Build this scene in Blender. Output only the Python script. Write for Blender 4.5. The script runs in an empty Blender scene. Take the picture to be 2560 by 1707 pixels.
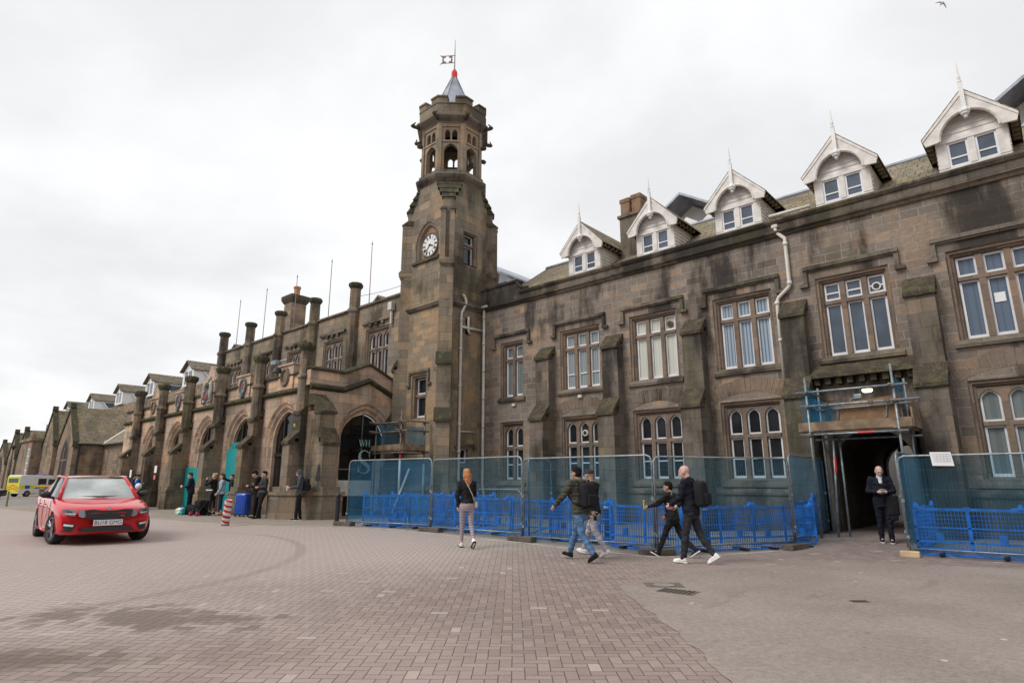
import bpy, bmesh, math, random
from mathutils import Vector, Matrix, noise
S = bpy.context.scene
COL = S.collection
R = math.radians
random.seed(7)
# ---------------------------------------------------------------- camera
cd = bpy.data.cameras.new("camera")
cam = bpy.data.objects.new("camera", cd)
COL.objects.link(cam)
cam.location = (0, 0, 1.47)
cam.rotation_euler = (R(90 + 13.17), 0, R(42.13))
cd.sensor_width = 36
cd.lens = 21.18
cd.clip_end = 2000
S.camera = cam
# ---------------------------------------------------------------- node helpers
def nd(nt, typ, _p=None, **ins):
    n = nt.nodes.new(typ)
    for k, v in (_p or {}).items():
        setattr(n, k, v)
    for k, v in ins.items():
        if k[0] == 'i' and k[1:].isdigit():
            s = n.inputs[int(k[1:])]
        else:
            s = n.inputs[k.replace('_', ' ')]
        if isinstance(v, bpy.types.NodeSocket):
            nt.links.new(v, s)
        else:
            if isinstance(v, (tuple, list)) and len(v) == 3 and s.type == 'RGBA':
                v = (*v, 1)
            s.default_value = v
    return n
def mth(nt, op, a, b=0.0, c=0.0):
    n = nt.nodes.new('ShaderNodeMath'); n.operation = op
    for i, v in enumerate((a, b, c)):
        if isinstance(v, bpy.types.NodeSocket): nt.links.new(v, n.inputs[i])
        else: n.inputs[i].default_value = v
    return n.outputs[0]
def mixc(nt, f, a, b, mode='MIX'):
    n = nt.nodes.new('ShaderNodeMix'); n.data_type = 'RGBA'; n.blend_type = mode
    for i, v in ((0, f), (6, a), (7, b)):
        if isinstance(v, bpy.types.NodeSocket): nt.links.new(v, n.inputs[i])
        else: n.inputs[i].default_value = (*v, 1) if isinstance(v, (tuple, list)) and len(v) == 3 else v
    return n.outputs[2]
def ramp(nt, f, lo, hi, a=0.0, b=1.0):
    n = nt.nodes.new('ShaderNodeMapRange'); n.interpolation_type = 'SMOOTHSTEP'
    nt.links.new(f, n.inputs[0])
    n.inputs[1].default_value = lo; n.inputs[2].default_value = hi
    n.inputs[3].default_value = a; n.inputs[4].default_value = b
    return n.outputs[0]
# ---------------------------------------------------------------- world and sun
SUN_EL, SUN_AZ = 46, 200
w = bpy.data.worlds.new("World"); S.world = w
w.use_nodes = True
nt = w.node_tree; nt.nodes.clear()
sky = nd(nt, 'ShaderNodeTexSky', dict(sky_type='NISHITA', sun_disc=False, sun_elevation=R(SUN_EL), sun_rotation=R(SUN_AZ)))
bg1 = nd(nt, 'ShaderNodeBackground', Color=sky.outputs[0], Strength=0.1)
tc = nd(nt, 'ShaderNodeTexCoord')
sx = nd(nt, 'ShaderNodeSeparateXYZ', i0=tc.outputs['Generated'])
zz = mth(nt, 'ADD', mth(nt, 'MAXIMUM', sx.outputs[2], 0.0), 0.22)
cv = nd(nt, 'ShaderNodeCombineXYZ', i0=mth(nt, 'DIVIDE', sx.outputs[0], zz), i1=mth(nt, 'DIVIDE', sx.outputs[1], zz), i2=4.7)
n1 = nd(nt, 'ShaderNodeTexNoise', Vector=cv.outputs[0], Scale=1.25, Detail=7.0, Roughness=0.52, Distortion=0.25)
n2 = nd(nt, 'ShaderNodeTexNoise', Vector=cv.outputs[0], Scale=2.4, Detail=5.0, Roughness=0.5)
cf = mth(nt, 'ADD', mth(nt, 'MULTIPLY', n1.outputs[0], 0.72), mth(nt, 'MULTIPLY', n2.outputs[0], 0.28))
cc = mixc(nt, ramp(nt, cf, 0.36, 0.62), (0.69, 0.693, 0.703), (0.845, 0.845, 0.845))
bg2 = nd(nt, 'ShaderNodeBackground', Color=cc, Strength=1.0)
mx = nd(nt, 'ShaderNodeMixShader', i0=0.94, i1=bg1.outputs[0], i2=bg2.outputs[0])
nd(nt, 'ShaderNodeOutputWorld', Surface=mx.outputs[0])
sl = bpy.data.lights.new("sun", 'SUN')
sl.energy = 1.5; sl.angle = R(24); sl.color = (1.0, 0.97, 0.92)
so = bpy.data.objects.new("sun", sl); COL.objects.link(so)
so.rotation_euler = (R(90 - SUN_EL), 0, R(180 - SUN_AZ))
S.view_settings.view_transform = 'Standard'
S.view_settings.look = 'None'
S.view_settings.exposure = 0.33
S.view_settings.gamma = 1.0
# ---------------------------------------------------------------- materials
def newmat(name):
    m = bpy.data.materials.new(name); m.use_nodes = True
    m.node_tree.nodes.clear()
    return m, m.node_tree
def finish(nt, **kw):
    b = nd(nt, 'ShaderNodeBsdfPrincipled', **kw)
    nd(nt, 'ShaderNodeOutputMaterial', Surface=b.outputs[0])
    return b
def plain(name, col, rough=0.6, metal=0.0, var=0.12, scale=6.0, spec=0.5, coat=0.0, bump=0.0):
    m, nt = newmat(name)
    tc = nd(nt, 'ShaderNodeTexCoord')
    n = nd(nt, 'ShaderNodeTexNoise', Vector=tc.outputs['Object'], Scale=scale, Detail=5.0)
    c = mixc(nt, ramp(nt, n.outputs[0], 0.3, 0.7), tuple(x * (1 - var) for x in col), tuple(min(1, x * (1 + var)) for x in col))
    kw = dict(Base_Color=c, Roughness=rough, Metallic=metal)
    if bump:
        kw['Normal'] = nd(nt, 'ShaderNodeBump', Strength=bump, Distance=0.02, Height=n.outputs[0]).outputs[0]
    b = finish(nt, **kw)
    b.inputs['Specular IOR Level'].default_value = spec
    if coat: b.inputs['Coat Weight'].default_value = coat; b.inputs['Coat Roughness'].default_value = 0.04
    return m
def stone(name, bw, bh, c1, c2, mortar, ms, soot=0.5, algae=0.4, sootcol=(0.030, 0.027, 0.025), algcol=(0.095, 0.092, 0.036), streak=0.5, warm=0.3, mvar=0.5, distort=0.03, sootlo=0.5, seed=0.0):
    m, nt = newmat(name)
    uv = nd(nt, 'ShaderNodeTexCoord')
    pos = nd(nt, 'ShaderNodeNewGeometry').outputs['Position']
    posn = nd(nt, 'ShaderNodeVectorMath', dict(operation='ADD'), i0=pos, i1=(seed, seed * 2, seed)).outputs[0]
    dn = nd(nt, 'ShaderNodeTexNoise', Vector=uv.outputs['UV'], Scale=1.3, Detail=2.0)
    du = nd(nt, 'ShaderNodeVectorMath', dict(operation='SCALE'), i0=dn.outputs[1], Scale=distort).outputs[0]
    uvd = nd(nt, 'ShaderNodeVectorMath', dict(operation='ADD'), i0=uv.outputs['UV'], i1=du).outputs[0]
    br = nd(nt, 'ShaderNodeTexBrick', dict(offset=0.47, squash=0.72, squash_frequency=3), Vector=uvd, Color1=c1, Color2=c2, Mortar=mortar,
            Scale=1.0, Mortar_Size=ms, Mortar_Smooth=0.15, Bias=0.0, Brick_Width=bw, Row_Height=bh)
    br2 = nd(nt, 'ShaderNodeTexBrick', dict(offset=0.47, squash=0.72, squash_frequency=3), Vector=uvd, Color1=(0, 0, 0), Color2=(1, 1, 1), Mortar=(0.5, 0.5, 0.5),
             Scale=1.0, Mortar_Size=ms, Bias=0.0, Brick_Width=bw, Row_Height=bh)
    col = br.outputs[0]
    rv = br2.outputs[0]
    col = mixc(nt, ramp(nt, rv, 0.74, 0.98, 0, 0.6), col, tuple(a * b for a, b in zip(c1, (1.55, 1.35, 1.12))))
    col = mixc(nt, ramp(nt, rv, 0.02, 0.26, 0.65, 0), col, tuple(a * 0.55 for a in c2))
    nb = nd(nt, 'ShaderNodeTexNoise', Vector=posn, Scale=0.9, Detail=3.0)
    wc = tuple(a * b for a, b in zip(c1, (1.35, 1.12, 0.86)))
    col = mixc(nt, mth(nt, 'MULTIPLY', ramp(nt, nb.outputs[0], 0.5, 0.66), warm), col, wc)
    nf = nd(nt, 'ShaderNodeTexNoise', Vector=posn, Scale=9.0, Detail=8.0, Roughness=0.7)
    col = mixc(nt, 1.0, col, mixc(nt, nf.outputs[0], (1 - mvar,) * 3, (1 + mvar,) * 3), 'MULTIPLY')
    mp = nd(nt, 'ShaderNodeMapping', Vector=posn); mp.inputs['Scale'].default_value = (1.1, 1.1, 0.22)
    ns = nd(nt, 'ShaderNodeTexNoise', Vector=mp.outputs[0], Scale=1.0, Detail=7.0, Roughness=0.62)
    nl = nd(nt, 'ShaderNodeTexNoise', Vector=posn, Scale=0.34, Detail=6.0, Roughness=0.6)
    sf = mth(nt, 'ADD', mth(nt, 'MULTIPLY', ns.outputs[0], streak), mth(nt, 'MULTIPLY', nl.outputs[0], 1 - streak))
    col = mixc(nt, mth(nt, 'MULTIPLY', ramp(nt, sf, sootlo, sootlo + 0.13), soot), col, sootcol)
    na = nd(nt, 'ShaderNodeTexNoise', Vector=nd(nt, 'ShaderNodeVectorMath', dict(operation='ADD'), i0=mp.outputs[0], i1=(31.0, 7.0, 3.0)).outputs[0], Scale=0.9, Detail=6.0, Roughness=0.6)
    col = mixc(nt, mth(nt, 'MULTIPLY', ramp(nt, na.outputs[0], 0.52, 0.68), algae), col, algcol)
    hh = mth(nt, 'ADD', mth(nt, 'MULTIPLY', br.outputs[1], -0.7), mth(nt, 'MULTIPLY', nf.outputs[0], 0.9))
    bp = nd(nt, 'ShaderNodeBump', Strength=0.7, Distance=0.03, Height=hh)
    b = finish(nt, Base_Color=col, Roughness=0.92, Normal=bp.outputs[0])
    b.inputs['Specular IOR Level'].default_value = 0.15
    return m
def mossy(name, a, b_, c, lo=0.45, scale=3.5):
    m, nt = newmat(name)
    pos = nd(nt, 'ShaderNodeNewGeometry').outputs['Position']
    n = nd(nt, 'ShaderNodeTexNoise', Vector=pos, Scale=scale, Detail=8.0, Roughness=0.7)
    n2 = nd(nt, 'ShaderNodeTexNoise', Vector=pos, Scale=scale * 5, Detail=5.0, Roughness=0.7)
    col = mixc(nt, ramp(nt, n.outputs[0], lo, lo + 0.15), a, b_)
    col = mixc(nt, ramp(nt, n2.outputs[0], 0.58, 0.66), col, c)
    bp = nd(nt, 'ShaderNodeBump', Strength=1.0, Distance=0.05, Height=n2.outputs[0])
    b = finish(nt, Base_Color=col, Roughness=0.95, Normal=bp.outputs[0]); b.inputs['Specular IOR Level'].default_value = 0.1
    return m
MAT = {}
MAT['wing'] = stone('wing_stone', 0.60, 0.235, (0.290, 0.236, 0.194), (0.165, 0.140, 0.123), (0.345, 0.318, 0.285), 0.010, soot=0.88, algae=0.25, warm=0.35, sootlo=0.485, streak=0.6)
MAT['ashlar'] = stone('arcade_ashlar', 0.95, 0.42, (0.520, 0.395, 0.305), (0.410, 0.315, 0.250), (0.24, 0.19, 0.15), 0.006, soot=0.55, algae=0.25, warm=0.5, mvar=0.35, sootlo=0.5, distort=0.01)
MAT['pier'] = stone('pier_stone', 0.9, 0.42, (0.260, 0.212, 0.165), (0.190, 0.160, 0.124), (0.14, 0.12, 0.09), 0.006, soot=0.82, algae=0.5, warm=0.4, mvar=0.4, sootlo=0.455, distort=0.01, seed=3)
MAT['tower'] = stone('tower_stone', 0.72, 0.36, (0.285, 0.236, 0.180), (0.190, 0.163, 0.130), (0.17, 0.148, 0.11), 0.007, soot=0.7, algae=0.42, warm=0.5, mvar=0.35, sootlo=0.475, distort=0.015, seed=9)
MAT['belfry'] = stone('belfry_stone', 0.6, 0.5, (0.31, 0.245, 0.185), (0.23, 0.188, 0.143), (0.15, 0.12, 0.09), 0.005, soot=0.5, algae=0.3, warm=0.6, mvar=0.3, distort=0.0, seed=5)
MAT['towerlow'] = stone('tower_base_stone', 0.55, 0.25, (0.315, 0.245, 0.172), (0.205, 0.168, 0.128), (0.27, 0.235, 0.185), 0.009, soot=0.5, algae=0.5, warm=0.6, seed=12)
MAT['trim'] = stone('window_trim_stone', 0.5, 0.42, (0.235, 0.182, 0.146), (0.190, 0.148, 0.120), (0.15, 0.11, 0.08), 0.004, soot=0.4, algae=0.2, warm=0.3, mvar=0.25, distort=0.0, seed=2)
MAT['butt'] = stone('buttress_stone', 0.5, 0.38, (0.215, 0.180, 0.150), (0.145, 0.124, 0.106), (0.13, 0.112, 0.09), 0.006, soot=0.88, algae=0.38, warm=0.2, mvar=0.4, sootlo=0.46, distort=0.01, seed=4)
MAT['cornice'] = stone('cornice_stone', 1.1, 0.6, (0.205, 0.175, 0.142), (0.150, 0.130, 0.107), (0.09, 0.08, 0.065), 0.006, soot=0.85, algae=0.35, warm=0.25, mvar=0.5, sootlo=0.45, distort=0.0, seed=6)
MAT['moss'] = mossy('mossy_weathering', (0.075, 0.062, 0.048), (0.118, 0.104, 0.060), (0.21, 0.18, 0.14))
MAT['coping'] = mossy('mossy_coping', (0.070, 0.065, 0.048), (0.150, 0.135, 0.055), (0.12, 0.10, 0.08), lo=0.5)
MAT['slate'] = stone('stone_slate_roof', 0.32, 0.17, (0.330, 0.285, 0.205), (0.205, 0.178, 0.13), (0.05, 0.045, 0.035), 0.014, soot=0.3, algae=0.35, warm=0.3, algcol=(0.17, 0.15, 0.065), streak=0.0, seed=8)
MAT['farstone'] = stone('far_stone', 0.7, 0.3, (0.30, 0.228, 0.172), (0.205, 0.162, 0.124), (0.2, 0.165, 0.125), 0.01, soot=0.5, algae=0.3, warm=0.4, seed=15)
MAT['white'] = plain('white_paint', (0.74, 0.73, 0.71), 0.5, var=0.05, scale=3)
MAT['cream'] = plain('cream_timber_paint', (0.68, 0.645, 0.605), 0.6, var=0.13, scale=3.5, bump=0.15)
MAT['sash'] = plain('white_sash_paint', (0.72, 0.72, 0.74), 0.45, var=0.08, scale=2.5)
def glass(name, col, rough=0.06, spec=0.5):
    m, nt = newmat(name)
    tc = nd(nt, 'ShaderNodeNewGeometry')
    n = nd(nt, 'ShaderNodeTexNoise', Vector=tc.outputs['Position'], Scale=0.9, Detail=4.0)
    c = mixc(nt, ramp(nt, n.outputs[0], 0.35, 0.65), tuple(x * 0.65 for x in col), tuple(x * 1.3 for x in col))
    nb = nd(nt, 'ShaderNodeTexNoise', Vector=tc.outputs['Position'], Scale=2.2, Detail=1.0)
    bp = nd(nt, 'ShaderNodeBump', Strength=0.05, Distance=0.05, Height=nb.outputs[0])
    b = finish(nt, Base_Color=c, Roughness=rough, Normal=bp.outputs[0]); b.inputs['Specular IOR Level'].default_value = spec
    return m
MAT['glass_up'] = glass('upper_window_glass', (0.050, 0.075, 0.115), spec=0.75)  # blue base colour adds the reflected sky to the panes
MAT['glass_low'] = glass('lower_window_glass', (0.018, 0.021, 0.026), spec=0.45)
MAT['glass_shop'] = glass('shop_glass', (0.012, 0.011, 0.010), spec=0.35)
MAT['glass_dormer'] = glass('dormer_glass', (0.060, 0.085, 0.125), spec=0.7)
def stripes(name, a, b_, period, duty=0.7, rough=0.6, axis=0):
    m, nt = newmat(name)
    tc = nd(nt, 'ShaderNodeTexCoord')
    s = nd(nt, 'ShaderNodeSeparateXYZ', i0=tc.outputs['UV'])
    f = mth(nt, 'FRACT', mth(nt, 'DIVIDE', s.outputs[axis], period))
    c = mixc(nt, mth(nt, 'GREATER_THAN', f, duty), a, b_)
    b = finish(nt, Base_Color=c, Roughness=rough); b.inputs['Coat Weight'].default_value = 0.35; b.inputs['Coat Roughness'].default_value = 0.05
    return m
MAT['blind_v'] = stripes('vertical_blind', (0.30, 0.37, 0.44), (0.10, 0.15, 0.22), 0.105, 0.62)
MAT['curtain'] = stripes('grey_curtain', (0.27, 0.31, 0.32), (0.15, 0.19, 0.21), 0.09, 0.55)
MAT['streak'] = stripes('streaked_pane', (0.085, 0.125, 0.185), (0.06, 0.095, 0.15), 0.16, 0.7)
MAT['frosted'] = stripes('frosted_pane', (0.16, 0.185, 0.185), (0.12, 0.145, 0.15), 0.3, 0.6)
MAT['blind_c'] = stripes('cream_blind', (0.55, 0.56, 0.50), (0.47, 0.48, 0.43), 0.13, 0.8)
MAT['pipe'] = plain('cream_pipe', (0.60, 0.57, 0.51), 0.5, var=0.12, scale=2)
MAT['lead'] = plain('lead_sheet', (0.30, 0.32, 0.37), 0.4, metal=0.3, var=0.25, scale=2)
MAT['rod'] = plain('weathered_red_rod', (0.30, 0.19, 0.165), 0.6)
MAT['galv'] = plain('galvanised_steel', (0.25, 0.29, 0.31), 0.45, metal=0.6, var=0.25, scale=9)
MAT['wire'] = plain('fence_wire', (0.10, 0.15, 0.18), 0.5, metal=0.3)
MAT['rust'] = plain('rusty_tube', (0.17, 0.13, 0.115), 0.6, metal=0.4, var=0.4, scale=7)
MAT['iron'] = plain('dark_iron', (0.03, 0.03, 0.032), 0.45, metal=0.3)
MAT['board'] = plain('scaffold_board', (0.22, 0.155, 0.10), 0.8, var=0.35, scale=4)
MAT['ply'] = mossy('chipboard', (0.37, 0.225, 0.125), (0.44, 0.285, 0.175), (0.27, 0.155, 0.085), scale=12)
MAT['bluep'] = plain('blue_plastic', (0.022, 0.205, 0.68), 0.55, var=0.35, scale=3.5)
MAT['black'] = plain('black_plastic', (0.018, 0.018, 0.020), 0.5)
MAT['concrete'] = plain('concrete_block', (0.10, 0.085, 0.07), 0.9, var=0.3)
MAT['timber'] = plain('raw_timber', (0.55, 0.40, 0.24), 0.8, var=0.15)
MAT['slot'] = plain('grate_slot', (0.055, 0.045, 0.04), 0.8)
MAT['cover'] = plain('worn_iron_cover', (0.135, 0.11, 0.094), 0.7, var=0.3, scale=20)
MAT['teal'] = plain('teal_board', (0.0, 0.26, 0.275), 0.5, var=0.08)
MAT['red'] = plain('red_paint', (0.55, 0.03, 0.035), 0.5)
MAT['paper'] = plain('paper', (0.78, 0.78, 0.80), 0.8, var=0.02)
MAT['ochre'] = plain('clay_pot', (0.45, 0.22, 0.11), 0.85, var=0.2)
MAT['brownstack'] = plain('brown_stack', (0.20, 0.125, 0.075), 0.9, var=0.3, scale=3, bump=0.5)
MAT['yellow'] = plain('yellow_paint', (0.62, 0.40, 0.06), 0.6)
MAT['darkroom'] = plain('dark_interior', (0.022, 0.019, 0.017), 0.9)
MAT['pass'] = stone('passage_shade_stone', 0.6, 0.3, (0.075, 0.06, 0.046), (0.05, 0.042, 0.034), (0.04, 0.034, 0.028), 0.008, soot=0.7, algae=0.1, seed=21)  # stone colour darkened to paint in the tunnel's shade
def net_mat(name, col, alpha):
    m, nt = newmat(name)
    tc = nd(nt, 'ShaderNodeNewGeometry')
    n = nd(nt, 'ShaderNodeTexNoise', Vector=tc.outputs['Position'], Scale=1.4, Detail=5.0)
    d = nd(nt, 'ShaderNodeBsdfDiffuse', Color=mixc(nt, n.outputs[0], tuple(x * 0.75 for x in col), tuple(x * 1.25 for x in col)))
    tl = nd(nt, 'ShaderNodeBsdfTranslucent', Color=col)
    mx = nd(nt, 'ShaderNodeMixShader', i0=0.4, i1=d.outputs[0], i2=tl.outputs[0])
    tr = nd(nt, 'ShaderNodeBsdfTransparent', Color=(0.62, 0.80, 0.91))
    m2 = nd(nt, 'ShaderNodeMixShader', i0=ramp(nt, n.outputs[0], 0.3, 0.7, alpha * 0.75, alpha * 1.2), i1=tr.outputs[0], i2=mx.outputs[0])
    nd(nt, 'ShaderNodeOutputMaterial', Surface=m2.outputs[0])
    return m
MAT['net'] = net_mat('blue_debris_net', (0.11, 0.28, 0.38), 0.17)
MAT['net_deep'] = net_mat('deep_blue_debris_net', (0.06, 0.26, 0.46), 0.32)
def emis(name, col, s):
    m, nt = newmat(name)
    e = nd(nt, 'ShaderNodeEmission', Color=col, Strength=s)
    nd(nt, 'ShaderNodeOutputMaterial', Surface=e.outputs[0]); return m
MAT['lamp'] = emis('lit_lamp', (1.0, 0.80, 0.45), 4.0)
# block paving in herringbone
def paver():
    m, nt = newmat('block_paving')
    pos = nd(nt, 'ShaderNodeNewGeometry').outputs['Position']
    mp = nd(nt, 'ShaderNodeMapping', Vector=pos); mp.inputs['Rotation'].default_value = (0, 0, R(-42)); mp.inputs['Scale'].default_value = (9.6, 9.6, 9.6)
    wob = nd(nt, 'ShaderNodeTexNoise', Vector=pos, Scale=0.8, Detail=2.0)
    v = nd(nt, 'ShaderNodeVectorMath', dict(operation='ADD'), i0=mp.outputs[0], i1=nd(nt, 'ShaderNodeVectorMath', dict(operation='SCALE'), i0=wob.outputs[1], Scale=0.25).outputs[0]).outputs[0]
    s = nd(nt, 'ShaderNodeSeparateXYZ', i0=v)
    x, y = s.outputs[0], s.outputs[1]
    i, j = mth(nt, 'FLOOR', x), mth(nt, 'FLOOR', y)
    fx, fy = mth(nt, 'FRACT', x), mth(nt, 'FRACT', y)
    k = mth(nt, 'FLOORED_MODULO', mth(nt, 'SUBTRACT', i, j), 4.0)
    def is_(v_): return mth(nt, 'COMPARE', k, float(v_), 0.4)
    m0, m1, m2, m3 = is_(0), is_(1), is_(2), is_(3)
    hor = mth(nt, 'ADD', m0, m1)
    gx, gy = mth(nt, 'SUBTRACT', 1.0, fx), mth(nt, 'SUBTRACT', 1.0, fy)
    mnx, mny = mth(nt, 'MINIMUM', fx, gx), mth(nt, 'MINIMUM', fy, gy)
    def sel(f, a, b): return mth(nt, 'ADD', mth(nt, 'MULTIPLY', f, a), mth(nt, 'MULTIPLY', mth(nt, 'SUBTRACT', 1.0, f), b))
    dx = sel(m0, fx, sel(m1, gx, mnx))
    dy = sel(m3, fy, sel(m2, gy, mny))
    d = mth(nt, 'MINIMUM', dx, dy)
    joint = ramp(nt, d, 0.012, 0.055, 1.0, 0.0)
    ci, cj = mth(nt, 'SUBTRACT', i, m1), mth(nt, 'SUBTRACT', j, m2)
    idv = nd(nt, 'ShaderNodeCombineXYZ', i0=ci, i1=cj, i2=hor)
    wn = nd(nt, 'ShaderNodeTexWhiteNoise', Vector=idv.outputs[0])
    col = mixc(nt, wn.outputs[0], (0.220, 0.166, 0.146), (0.292, 0.230, 0.205))
    pale = mth(nt, 'GREATER_THAN', wn.outputs[0], 0.988)
    col = mixc(nt, mth(nt, 'MULTIPLY', pale, 0.6), col, (0.46, 0.39, 0.35))
    nl = nd(nt, 'ShaderNodeTexNoise', Vector=pos, Scale=0.22, Detail=5.0, Roughness=0.55)
    col = mixc(nt, ramp(nt, nl.outputs[0], 0.45, 0.66, 0, 0.5), col, (0.40, 0.325, 0.295))
    nf = nd(nt, 'ShaderNodeTexNoise', Vector=pos, Scale=26.0, Detail=6.0, Roughness=0.75)
    col = mixc(nt, 1.0, col, mixc(nt, nf.outputs[0], (0.72,) * 3, (1.28,) * 3), 'MULTIPLY')
    sp = nd(nt, 'ShaderNodeSeparateXYZ', i0=pos)
    # the worn pale carriageway to the left and the oil stain beyond it
    wear = mth(nt, 'ADD', mth(nt, 'MULTIPLY', sp.outputs[0], -1.0), mth(nt, 'MULTIPLY', nl.outputs[0], 6.0))
    col = mixc(nt, ramp(nt, wear, 8.5, 14.0, 0, 0.75), col, (0.43, 0.36, 0.33))
    na = nd(nt, 'ShaderNodeTexNoise', Vector=pos, Scale=1.1, Detail=5.0, Roughness=0.6)
    def blob(cx, cy, rx, ry, a):
        ca, sa = math.cos(R(a)), math.sin(R(a))
        ddx, ddy = mth(nt, 'SUBTRACT', sp.outputs[0], cx), mth(nt, 'SUBTRACT', sp.outputs[1], cy)
        u = mth(nt, 'DIVIDE', mth(nt, 'ADD', mth(nt, 'MULTIPLY', ddx, ca), mth(nt, 'MULTIPLY', ddy, sa)), rx)
        v_ = mth(nt, 'DIVIDE', mth(nt, 'SUBTRACT', mth(nt, 'MULTIPLY', ddy, ca), mth(nt, 'MULTIPLY', ddx, sa)), ry)
        q = mth(nt, 'SQRT', mth(nt, 'ADD', mth(nt, 'MULTIPLY', u, u), mth(nt, 'MULTIPLY', v_, v_)))
        q = mth(nt, 'ADD', q, mth(nt, 'MULTIPLY', mth(nt, 'SUBTRACT', na.outputs[0], 0.5), 2.2))
        q = mth(nt, 'ADD', q, mth(nt, 'MULTIPLY', mth(nt, 'SUBTRACT', wn.outputs[0], 0.5), 0.6))
        return ramp(nt, q, 0.4, 1.05, 0.66, 0.0)
    oil = mth(nt, 'MAXIMUM', blob(-7.6, 2.6, 1.45, 0.62, 38), blob(-6.6, 1.2, 0.9, 0.55, 60))
    col = mixc(nt, oil, col, (0.115, 0.083, 0.062))
    tw = nd(nt, 'ShaderNodeVectorMath', dict(operation='DISTANCE'), i0=nd(nt, 'ShaderNodeCombineXYZ', i0=sp.outputs[0], i1=sp.outputs[1]).outputs[0], i1=(-15.3, 0.9, 0))
    tyre = ramp(nt, mth(nt, 'ABSOLUTE', mth(nt, 'SUBTRACT', tw.outputs['Value'], 6.75)), 0.03, 0.16, 0.3, 0.0)
    tyre = mth(nt, 'MULTIPLY', tyre, ramp(nt, nl.outputs[0], 0.35, 0.5))
    col = mixc(nt, tyre, col, (0.15, 0.115, 0.10))
    col = mixc(nt, mth(nt, 'MULTIPLY', joint, ramp(nt, nf.outputs[0], 0.25, 0.6, 0.5, 1.0)), col, (0.060, 0.045, 0.037))
    hgt = mth(nt, 'ADD', mth(nt, 'MULTIPLY', joint, -1.0), mth(nt, 'MULTIPLY', nf.outputs[0], 0.25))
    bp = nd(nt, 'ShaderNodeBump', Strength=0.45, Distance=0.012, Height=hgt)
    b = finish(nt, Base_Color=col, Roughness=0.8, Normal=bp.outputs[0]); b.inputs['Specular IOR Level'].default_value = 0.3
    return m
MAT['paver'] = paver()
def tarmac(name, a, b_, fleck=True):
    m, nt = newmat(name)
    pos = nd(nt, 'ShaderNodeNewGeometry').outputs['Position']
    n = nd(nt, 'ShaderNodeTexNoise', Vector=pos, Scale=0.5, Detail=6.0, Roughness=0.6)
    n2 = nd(nt, 'ShaderNodeTexNoise', Vector=pos, Scale=70.0, Detail=3.0, Roughness=0.8)
    col = mixc(nt, ramp(nt, n.outputs[0], 0.3, 0.7), a, b_)
    col = mixc(nt, 1.0, col, mixc(nt, n2.outputs[0], (0.45,) * 3, (1.55,) * 3), 'MULTIPLY')
    n4 = nd(nt, 'ShaderNodeTexNoise', Vector=pos, Scale=14.0, Detail=6.0, Roughness=0.75)
    col = mixc(nt, 1.0, col, mixc(nt, ramp(nt, n4.outputs[0], 0.3, 0.7), (0.82,) * 3, (1.16,) * 3), 'MULTIPLY')
    mp = nd(nt, 'ShaderNodeMapping', Vector=pos); mp.inputs['Scale'].default_value = (0.8, 0.25, 1)
    n3 = nd(nt, 'ShaderNodeTexNoise', Vector=mp.outputs[0], Scale=3.0, Detail=5.0)
    col = mixc(nt, ramp(nt, n3.outputs[0], 0.62, 0.70, 0, 0.35), col, tuple(x * 0.62 for x in a))
    if fleck:
        vo = nd(nt, 'ShaderNodeTexVoronoi', dict(feature='F1'), Vector=pos, Scale=1.9)
        col = mixc(nt, ramp(nt, vo.outputs[0], 0.05, 0.065, 0.75, 0.0), col, (0.55, 0.53, 0.50))
        vo2 = nd(nt, 'ShaderNodeTexVoronoi', dict(feature='F1'), Vector=pos, Scale=3.1)
        col = mixc(nt, ramp(nt, vo2.outputs[0], 0.05, 0.09, 0.5, 0.0), col, (0.10, 0.09, 0.085))
    bp = nd(nt, 'ShaderNodeBump', Strength=0.5, Distance=0.008, Height=n2.outputs[0])
    b = finish(nt, Base_Color=col, Roughness=0.85, Normal=bp.outputs[0]); b.inputs['Specular IOR Level'].default_value = 0.3
    return m
MAT['asphalt'] = tarmac('worn_asphalt', (0.240, 0.200, 0.178), (0.305, 0.256, 0.228))
MAT['flags'] = tarmac('pavement_flags', (0.250, 0.205, 0.172), (0.310, 0.262, 0.222), False)
MAT['road'] = tarmac('road_tarmac', (0.19, 0.175, 0.165), (0.25, 0.232, 0.215), False)
MAT['kerb'] = plain('kerb_stone', (0.40, 0.345, 0.30), 0.85, var=0.15)
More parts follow.
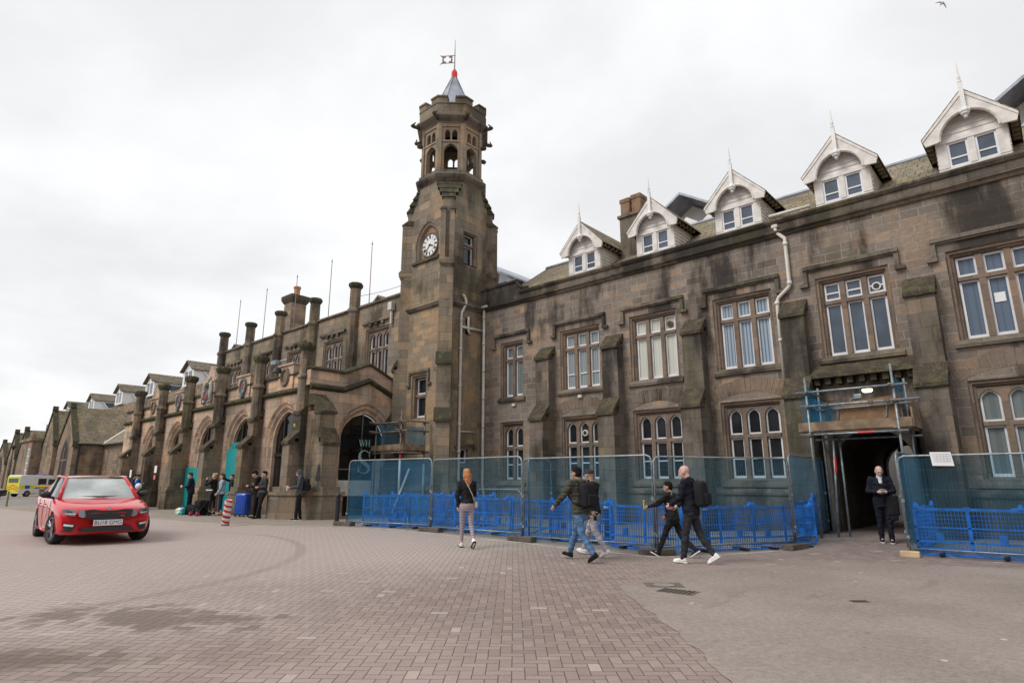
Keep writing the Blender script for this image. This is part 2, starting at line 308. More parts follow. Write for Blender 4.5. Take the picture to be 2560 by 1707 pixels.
# ---------------------------------------------------------------- geometry helpers
def sm(t):
    t = max(0.0, min(1.0, t)); return t * t * (3 - 2 * t)
def gz(x, y):
    return 0.17 * sm((-x - 3) / 13) + 0.2 * sm((y - 14) / 4.2) * sm((x + 8) / 3)
def rootloc(o):
    while o.parent: o = o.parent
    return o.location.copy()
def uvbox(me):
    uv = me.uv_layers.new(name='UVMap')
    Z = Vector((0, 0, 1))
    data = [0.0] * (2 * len(me.loops))
    for p in me.polygons:
        n = p.normal
        if abs(n.z) > 0.93:
            t, b = Vector((1, 0, 0)), Vector((0, 1, 0))
        else:
            t = Z.cross(n).normalized(); b = n.cross(t)
        for li in p.loop_indices:
            c = me.vertices[me.loops[li].vertex_index].co
            data[2 * li] = c.dot(t); data[2 * li + 1] = c.dot(b)
    uv.data.foreach_set('uv', data)
class MB:
    def __init__(s): s.v = []; s.f = []; s.m = []
    def add(s, vs, fs, mi=0):
        o = len(s.v); s.v += [tuple(v) for v in vs]
        for f in fs: s.f.append([o + i for i in f]); s.m.append(mi)
    def box(s, x0, x1, y0, y1, z0, z1, mi=0):
        s.add([(x0, y0, z0), (x1, y0, z0), (x1, y1, z0), (x0, y1, z0), (x0, y0, z1), (x1, y0, z1), (x1, y1, z1), (x0, y1, z1)],
              [(0, 3, 2, 1), (4, 5, 6, 7), (0, 1, 5, 4), (1, 2, 6, 5), (2, 3, 7, 6), (3, 0, 4, 7)], mi)
    def prism(s, pts, d, mi=0):
        n = len(pts); d = Vector(d); a = [Vector(p) for p in pts]
        s.add(a + [p + d for p in a], [list(range(n - 1, -1, -1)), list(range(n, 2 * n))] + [(i, (i + 1) % n, n + (i + 1) % n, n + i) for i in range(n)], mi)
    def loft(s, rings, mi=0, cap=True, closed=True):
        n = len(rings[0]); vs = [p for r in rings for p in r]; fs = []
        for k in range(len(rings) - 1):
            for i in range(n if closed else n - 1):
                j = (i + 1) % n
                fs.append((k * n + i, k * n + j, (k + 1) * n + j, (k + 1) * n + i))
        if cap:
            fs.append(list(range(n - 1, -1, -1))); fs.append(list(range((len(rings) - 1) * n, len(rings) * n)))
        s.add(vs, fs, mi)
    def tube(s, pts, r, n=6, mi=0, cap=True):
        pts = [Vector(p) for p in pts]; rings = []
        if not isinstance(r, (list, tuple)): r = [r] * len(pts)
        up = None
        for i, p in enumerate(pts):
            a = (pts[min(i + 1, len(pts) - 1)] - pts[max(i - 1, 0)]).normalized()
            if up is None: up = Vector((0, 0, 1)) if abs(a.z) < 0.9 else Vector((1, 0, 0))
            x = up.cross(a)
            if x.length < 1e-4: x = Vector((0, 1, 0)).cross(a)
            x.normalize(); y = a.cross(x); up = y
            rings.append([p + x * math.cos(2 * math.pi * k / n) * r[i] + y * math.sin(2 * math.pi * k / n) * r[i] for k in range(n)])
        s.loft(rings, mi, cap)
    def lathe(s, c, prof, n=8, mi=0, ph=None):
        if ph is None: ph = math.pi / n
        s.loft([[(c[0] + r * math.cos(2 * math.pi * k / n + ph), c[1] + r * math.sin(2 * math.pi * k / n + ph), c[2] + z) for k in range(n)] for r, z in prof], mi)
    def band(s, a, b, mi=0, closed=False):
        n = len(a); s.add(list(a) + list(b), [(i, (i + 1) % n, n + (i + 1) % n, n + i) for i in range(n if closed else n - 1)], mi)
    def rbox(s, x0, x1, y0, y1, z0, z1, r, mi=0, seg=3):
        bm = bmesh.new(); bmesh.ops.create_cube(bm, size=1)
        for v in bm.verts: v.co = Vector(((x0 + x1) / 2 + v.co.x * (x1 - x0), (y0 + y1) / 2 + v.co.y * (y1 - y0), (z0 + z1) / 2 + v.co.z * (z1 - z0)))
        bmesh.ops.bevel(bm, geom=bm.edges[:] + bm.verts[:], offset=r, segments=seg, affect='EDGES', profile=0.5)
        bm.verts.index_update()
        s.add([v.co[:] for v in bm.verts], [[v.index for v in f.verts] for f in bm.faces], mi); bm.free()
    def ball(s, c, rx, ry=None, rz=None, nu=10, nv=7, mi=0):
        ry = ry or rx; rz = rz or rx; rings = []
        for j in range(nv + 1):
            t = math.pi * j / nv; q = max(0.02, math.sin(t))
            rings.append([(c[0] + rx * q * math.cos(2 * math.pi * i / nu), c[1] + ry * q * math.sin(2 * math.pi * i / nu), c[2] - rz * math.cos(t)) for i in range(nu)])
        s.loft(rings, mi)
    def build(s, name, mats, parent=None, local=False, smooth=False, bevel=0.0, loc=None, fixn=True):
        off = Vector((0, 0, 0))
        if parent is not None and not local: off = rootloc(parent)
        elif loc is not None: off = Vector(loc)
        me = bpy.data.meshes.new(name)
        me.from_pydata([Vector(v) - off for v in s.v], [], s.f)
        if not isinstance(mats, (list, tuple)): mats = [mats]
        for m in mats: me.materials.append(MAT[m] if isinstance(m, str) else m)
        me.polygons.foreach_set('material_index', s.m)
        if fixn or bevel:
            bm = bmesh.new(); bm.from_mesh(me)
            if fixn: bmesh.ops.recalc_face_normals(bm, faces=bm.faces)
            bm.to_mesh(me); bm.free()
        # uv from the world position so that courses run through
        for v in me.vertices: v.co += off
        me.update(); uvbox(me)
        for v in me.vertices: v.co -= off
        me.update()
        if smooth: me.polygons.foreach_set('use_smooth', [True] * len(me.polygons))
        o = bpy.data.objects.new(name, me); COL.objects.link(o)
        if parent is not None: o.parent = parent
        elif loc is not None: o.location = loc
        if bevel:
            b = o.modifiers.new('bevel', 'BEVEL'); b.width = bevel; b.segments = 2; b.limit_method = 'ANGLE'; b.angle_limit = R(40)
        return o
def tag(o, label, cat, group=None, kind=None):
    if label: o['label'] = label
    if cat: o['category'] = cat
    if group: o['group'] = group
    if kind: o['kind'] = kind
    return o
def thing(name, label, cat, loc=(0, 0, 0), rz=0.0, group=None):
    o = bpy.data.objects.new(name, None); COL.objects.link(o)
    o.location = loc; o.rotation_euler = (0, 0, rz); o.empty_display_size = 0.2
    return tag(o, label, cat, group)
def kids(o): return [c for c in bpy.data.objects if c.parent == o]
def copy_tree(o, parent=None):
    c = o.copy(); COL.objects.link(c)
    if parent is not None: c.parent = parent
    for ch in kids(o): copy_tree(ch, c)
    return c
def FY(y0): return lambda u, d, z: (u, y0 + d, z)          # wall facing -Y
def FX(x0): return lambda u, d, z: (x0 - d, u, z)          # wall facing +X
def arc(a, h, n=14, k=0.75):
    out = []
    for i in range(n + 1):
        u = -math.cos(math.pi * i / n)
        q = abs(u); out.append((a * u, h * (k * math.sqrt(max(0, 1 - q * q)) + (1 - k) * (1 - q))))
    return out
def wallgrid(mb, xf, u0, u1, z0, z1, holes, mi=0, d=0.0):
    us = sorted({u0, u1} | {h[0] for h in holes} | {h[1] for h in holes}); us = [u for u in us if u0 <= u <= u1]
    zs = sorted({z0, z1} | {h[2] for h in holes} | {h[3] for h in holes}); zs = [z for z in zs if z0 <= z <= z1]
    for i in range(len(us) - 1):
        for j in range(len(zs) - 1):
            cu, cz = (us[i] + us[i + 1]) / 2, (zs[j] + zs[j + 1]) / 2
            if any(h[0] < cu < h[1] and h[2] < cz < h[3] for h in holes): continue
            mb.add([xf(us[i], d, zs[j]), xf(us[i + 1], d, zs[j]), xf(us[i + 1], d, zs[j + 1]), xf(us[i], d, zs[j + 1])], [(0, 1, 2, 3)], mi)
def archpath(uc, a, z0, zs, h, n=14, k=0.75):
    return [(uc - a, z0)] + [(uc + u, zs + z) for u, z in arc(a, h, n, k)] + [(uc + a, z0)]
def archwall(mb, xf, u0, u1, z0, z1, uc, a, zs, h, d=0.0, n=14, k=0.75, mi=0, ztop=None):
    zt = ztop or (lambda u: z1)
    def q(ua, za, ub, zb): mb.add([xf(ua, d, za), xf(ub, d, zb), xf(ub, d, zt(ub)), xf(ua, d, zt(ua))], [(0, 1, 2, 3)], mi)
    P = arc(a, h, n, k)
    for i in range(n):
        q(uc + P[i][0], zs + P[i][1], uc + P[i + 1][0], zs + P[i + 1][1])
    if uc - a > u0 + 1e-4:
        m = (u0 + uc - a) / 2
        q(u0, z0, m, z0); q(m, z0, uc - a, z0)
    if uc + a < u1 - 1e-4:
        m = (u1 + uc + a) / 2
        q(uc + a, z0, m, z0); q(m, z0, u1, z0)
def rectpath(uc, hw, z0, z1): return [(uc - hw, z0), (uc - hw, z1), (uc + hw, z1), (uc + hw, z0)]
def pathband(mb, xf, pa, da, pb, db, mi=0, closed=False):
    mb.band([xf(u, da, z) for u, z in pa], [xf(u, db, z) for u, z in pb], mi, closed)
def label_mould(mb, xf, uc, hw, zt, drop, t=0.11, p=0.11):
    def bx(u0, u1, z0, z1, pp):
        a, b = xf(u0, -pp, z0), xf(u1, 0.0, z1)
        mb.box(min(a[0], b[0]), max(a[0], b[0]), min(a[1], b[1]), max(a[1], b[1]), z0, z1)
    bx(uc - hw, uc + hw, zt - t, zt, p); bx(uc - hw - 0.0, uc + hw + 0.0, zt - t - 0.05, zt - t - 0.002, p * 0.6)
    for s in (-1, 1):
        e = uc + s * hw
        bx(min(e, e - s * t), max(e, e - s * t), zt - t - drop, zt - t - 0.052, p * 0.9)
        bx(min(e - s * t * 1.1, e + s * 0.12), max(e - s * t * 1.1, e + s * 0.12), zt - t - drop - 0.09, zt - t - drop - 0.002, p * 1.1)
def window(par, xf, uc, z0, z1, lw, nl, ztr, arched=False, gl='glass_up', blind=None, mw=0.14, extra=0.17, bars=(), sash=0.05, topbar=(), name='window', rings=True):
    """stone window: moulded surround, mullions and transom; white sashes and panes are its sub-parts"""
    tw = nl * lw + (nl - 1) * mw; hw = tw / 2
    mb = MB()
    P = lambda e, eb: rectpath(uc, hw + e, z0 - eb, z1 + e)
    if rings:
        pathband(mb, xf, P(extra, 0.06), 0.0, P(extra - 0.03, 0.05), 0.05, closed=True)
        pathband(mb, xf, P(extra - 0.03, 0.05), 0.05, P(extra - 0.08, 0.04), 0.055, closed=True)
        pathband(mb, xf, P(extra - 0.08, 0.04), 0.055, P(extra - 0.10, 0.03), 0.12, closed=True)
        pathband(mb, xf, P(extra - 0.10, 0.03), 0.12, P(0.03, 0.015), 0.14, closed=True)
        pathband(mb, xf, P(0.03, 0.015), 0.14, P(0.0, 0.0), 0.26, closed=True)
    # mullions, transom and (arched) heads in one pierced plate
    df, db = 0.15, 0.30
    lights = [(uc - hw + i * (lw + mw), uc - hw + i * (lw + mw) + lw) for i in range(nl)]
    def bx(u0, u1, a, b, f=df):
        p, q = xf(u0, f, a), xf(u1, db, b)
        mb.box(min(p[0], q[0]), max(p[0], q[0]), min(p[1], q[1]), max(p[1], q[1]), a, b)
    for i in range(nl - 1):
        bx(lights[i][1], lights[i + 1][0], z0, ztr - 0.05); bx(lights[i][1], lights[i + 1][0], ztr + 0.05, z1 - (0.0 if not arched else 0.27))
    bx(uc - hw, uc + hw, ztr - 0.05, ztr + 0.05, df - 0.004)
    ah = 0.22
    if arched:
        for a, b in lights:
            archwall(mb, xf, a - mw / 2, b + mw / 2, z1 - ah - 0.05, z1, (a + b) / 2, lw / 2, z1 - ah - 0.05, ah, d=df + 0.01, n=8)
            pp = archpath((a + b) / 2, lw / 2, z1 - ah - 0.05, z1 - ah - 0.05, ah, 8)
            pathband(mb, xf, pp, df + 0.01, pp, db)
    fr = mb.build(name, 'trim', par)
    s, p, bl = MB(), MB(), MB()
    dp, ds = 0.285, 0.235
    for a, b in lights:
        for (zb, zt, ar) in ((z0, ztr - 0.05, False), (ztr + 0.05, z1 - (0.05 if arched else 0), arched)):
            wd = sash
            outer = archpath((a + b) / 2, lw / 2 - 0.004, zb + 0.003, zt - ah, ah, 8) if ar else rectpath((a + b) / 2, lw / 2 - 0.004, zb + 0.003, zt - 0.003)
            inner = archpath((a + b) / 2, lw / 2 - wd, zb + wd, zt - ah, ah - wd, 8) if ar else rectpath((a + b) / 2, lw / 2 - wd, zb + (wd * 1.5 if not ar else wd), zt - wd)
            pathband(s, xf, outer, ds, inner, ds, closed=True); pathband(s, xf, inner, ds, inner, dp, closed=True)
            p.add([xf(u, dp, z) for u, z in inner], [list(range(len(inner)))])
            if not ar:
                for q in bars:
                    if zb + 0.1 < q < zt - 0.1:
                        x, y = xf(a + wd, ds + 0.01, q - 0.022), xf(b - wd, dp + 0.01, q + 0.022)
                        s.box(min(x[0], y[0]), max(x[0], y[0]), min(x[1], y[1]), max(x[1], y[1]), q - 0.022, q + 0.022)
    s.build('sash', 'sash', fr, fixn=False)
    p.build('pane', gl if not blind else blind, fr, fixn=False)
    return fr
def buttress(par, xc, hw, yw, y_up, y_lo, z_lo, z_lo2, z_up, z_up2, mat='butt', zb=0.0, plinth=None, capmat='moss', name='buttress', fw=None):
    """stepped buttress projecting towards -Y from a wall at yw; two mossy weatherings as sub-parts"""
    m = MB()
    m.box(xc - hw, xc + hw, y_lo, yw + 0.02, zb, z_lo)
    m.box(xc - hw + 0.003, xc + hw - 0.003, y_up, yw + 0.02, z_lo, z_up)
    if plinth:
        p, z1 = plinth
        m.box(xc - hw - p, xc + hw + p, y_lo - p, yw + 0.015, zb, z1 - 0.3)
        m.prism([(xc - hw - p, y_lo - p, z1 - 0.3), (xc - hw - p, yw + 0.012, z1 - 0.3), (xc - hw - p * 0.2, yw + 0.012, z1), (xc - hw - p * 0.2, y_lo - p * 0.2, z1)], (2 * (hw + p), 0, 0)) if False else None
        m.box(xc - hw - p * 1.25, xc + hw + p * 1.25, y_lo - p * 1.25, yw + 0.01, z1 - 0.30, z1 - 0.18)
        m.box(xc - hw - p * 0.6, xc + hw + p * 0.6, y_lo - p * 0.6, yw + 0.013, z1 - 0.18, z1)
    o = m.build(name, mat, par)
    for (ya, yb, za, zb_) in ((y_lo - 0.07, y_up, z_lo, z_lo2), (y_up - 0.07, yw, z_up, z_up2)):
        c = MB(); e = 0.035
        ym, zm_ = (ya + yb) / 2, (za + zb_) / 2
        for (p, q, zp, zq) in ((ym - 0.0, yb, zm_, zb_), (ya, ym + 0.04, za, zm_ + 0.05)):
            c.prism([(xc - hw - e, p, zp), (xc - hw - e, q, zq), (xc - hw - e, q, zp - 0.10), (xc - hw - e, p, zp - 0.10)], (2 * (hw + e), 0, 0))
            e -= 0.004
        c.build('weathering', capmat, o)
    return o
# ---------------------------------------------------------------- ground
def sheet(name, poly, mat, lift, step=1.0, fine=None):
    bm = bmesh.new()
    f = bm.faces.new([bm.verts.new((x, y, 0)) for x, y in poly])
    xs = [p[0] for p in poly]; ys = [p[1] for p in poly]
    def cuts(lo, hi, ax):
        q = math.ceil(lo / step) * step
        while q < hi:
            co = (q, 0, 0) if ax == 0 else (0, q, 0); no = (1, 0, 0) if ax == 0 else (0, 1, 0)
            bmesh.ops.bisect_plane(bm, geom=bm.verts[:] + bm.edges[:] + bm.faces[:], plane_co=co, plane_no=no)
            q += step
    cuts(max(min(xs), -40), min(max(xs), 12), 0); cuts(max(min(ys), -4), min(max(ys), 24), 1)
    for v in bm.verts: v.co.z = gz(v.co.x, v.co.y) + lift
    bmesh.ops.recalc_face_normals(bm, faces=bm.faces)
    me = bpy.data.meshes.new(name); bm.to_mesh(me); bm.free()
    for p in me.polygons:
        if p.normal.z < 0: p.flip()
    me.materials.append(MAT[mat]); o = bpy.data.objects.new(name, me); COL.objects.link(o)
    return tag(o, None, None, kind='structure')
sheet('ground', [(-400, -120), (120, -120), (120, 160), (-400, 160)], 'paver', 0.0)
AS = [(9, -9), (1.2, -1.5), (-1.95, 4.6), (-2.76, 5.54), (-3.8, 6.61), (-4.75, 7.5), (-5.05, 7.9), (-5.12, 8.35), (-5.15, 9.1), (-4.96, 10.16), (-4.32, 11.4), (-3.6, 12.75), (-2.42, 13.75), (-0.88, 14.2), (12, 14.4), (12, -9)]
AP_ = []; rj = random.Random(5)
for (a_, b_), (c_, d_) in zip(AS, AS[1:] + AS[:1]):
    n_ = max(1, int(math.hypot(c_ - a_, d_ - b_) / 0.14)) if -6 < min(a_, c_) and max(a_, c_) < 1.5 else 1
    for k_ in range(n_):
        j_ = 0.035 if n_ > 1 else 0
        AP_.append((a_ + (c_ - a_) * k_ / n_ + rj.uniform(-j_, j_), b_ + (d_ - b_) * k_ / n_ + rj.uniform(-j_, j_)))
sheet('asphalt', AP_, 'asphalt', 0.005)
kerbline = [(-44, 5.6), (-32, 6.6), (-28, 7.4), (-25, 8.1), (-21, 8.55), (-18.2, 9.3), (-16.4, 10.3), (-14.9, 10.95), (-12.7, 11.02), (-11.14, 11.06), (-9.69, 11.08), (-7.86, 11.1), (-6.3, 11.2), (-5.6, 12.2), (-4.9, 14.2)]
sheet('pavement', kerbline + [(-4.95, 18.4), (-90, 18.4), (-90, 12.2), (-46, 12.2), (-46, 6.5)], 'flags', 0.005)
sheet('forecourt_road', [(-46, -60), (-46, 12.0), (-200, 12.0), (-200, -60)], 'road', 0.006)
kb = MB()
for i in range(len(kerbline) - 1):
    (x0, y0), (x1, y1) = kerbline[i], kerbline[i + 1]
    n = max(1, int(math.hypot(x1 - x0, y1 - y0) / 0.9))
    for k in range(n):
        if i > 5 and False: break
        ax, ay = x0 + (x1 - x0) * k / n, y0 + (y1 - y0) * k / n
        bx_, by = x0 + (x1 - x0) * (k + 0.985) / n, y0 + (y1 - y0) * (k + 0.985) / n
        t = Vector((bx_ - ax, by - ay)); t.normalize(); wv = (-t.y * 0.13, t.x * 0.13)
        z0, z1 = gz(ax, ay) + 0.012, gz(bx_, by) + 0.012
        kb.prism([(ax, ay, z0 - 0.06), (bx_, by, z1 - 0.06), (bx_, by, z1), (ax, ay, z0)], (wv[0], wv[1], 0))
tag(kb.build('kerb', 'kerb'), None, None, kind='structure')
mk = MB()
for (x0, y0, x1, y1) in ((-47, 4.9, -47.6, 9.5), (-52, 3.0, -60, 10.4)):
    t = Vector((x1 - x0, y1 - y0)).normalized()
    mk.add([(x0, y0, 0.184), (x1, y1, 0.184), (x1 - t.y * 0.35, y1 + t.x * 0.35, 0.184), (x0 - t.y * 0.35, y0 + t.x * 0.35, 0.184)], [(0, 1, 2, 3)])
tag(mk.build('road_marking', 'kerb'), None, None, kind='structure')
# manhole, gully and small cover
def iron_cover(name, label, cx, cy, hx, hy, rz, round_=False):
    z = gz(cx, cy) + 0.009
    m = MB()
    m.box(-hx, hx, -hy, hy, -0.03, 0.0, 1 if round_ else 0)
    if round_:
        m.lathe((0, 0, 0), [(min(hx, hy) * 0.95, 0.0), (min(hx, hy) * 0.95, 0.004), (min(hx, hy) * 0.8, 0.004), (min(hx, hy) * 0.8, 0.001)], 24, 1)
        m.lathe((0, 0, 0), [(min(hx, hy) * 0.78, 0.0), (min(hx, hy) * 0.78, 0.003)], 24, 0)
    else:
        for i in range(7):
            for j in (-1, 1): m.box(-hx * 0.9 + i * hx * 0.26, -hx * 0.9 + i * hx * 0.26 + hx * 0.13, j * hy * 0.45 - hy * 0.36, j * hy * 0.45 + hy * 0.36, 0.0, 0.006, 1)
    o = m.build(name, ['asphalt' if round_ else 'cover', 'cover' if round_ else 'slot'], loc=(0, 0, 0)); o.location = (cx, cy, z); o.rotation_euler = (0, 0, rz)
    tag(o, label, 'drain cover')
iron_cover('manhole_cover', 'round iron manhole cover in a square dark frame at the asphalt corner', -4.66, 8.46, 0.27, 0.2, R(40), True)
iron_cover('drain_grate', 'rectangular brown iron drain grate set in the asphalt', -4.25, 8.1, 0.26, 0.17, R(5))
iron_cover('valve_cover', 'tiny iron valve cover alone in the middle of the asphalt', -2.22, 9.02, 0.11, 0.06, R(40))
# ---------------------------------------------------------------- right wing of the station
YW = 18.45
wing = thing('station_wing', 'two storey brown stone station wing with white dormers on its roof', 'building', (-8, YW, 0))
F = FY(YW)
WC = [-13.2, -10.05, -6.9, -3.76, -0.6, 2.55]
holes = []
TW3 = 3 * 0.42 + 2 * 0.14
for c in WC:
    holes.append((c - TW3 / 2 - 0.17, c + TW3 / 2 + 0.17, 4.99 - 0.06, 7.12 + 0.17))
    if c != -3.76: holes.append((c - TW3 / 2 - 0.17, c + TW3 / 2 + 0.17, 1.60 - 0.06, 3.74 + 0.17))
TW2 = 0.94
holes += [(-16.7 - TW2 / 2 - 0.17, -16.7 + TW2 / 2 + 0.17, 4.93, 7.29), (-16.7 - TW2 / 2 - 0.17, -16.7 + TW2 / 2 + 0.17, 1.54, 3.91)]
holes.append((-4.8, -2.72, 0.0, 3.3))
m = MB()
wallgrid(m, F, -18.6, 4.4, 0.0, 9.0, holes)
m.box(-18.6, 4.4, YW + 0.35, YW + 0.6, 9.0, 9.3)
m.add([(4.4, YW, 0), (4.4, YW + 7, 0), (4.4, YW + 7, 9.0), (4.4, YW, 9.0)], [(0, 1, 2, 3)])
m.build('wall', 'wing', wing, fixn=False)
for i, c in enumerate(WC):
    bl = {0: 'curtain', 1: 'blind_c', 2: 'blind_v', 4: 'streak'}.get(i)
    window(wing, F, c, 4.99, 7.12, 0.42, 3, 6.54, blind=bl, bars=(5.55,) if i == 0 else ((6.83,) if i == 3 else ()))
    if i != 3: window(wing, F, c, 1.60, 3.74, 0.42, 3, 2.86, True, 'frosted' if i == 4 else 'glass_low', bars=() if i == 4 else (2.18,))
window(wing, F, -16.7, 4.99, 7.12, 0.40, 2, 6.54, blind=None, gl='frosted')
window(wing, F, -16.7, 1.60, 3.74, 0.40, 2, 2.86, True, 'glass_low', bars=(2.18,))
for c, hw in [(c, 1.22) for c in WC] + [(-16.7, 1.02)]:
    m = MB(); label_mould(m, F, c, hw, 7.68, 0.42); m.build('hood_mould', 'cornice', wing)
for c, hw in [(c, 1.05) for c in WC] + [(-16.7, 0.75)]:
    m = MB()
    m.prism([(c - hw, YW - 0.09, 4.74), (c - hw, YW - 0.09, 4.82), (c - hw, YW + 0.0, 4.93), (c - hw, YW + 0.0, 4.74)], (2 * hw, 0, 0))
    m.build('window_sill', 'cornice', wing)
    if c != -3.76:
        m = MB(); m.prism([(c - hw, YW - 0.09, 1.34), (c - hw, YW - 0.09, 1.42), (c - hw, YW + 0.0, 1.54), (c - hw, YW + 0.0, 1.34)], (2 * hw, 0, 0)); m.build('window_sill', 'cornice', wing)
# relieving arches over the ground floor windows: fans of wedge stones a hair proud of the wall
for c in WC:
    if c == -3.76: continue
    m = MB(); n = 15; Rr = 2.3; cz = 4.02 - 2.0
    rnd = random.Random(int(c * 10))
    for k in range(n):
        a0 = R(90 + 30 - 60 * k / n); a1 = R(90 + 30 - 60 * (k + 0.86) / n)
        q = rnd.uniform(0.0, 0.06)
        pts = [(c + r * math.cos(a), YW - 0.005 - q * 0.1, cz + r * math.sin(a)) for r, a in ((Rr - 0.14, a0), (Rr - 0.14, a1), (Rr + 0.26 + q, a1), (Rr + 0.26 + q, a0))]
        m.prism(pts, (0, 0.04, 0))
    m.build('relieving_arch', 'butt' if c in (-10.05,) else 'trim', wing)
for xc in (-14.75, -11.62, -8.47, -5.33, -2.18, 0.97, 4.12):
    buttress(wing, xc, 0.33, YW, 18.05, 17.66, 3.85, 4.4, 6.27, 6.75)
m = MB()
m.box(-18.6, -5.6, YW - 0.12, YW - 0.001, 0.0, 1.12); m.prism([(-18.6, YW - 0.17, 1.12), (-18.6, YW - 0.17, 1.2), (-18.6, YW - 0.001, 1.34), (-18.6, YW - 0.001, 1.12)], (13, 0, 0))
m.build('plinth', 'butt', wing)
m = MB(); m.box(-1.9, 4.4, YW - 0.12, YW - 0.001, 0.0, 1.12); m.prism([(-1.9, YW - 0.17, 1.12), (-1.9, YW - 0.17, 1.2), (-1.9, YW - 0.001, 1.34), (-1.9, YW - 0.001, 1.12)], (6.3, 0, 0))
m.build('plinth', 'butt', wing)
# eaves cornice and parapet
m = MB()
x0, x1 = -16.2, 4.4
m.box(x0, x1, YW - 0.05, YW + 0.3, 9.0, 9.28)
def run(prof, xa, xb): m.prism([(xa, YW - p, z) for p, z in prof], (xb - xa, 0, 0))
run([(-0.05, 8.86), (0.06, 8.86), (0.10, 8.93), (0.17, 8.97), (0.17, 9.03), (0.0, 9.08), (-0.05, 9.08)], -18.58, x1)
run([(-0.3, 9.281), (0.09, 9.281), (0.15, 9.36), (0.15, 9.42), (-0.05, 9.47), (-0.3, 9.47)], x0, x1)
# raised block against the tower with its scrolled ramp
m.box(-18.55, -16.35, YW - 0.04, YW + 0.3, 9.05, 9.86)
run([(-0.3, 9.861), (0.1, 9.861), (0.12, 9.95), (-0.3, 9.98)], -18.55, -16.3)
ra = [(-16.35 + 0.62 * (1 - math.cos(R(t))), 9.95 - 0.46 * math.sin(R(t))) for t in range(0, 91, 15)]
m.prism([(-16.35, YW + 0.25, 9.05), (-16.35, YW + 0.25, 9.95)] + [(x, YW + 0.25, z) for x, z in ra[1:]] + [(ra[-1][0], YW + 0.25, 9.05)], (0, -0.28, 0))
m.tube([(x, YW - 0.06, z) for x, z in ra], 0.07, 6)
m.build('cornice', 'cornice', wing)
# roof
m = MB()
m.add([(-18.0, 18.75, 9.35), (4.4, 18.75, 9.35), (4.4, 22.5, 11.95), (-18.0, 22.5, 11.95)], [(0, 1, 2, 3)])
m.add([(-18.0, 22.5, 11.95), (4.4, 22.5, 11.95), (4.4, 26.2, 9.35), (-18.0, 26.2, 9.35)], [(0, 1, 2, 3)])
roof = m.build('roof', 'slate', wing, fixn=False)
m = MB(); m.tube([(-18.0, 22.5, 11.95), (4.4, 22.5, 11.95)], 0.10, 6)
m.build('ridge_capping', 'lead', roof)
m = MB()
m.box(-17.45, -16.75, 19.25, 19.9, 9.72, 9.80); m.build('rooflight', 'white', roof)
m = MB(); m.tube([(-5.75, YW - 0.1, 9.56), (-4.55, YW - 0.1, 9.545)], 0.055, 8); m.build('overflow_pipe', 'pipe', wing, smooth=True)
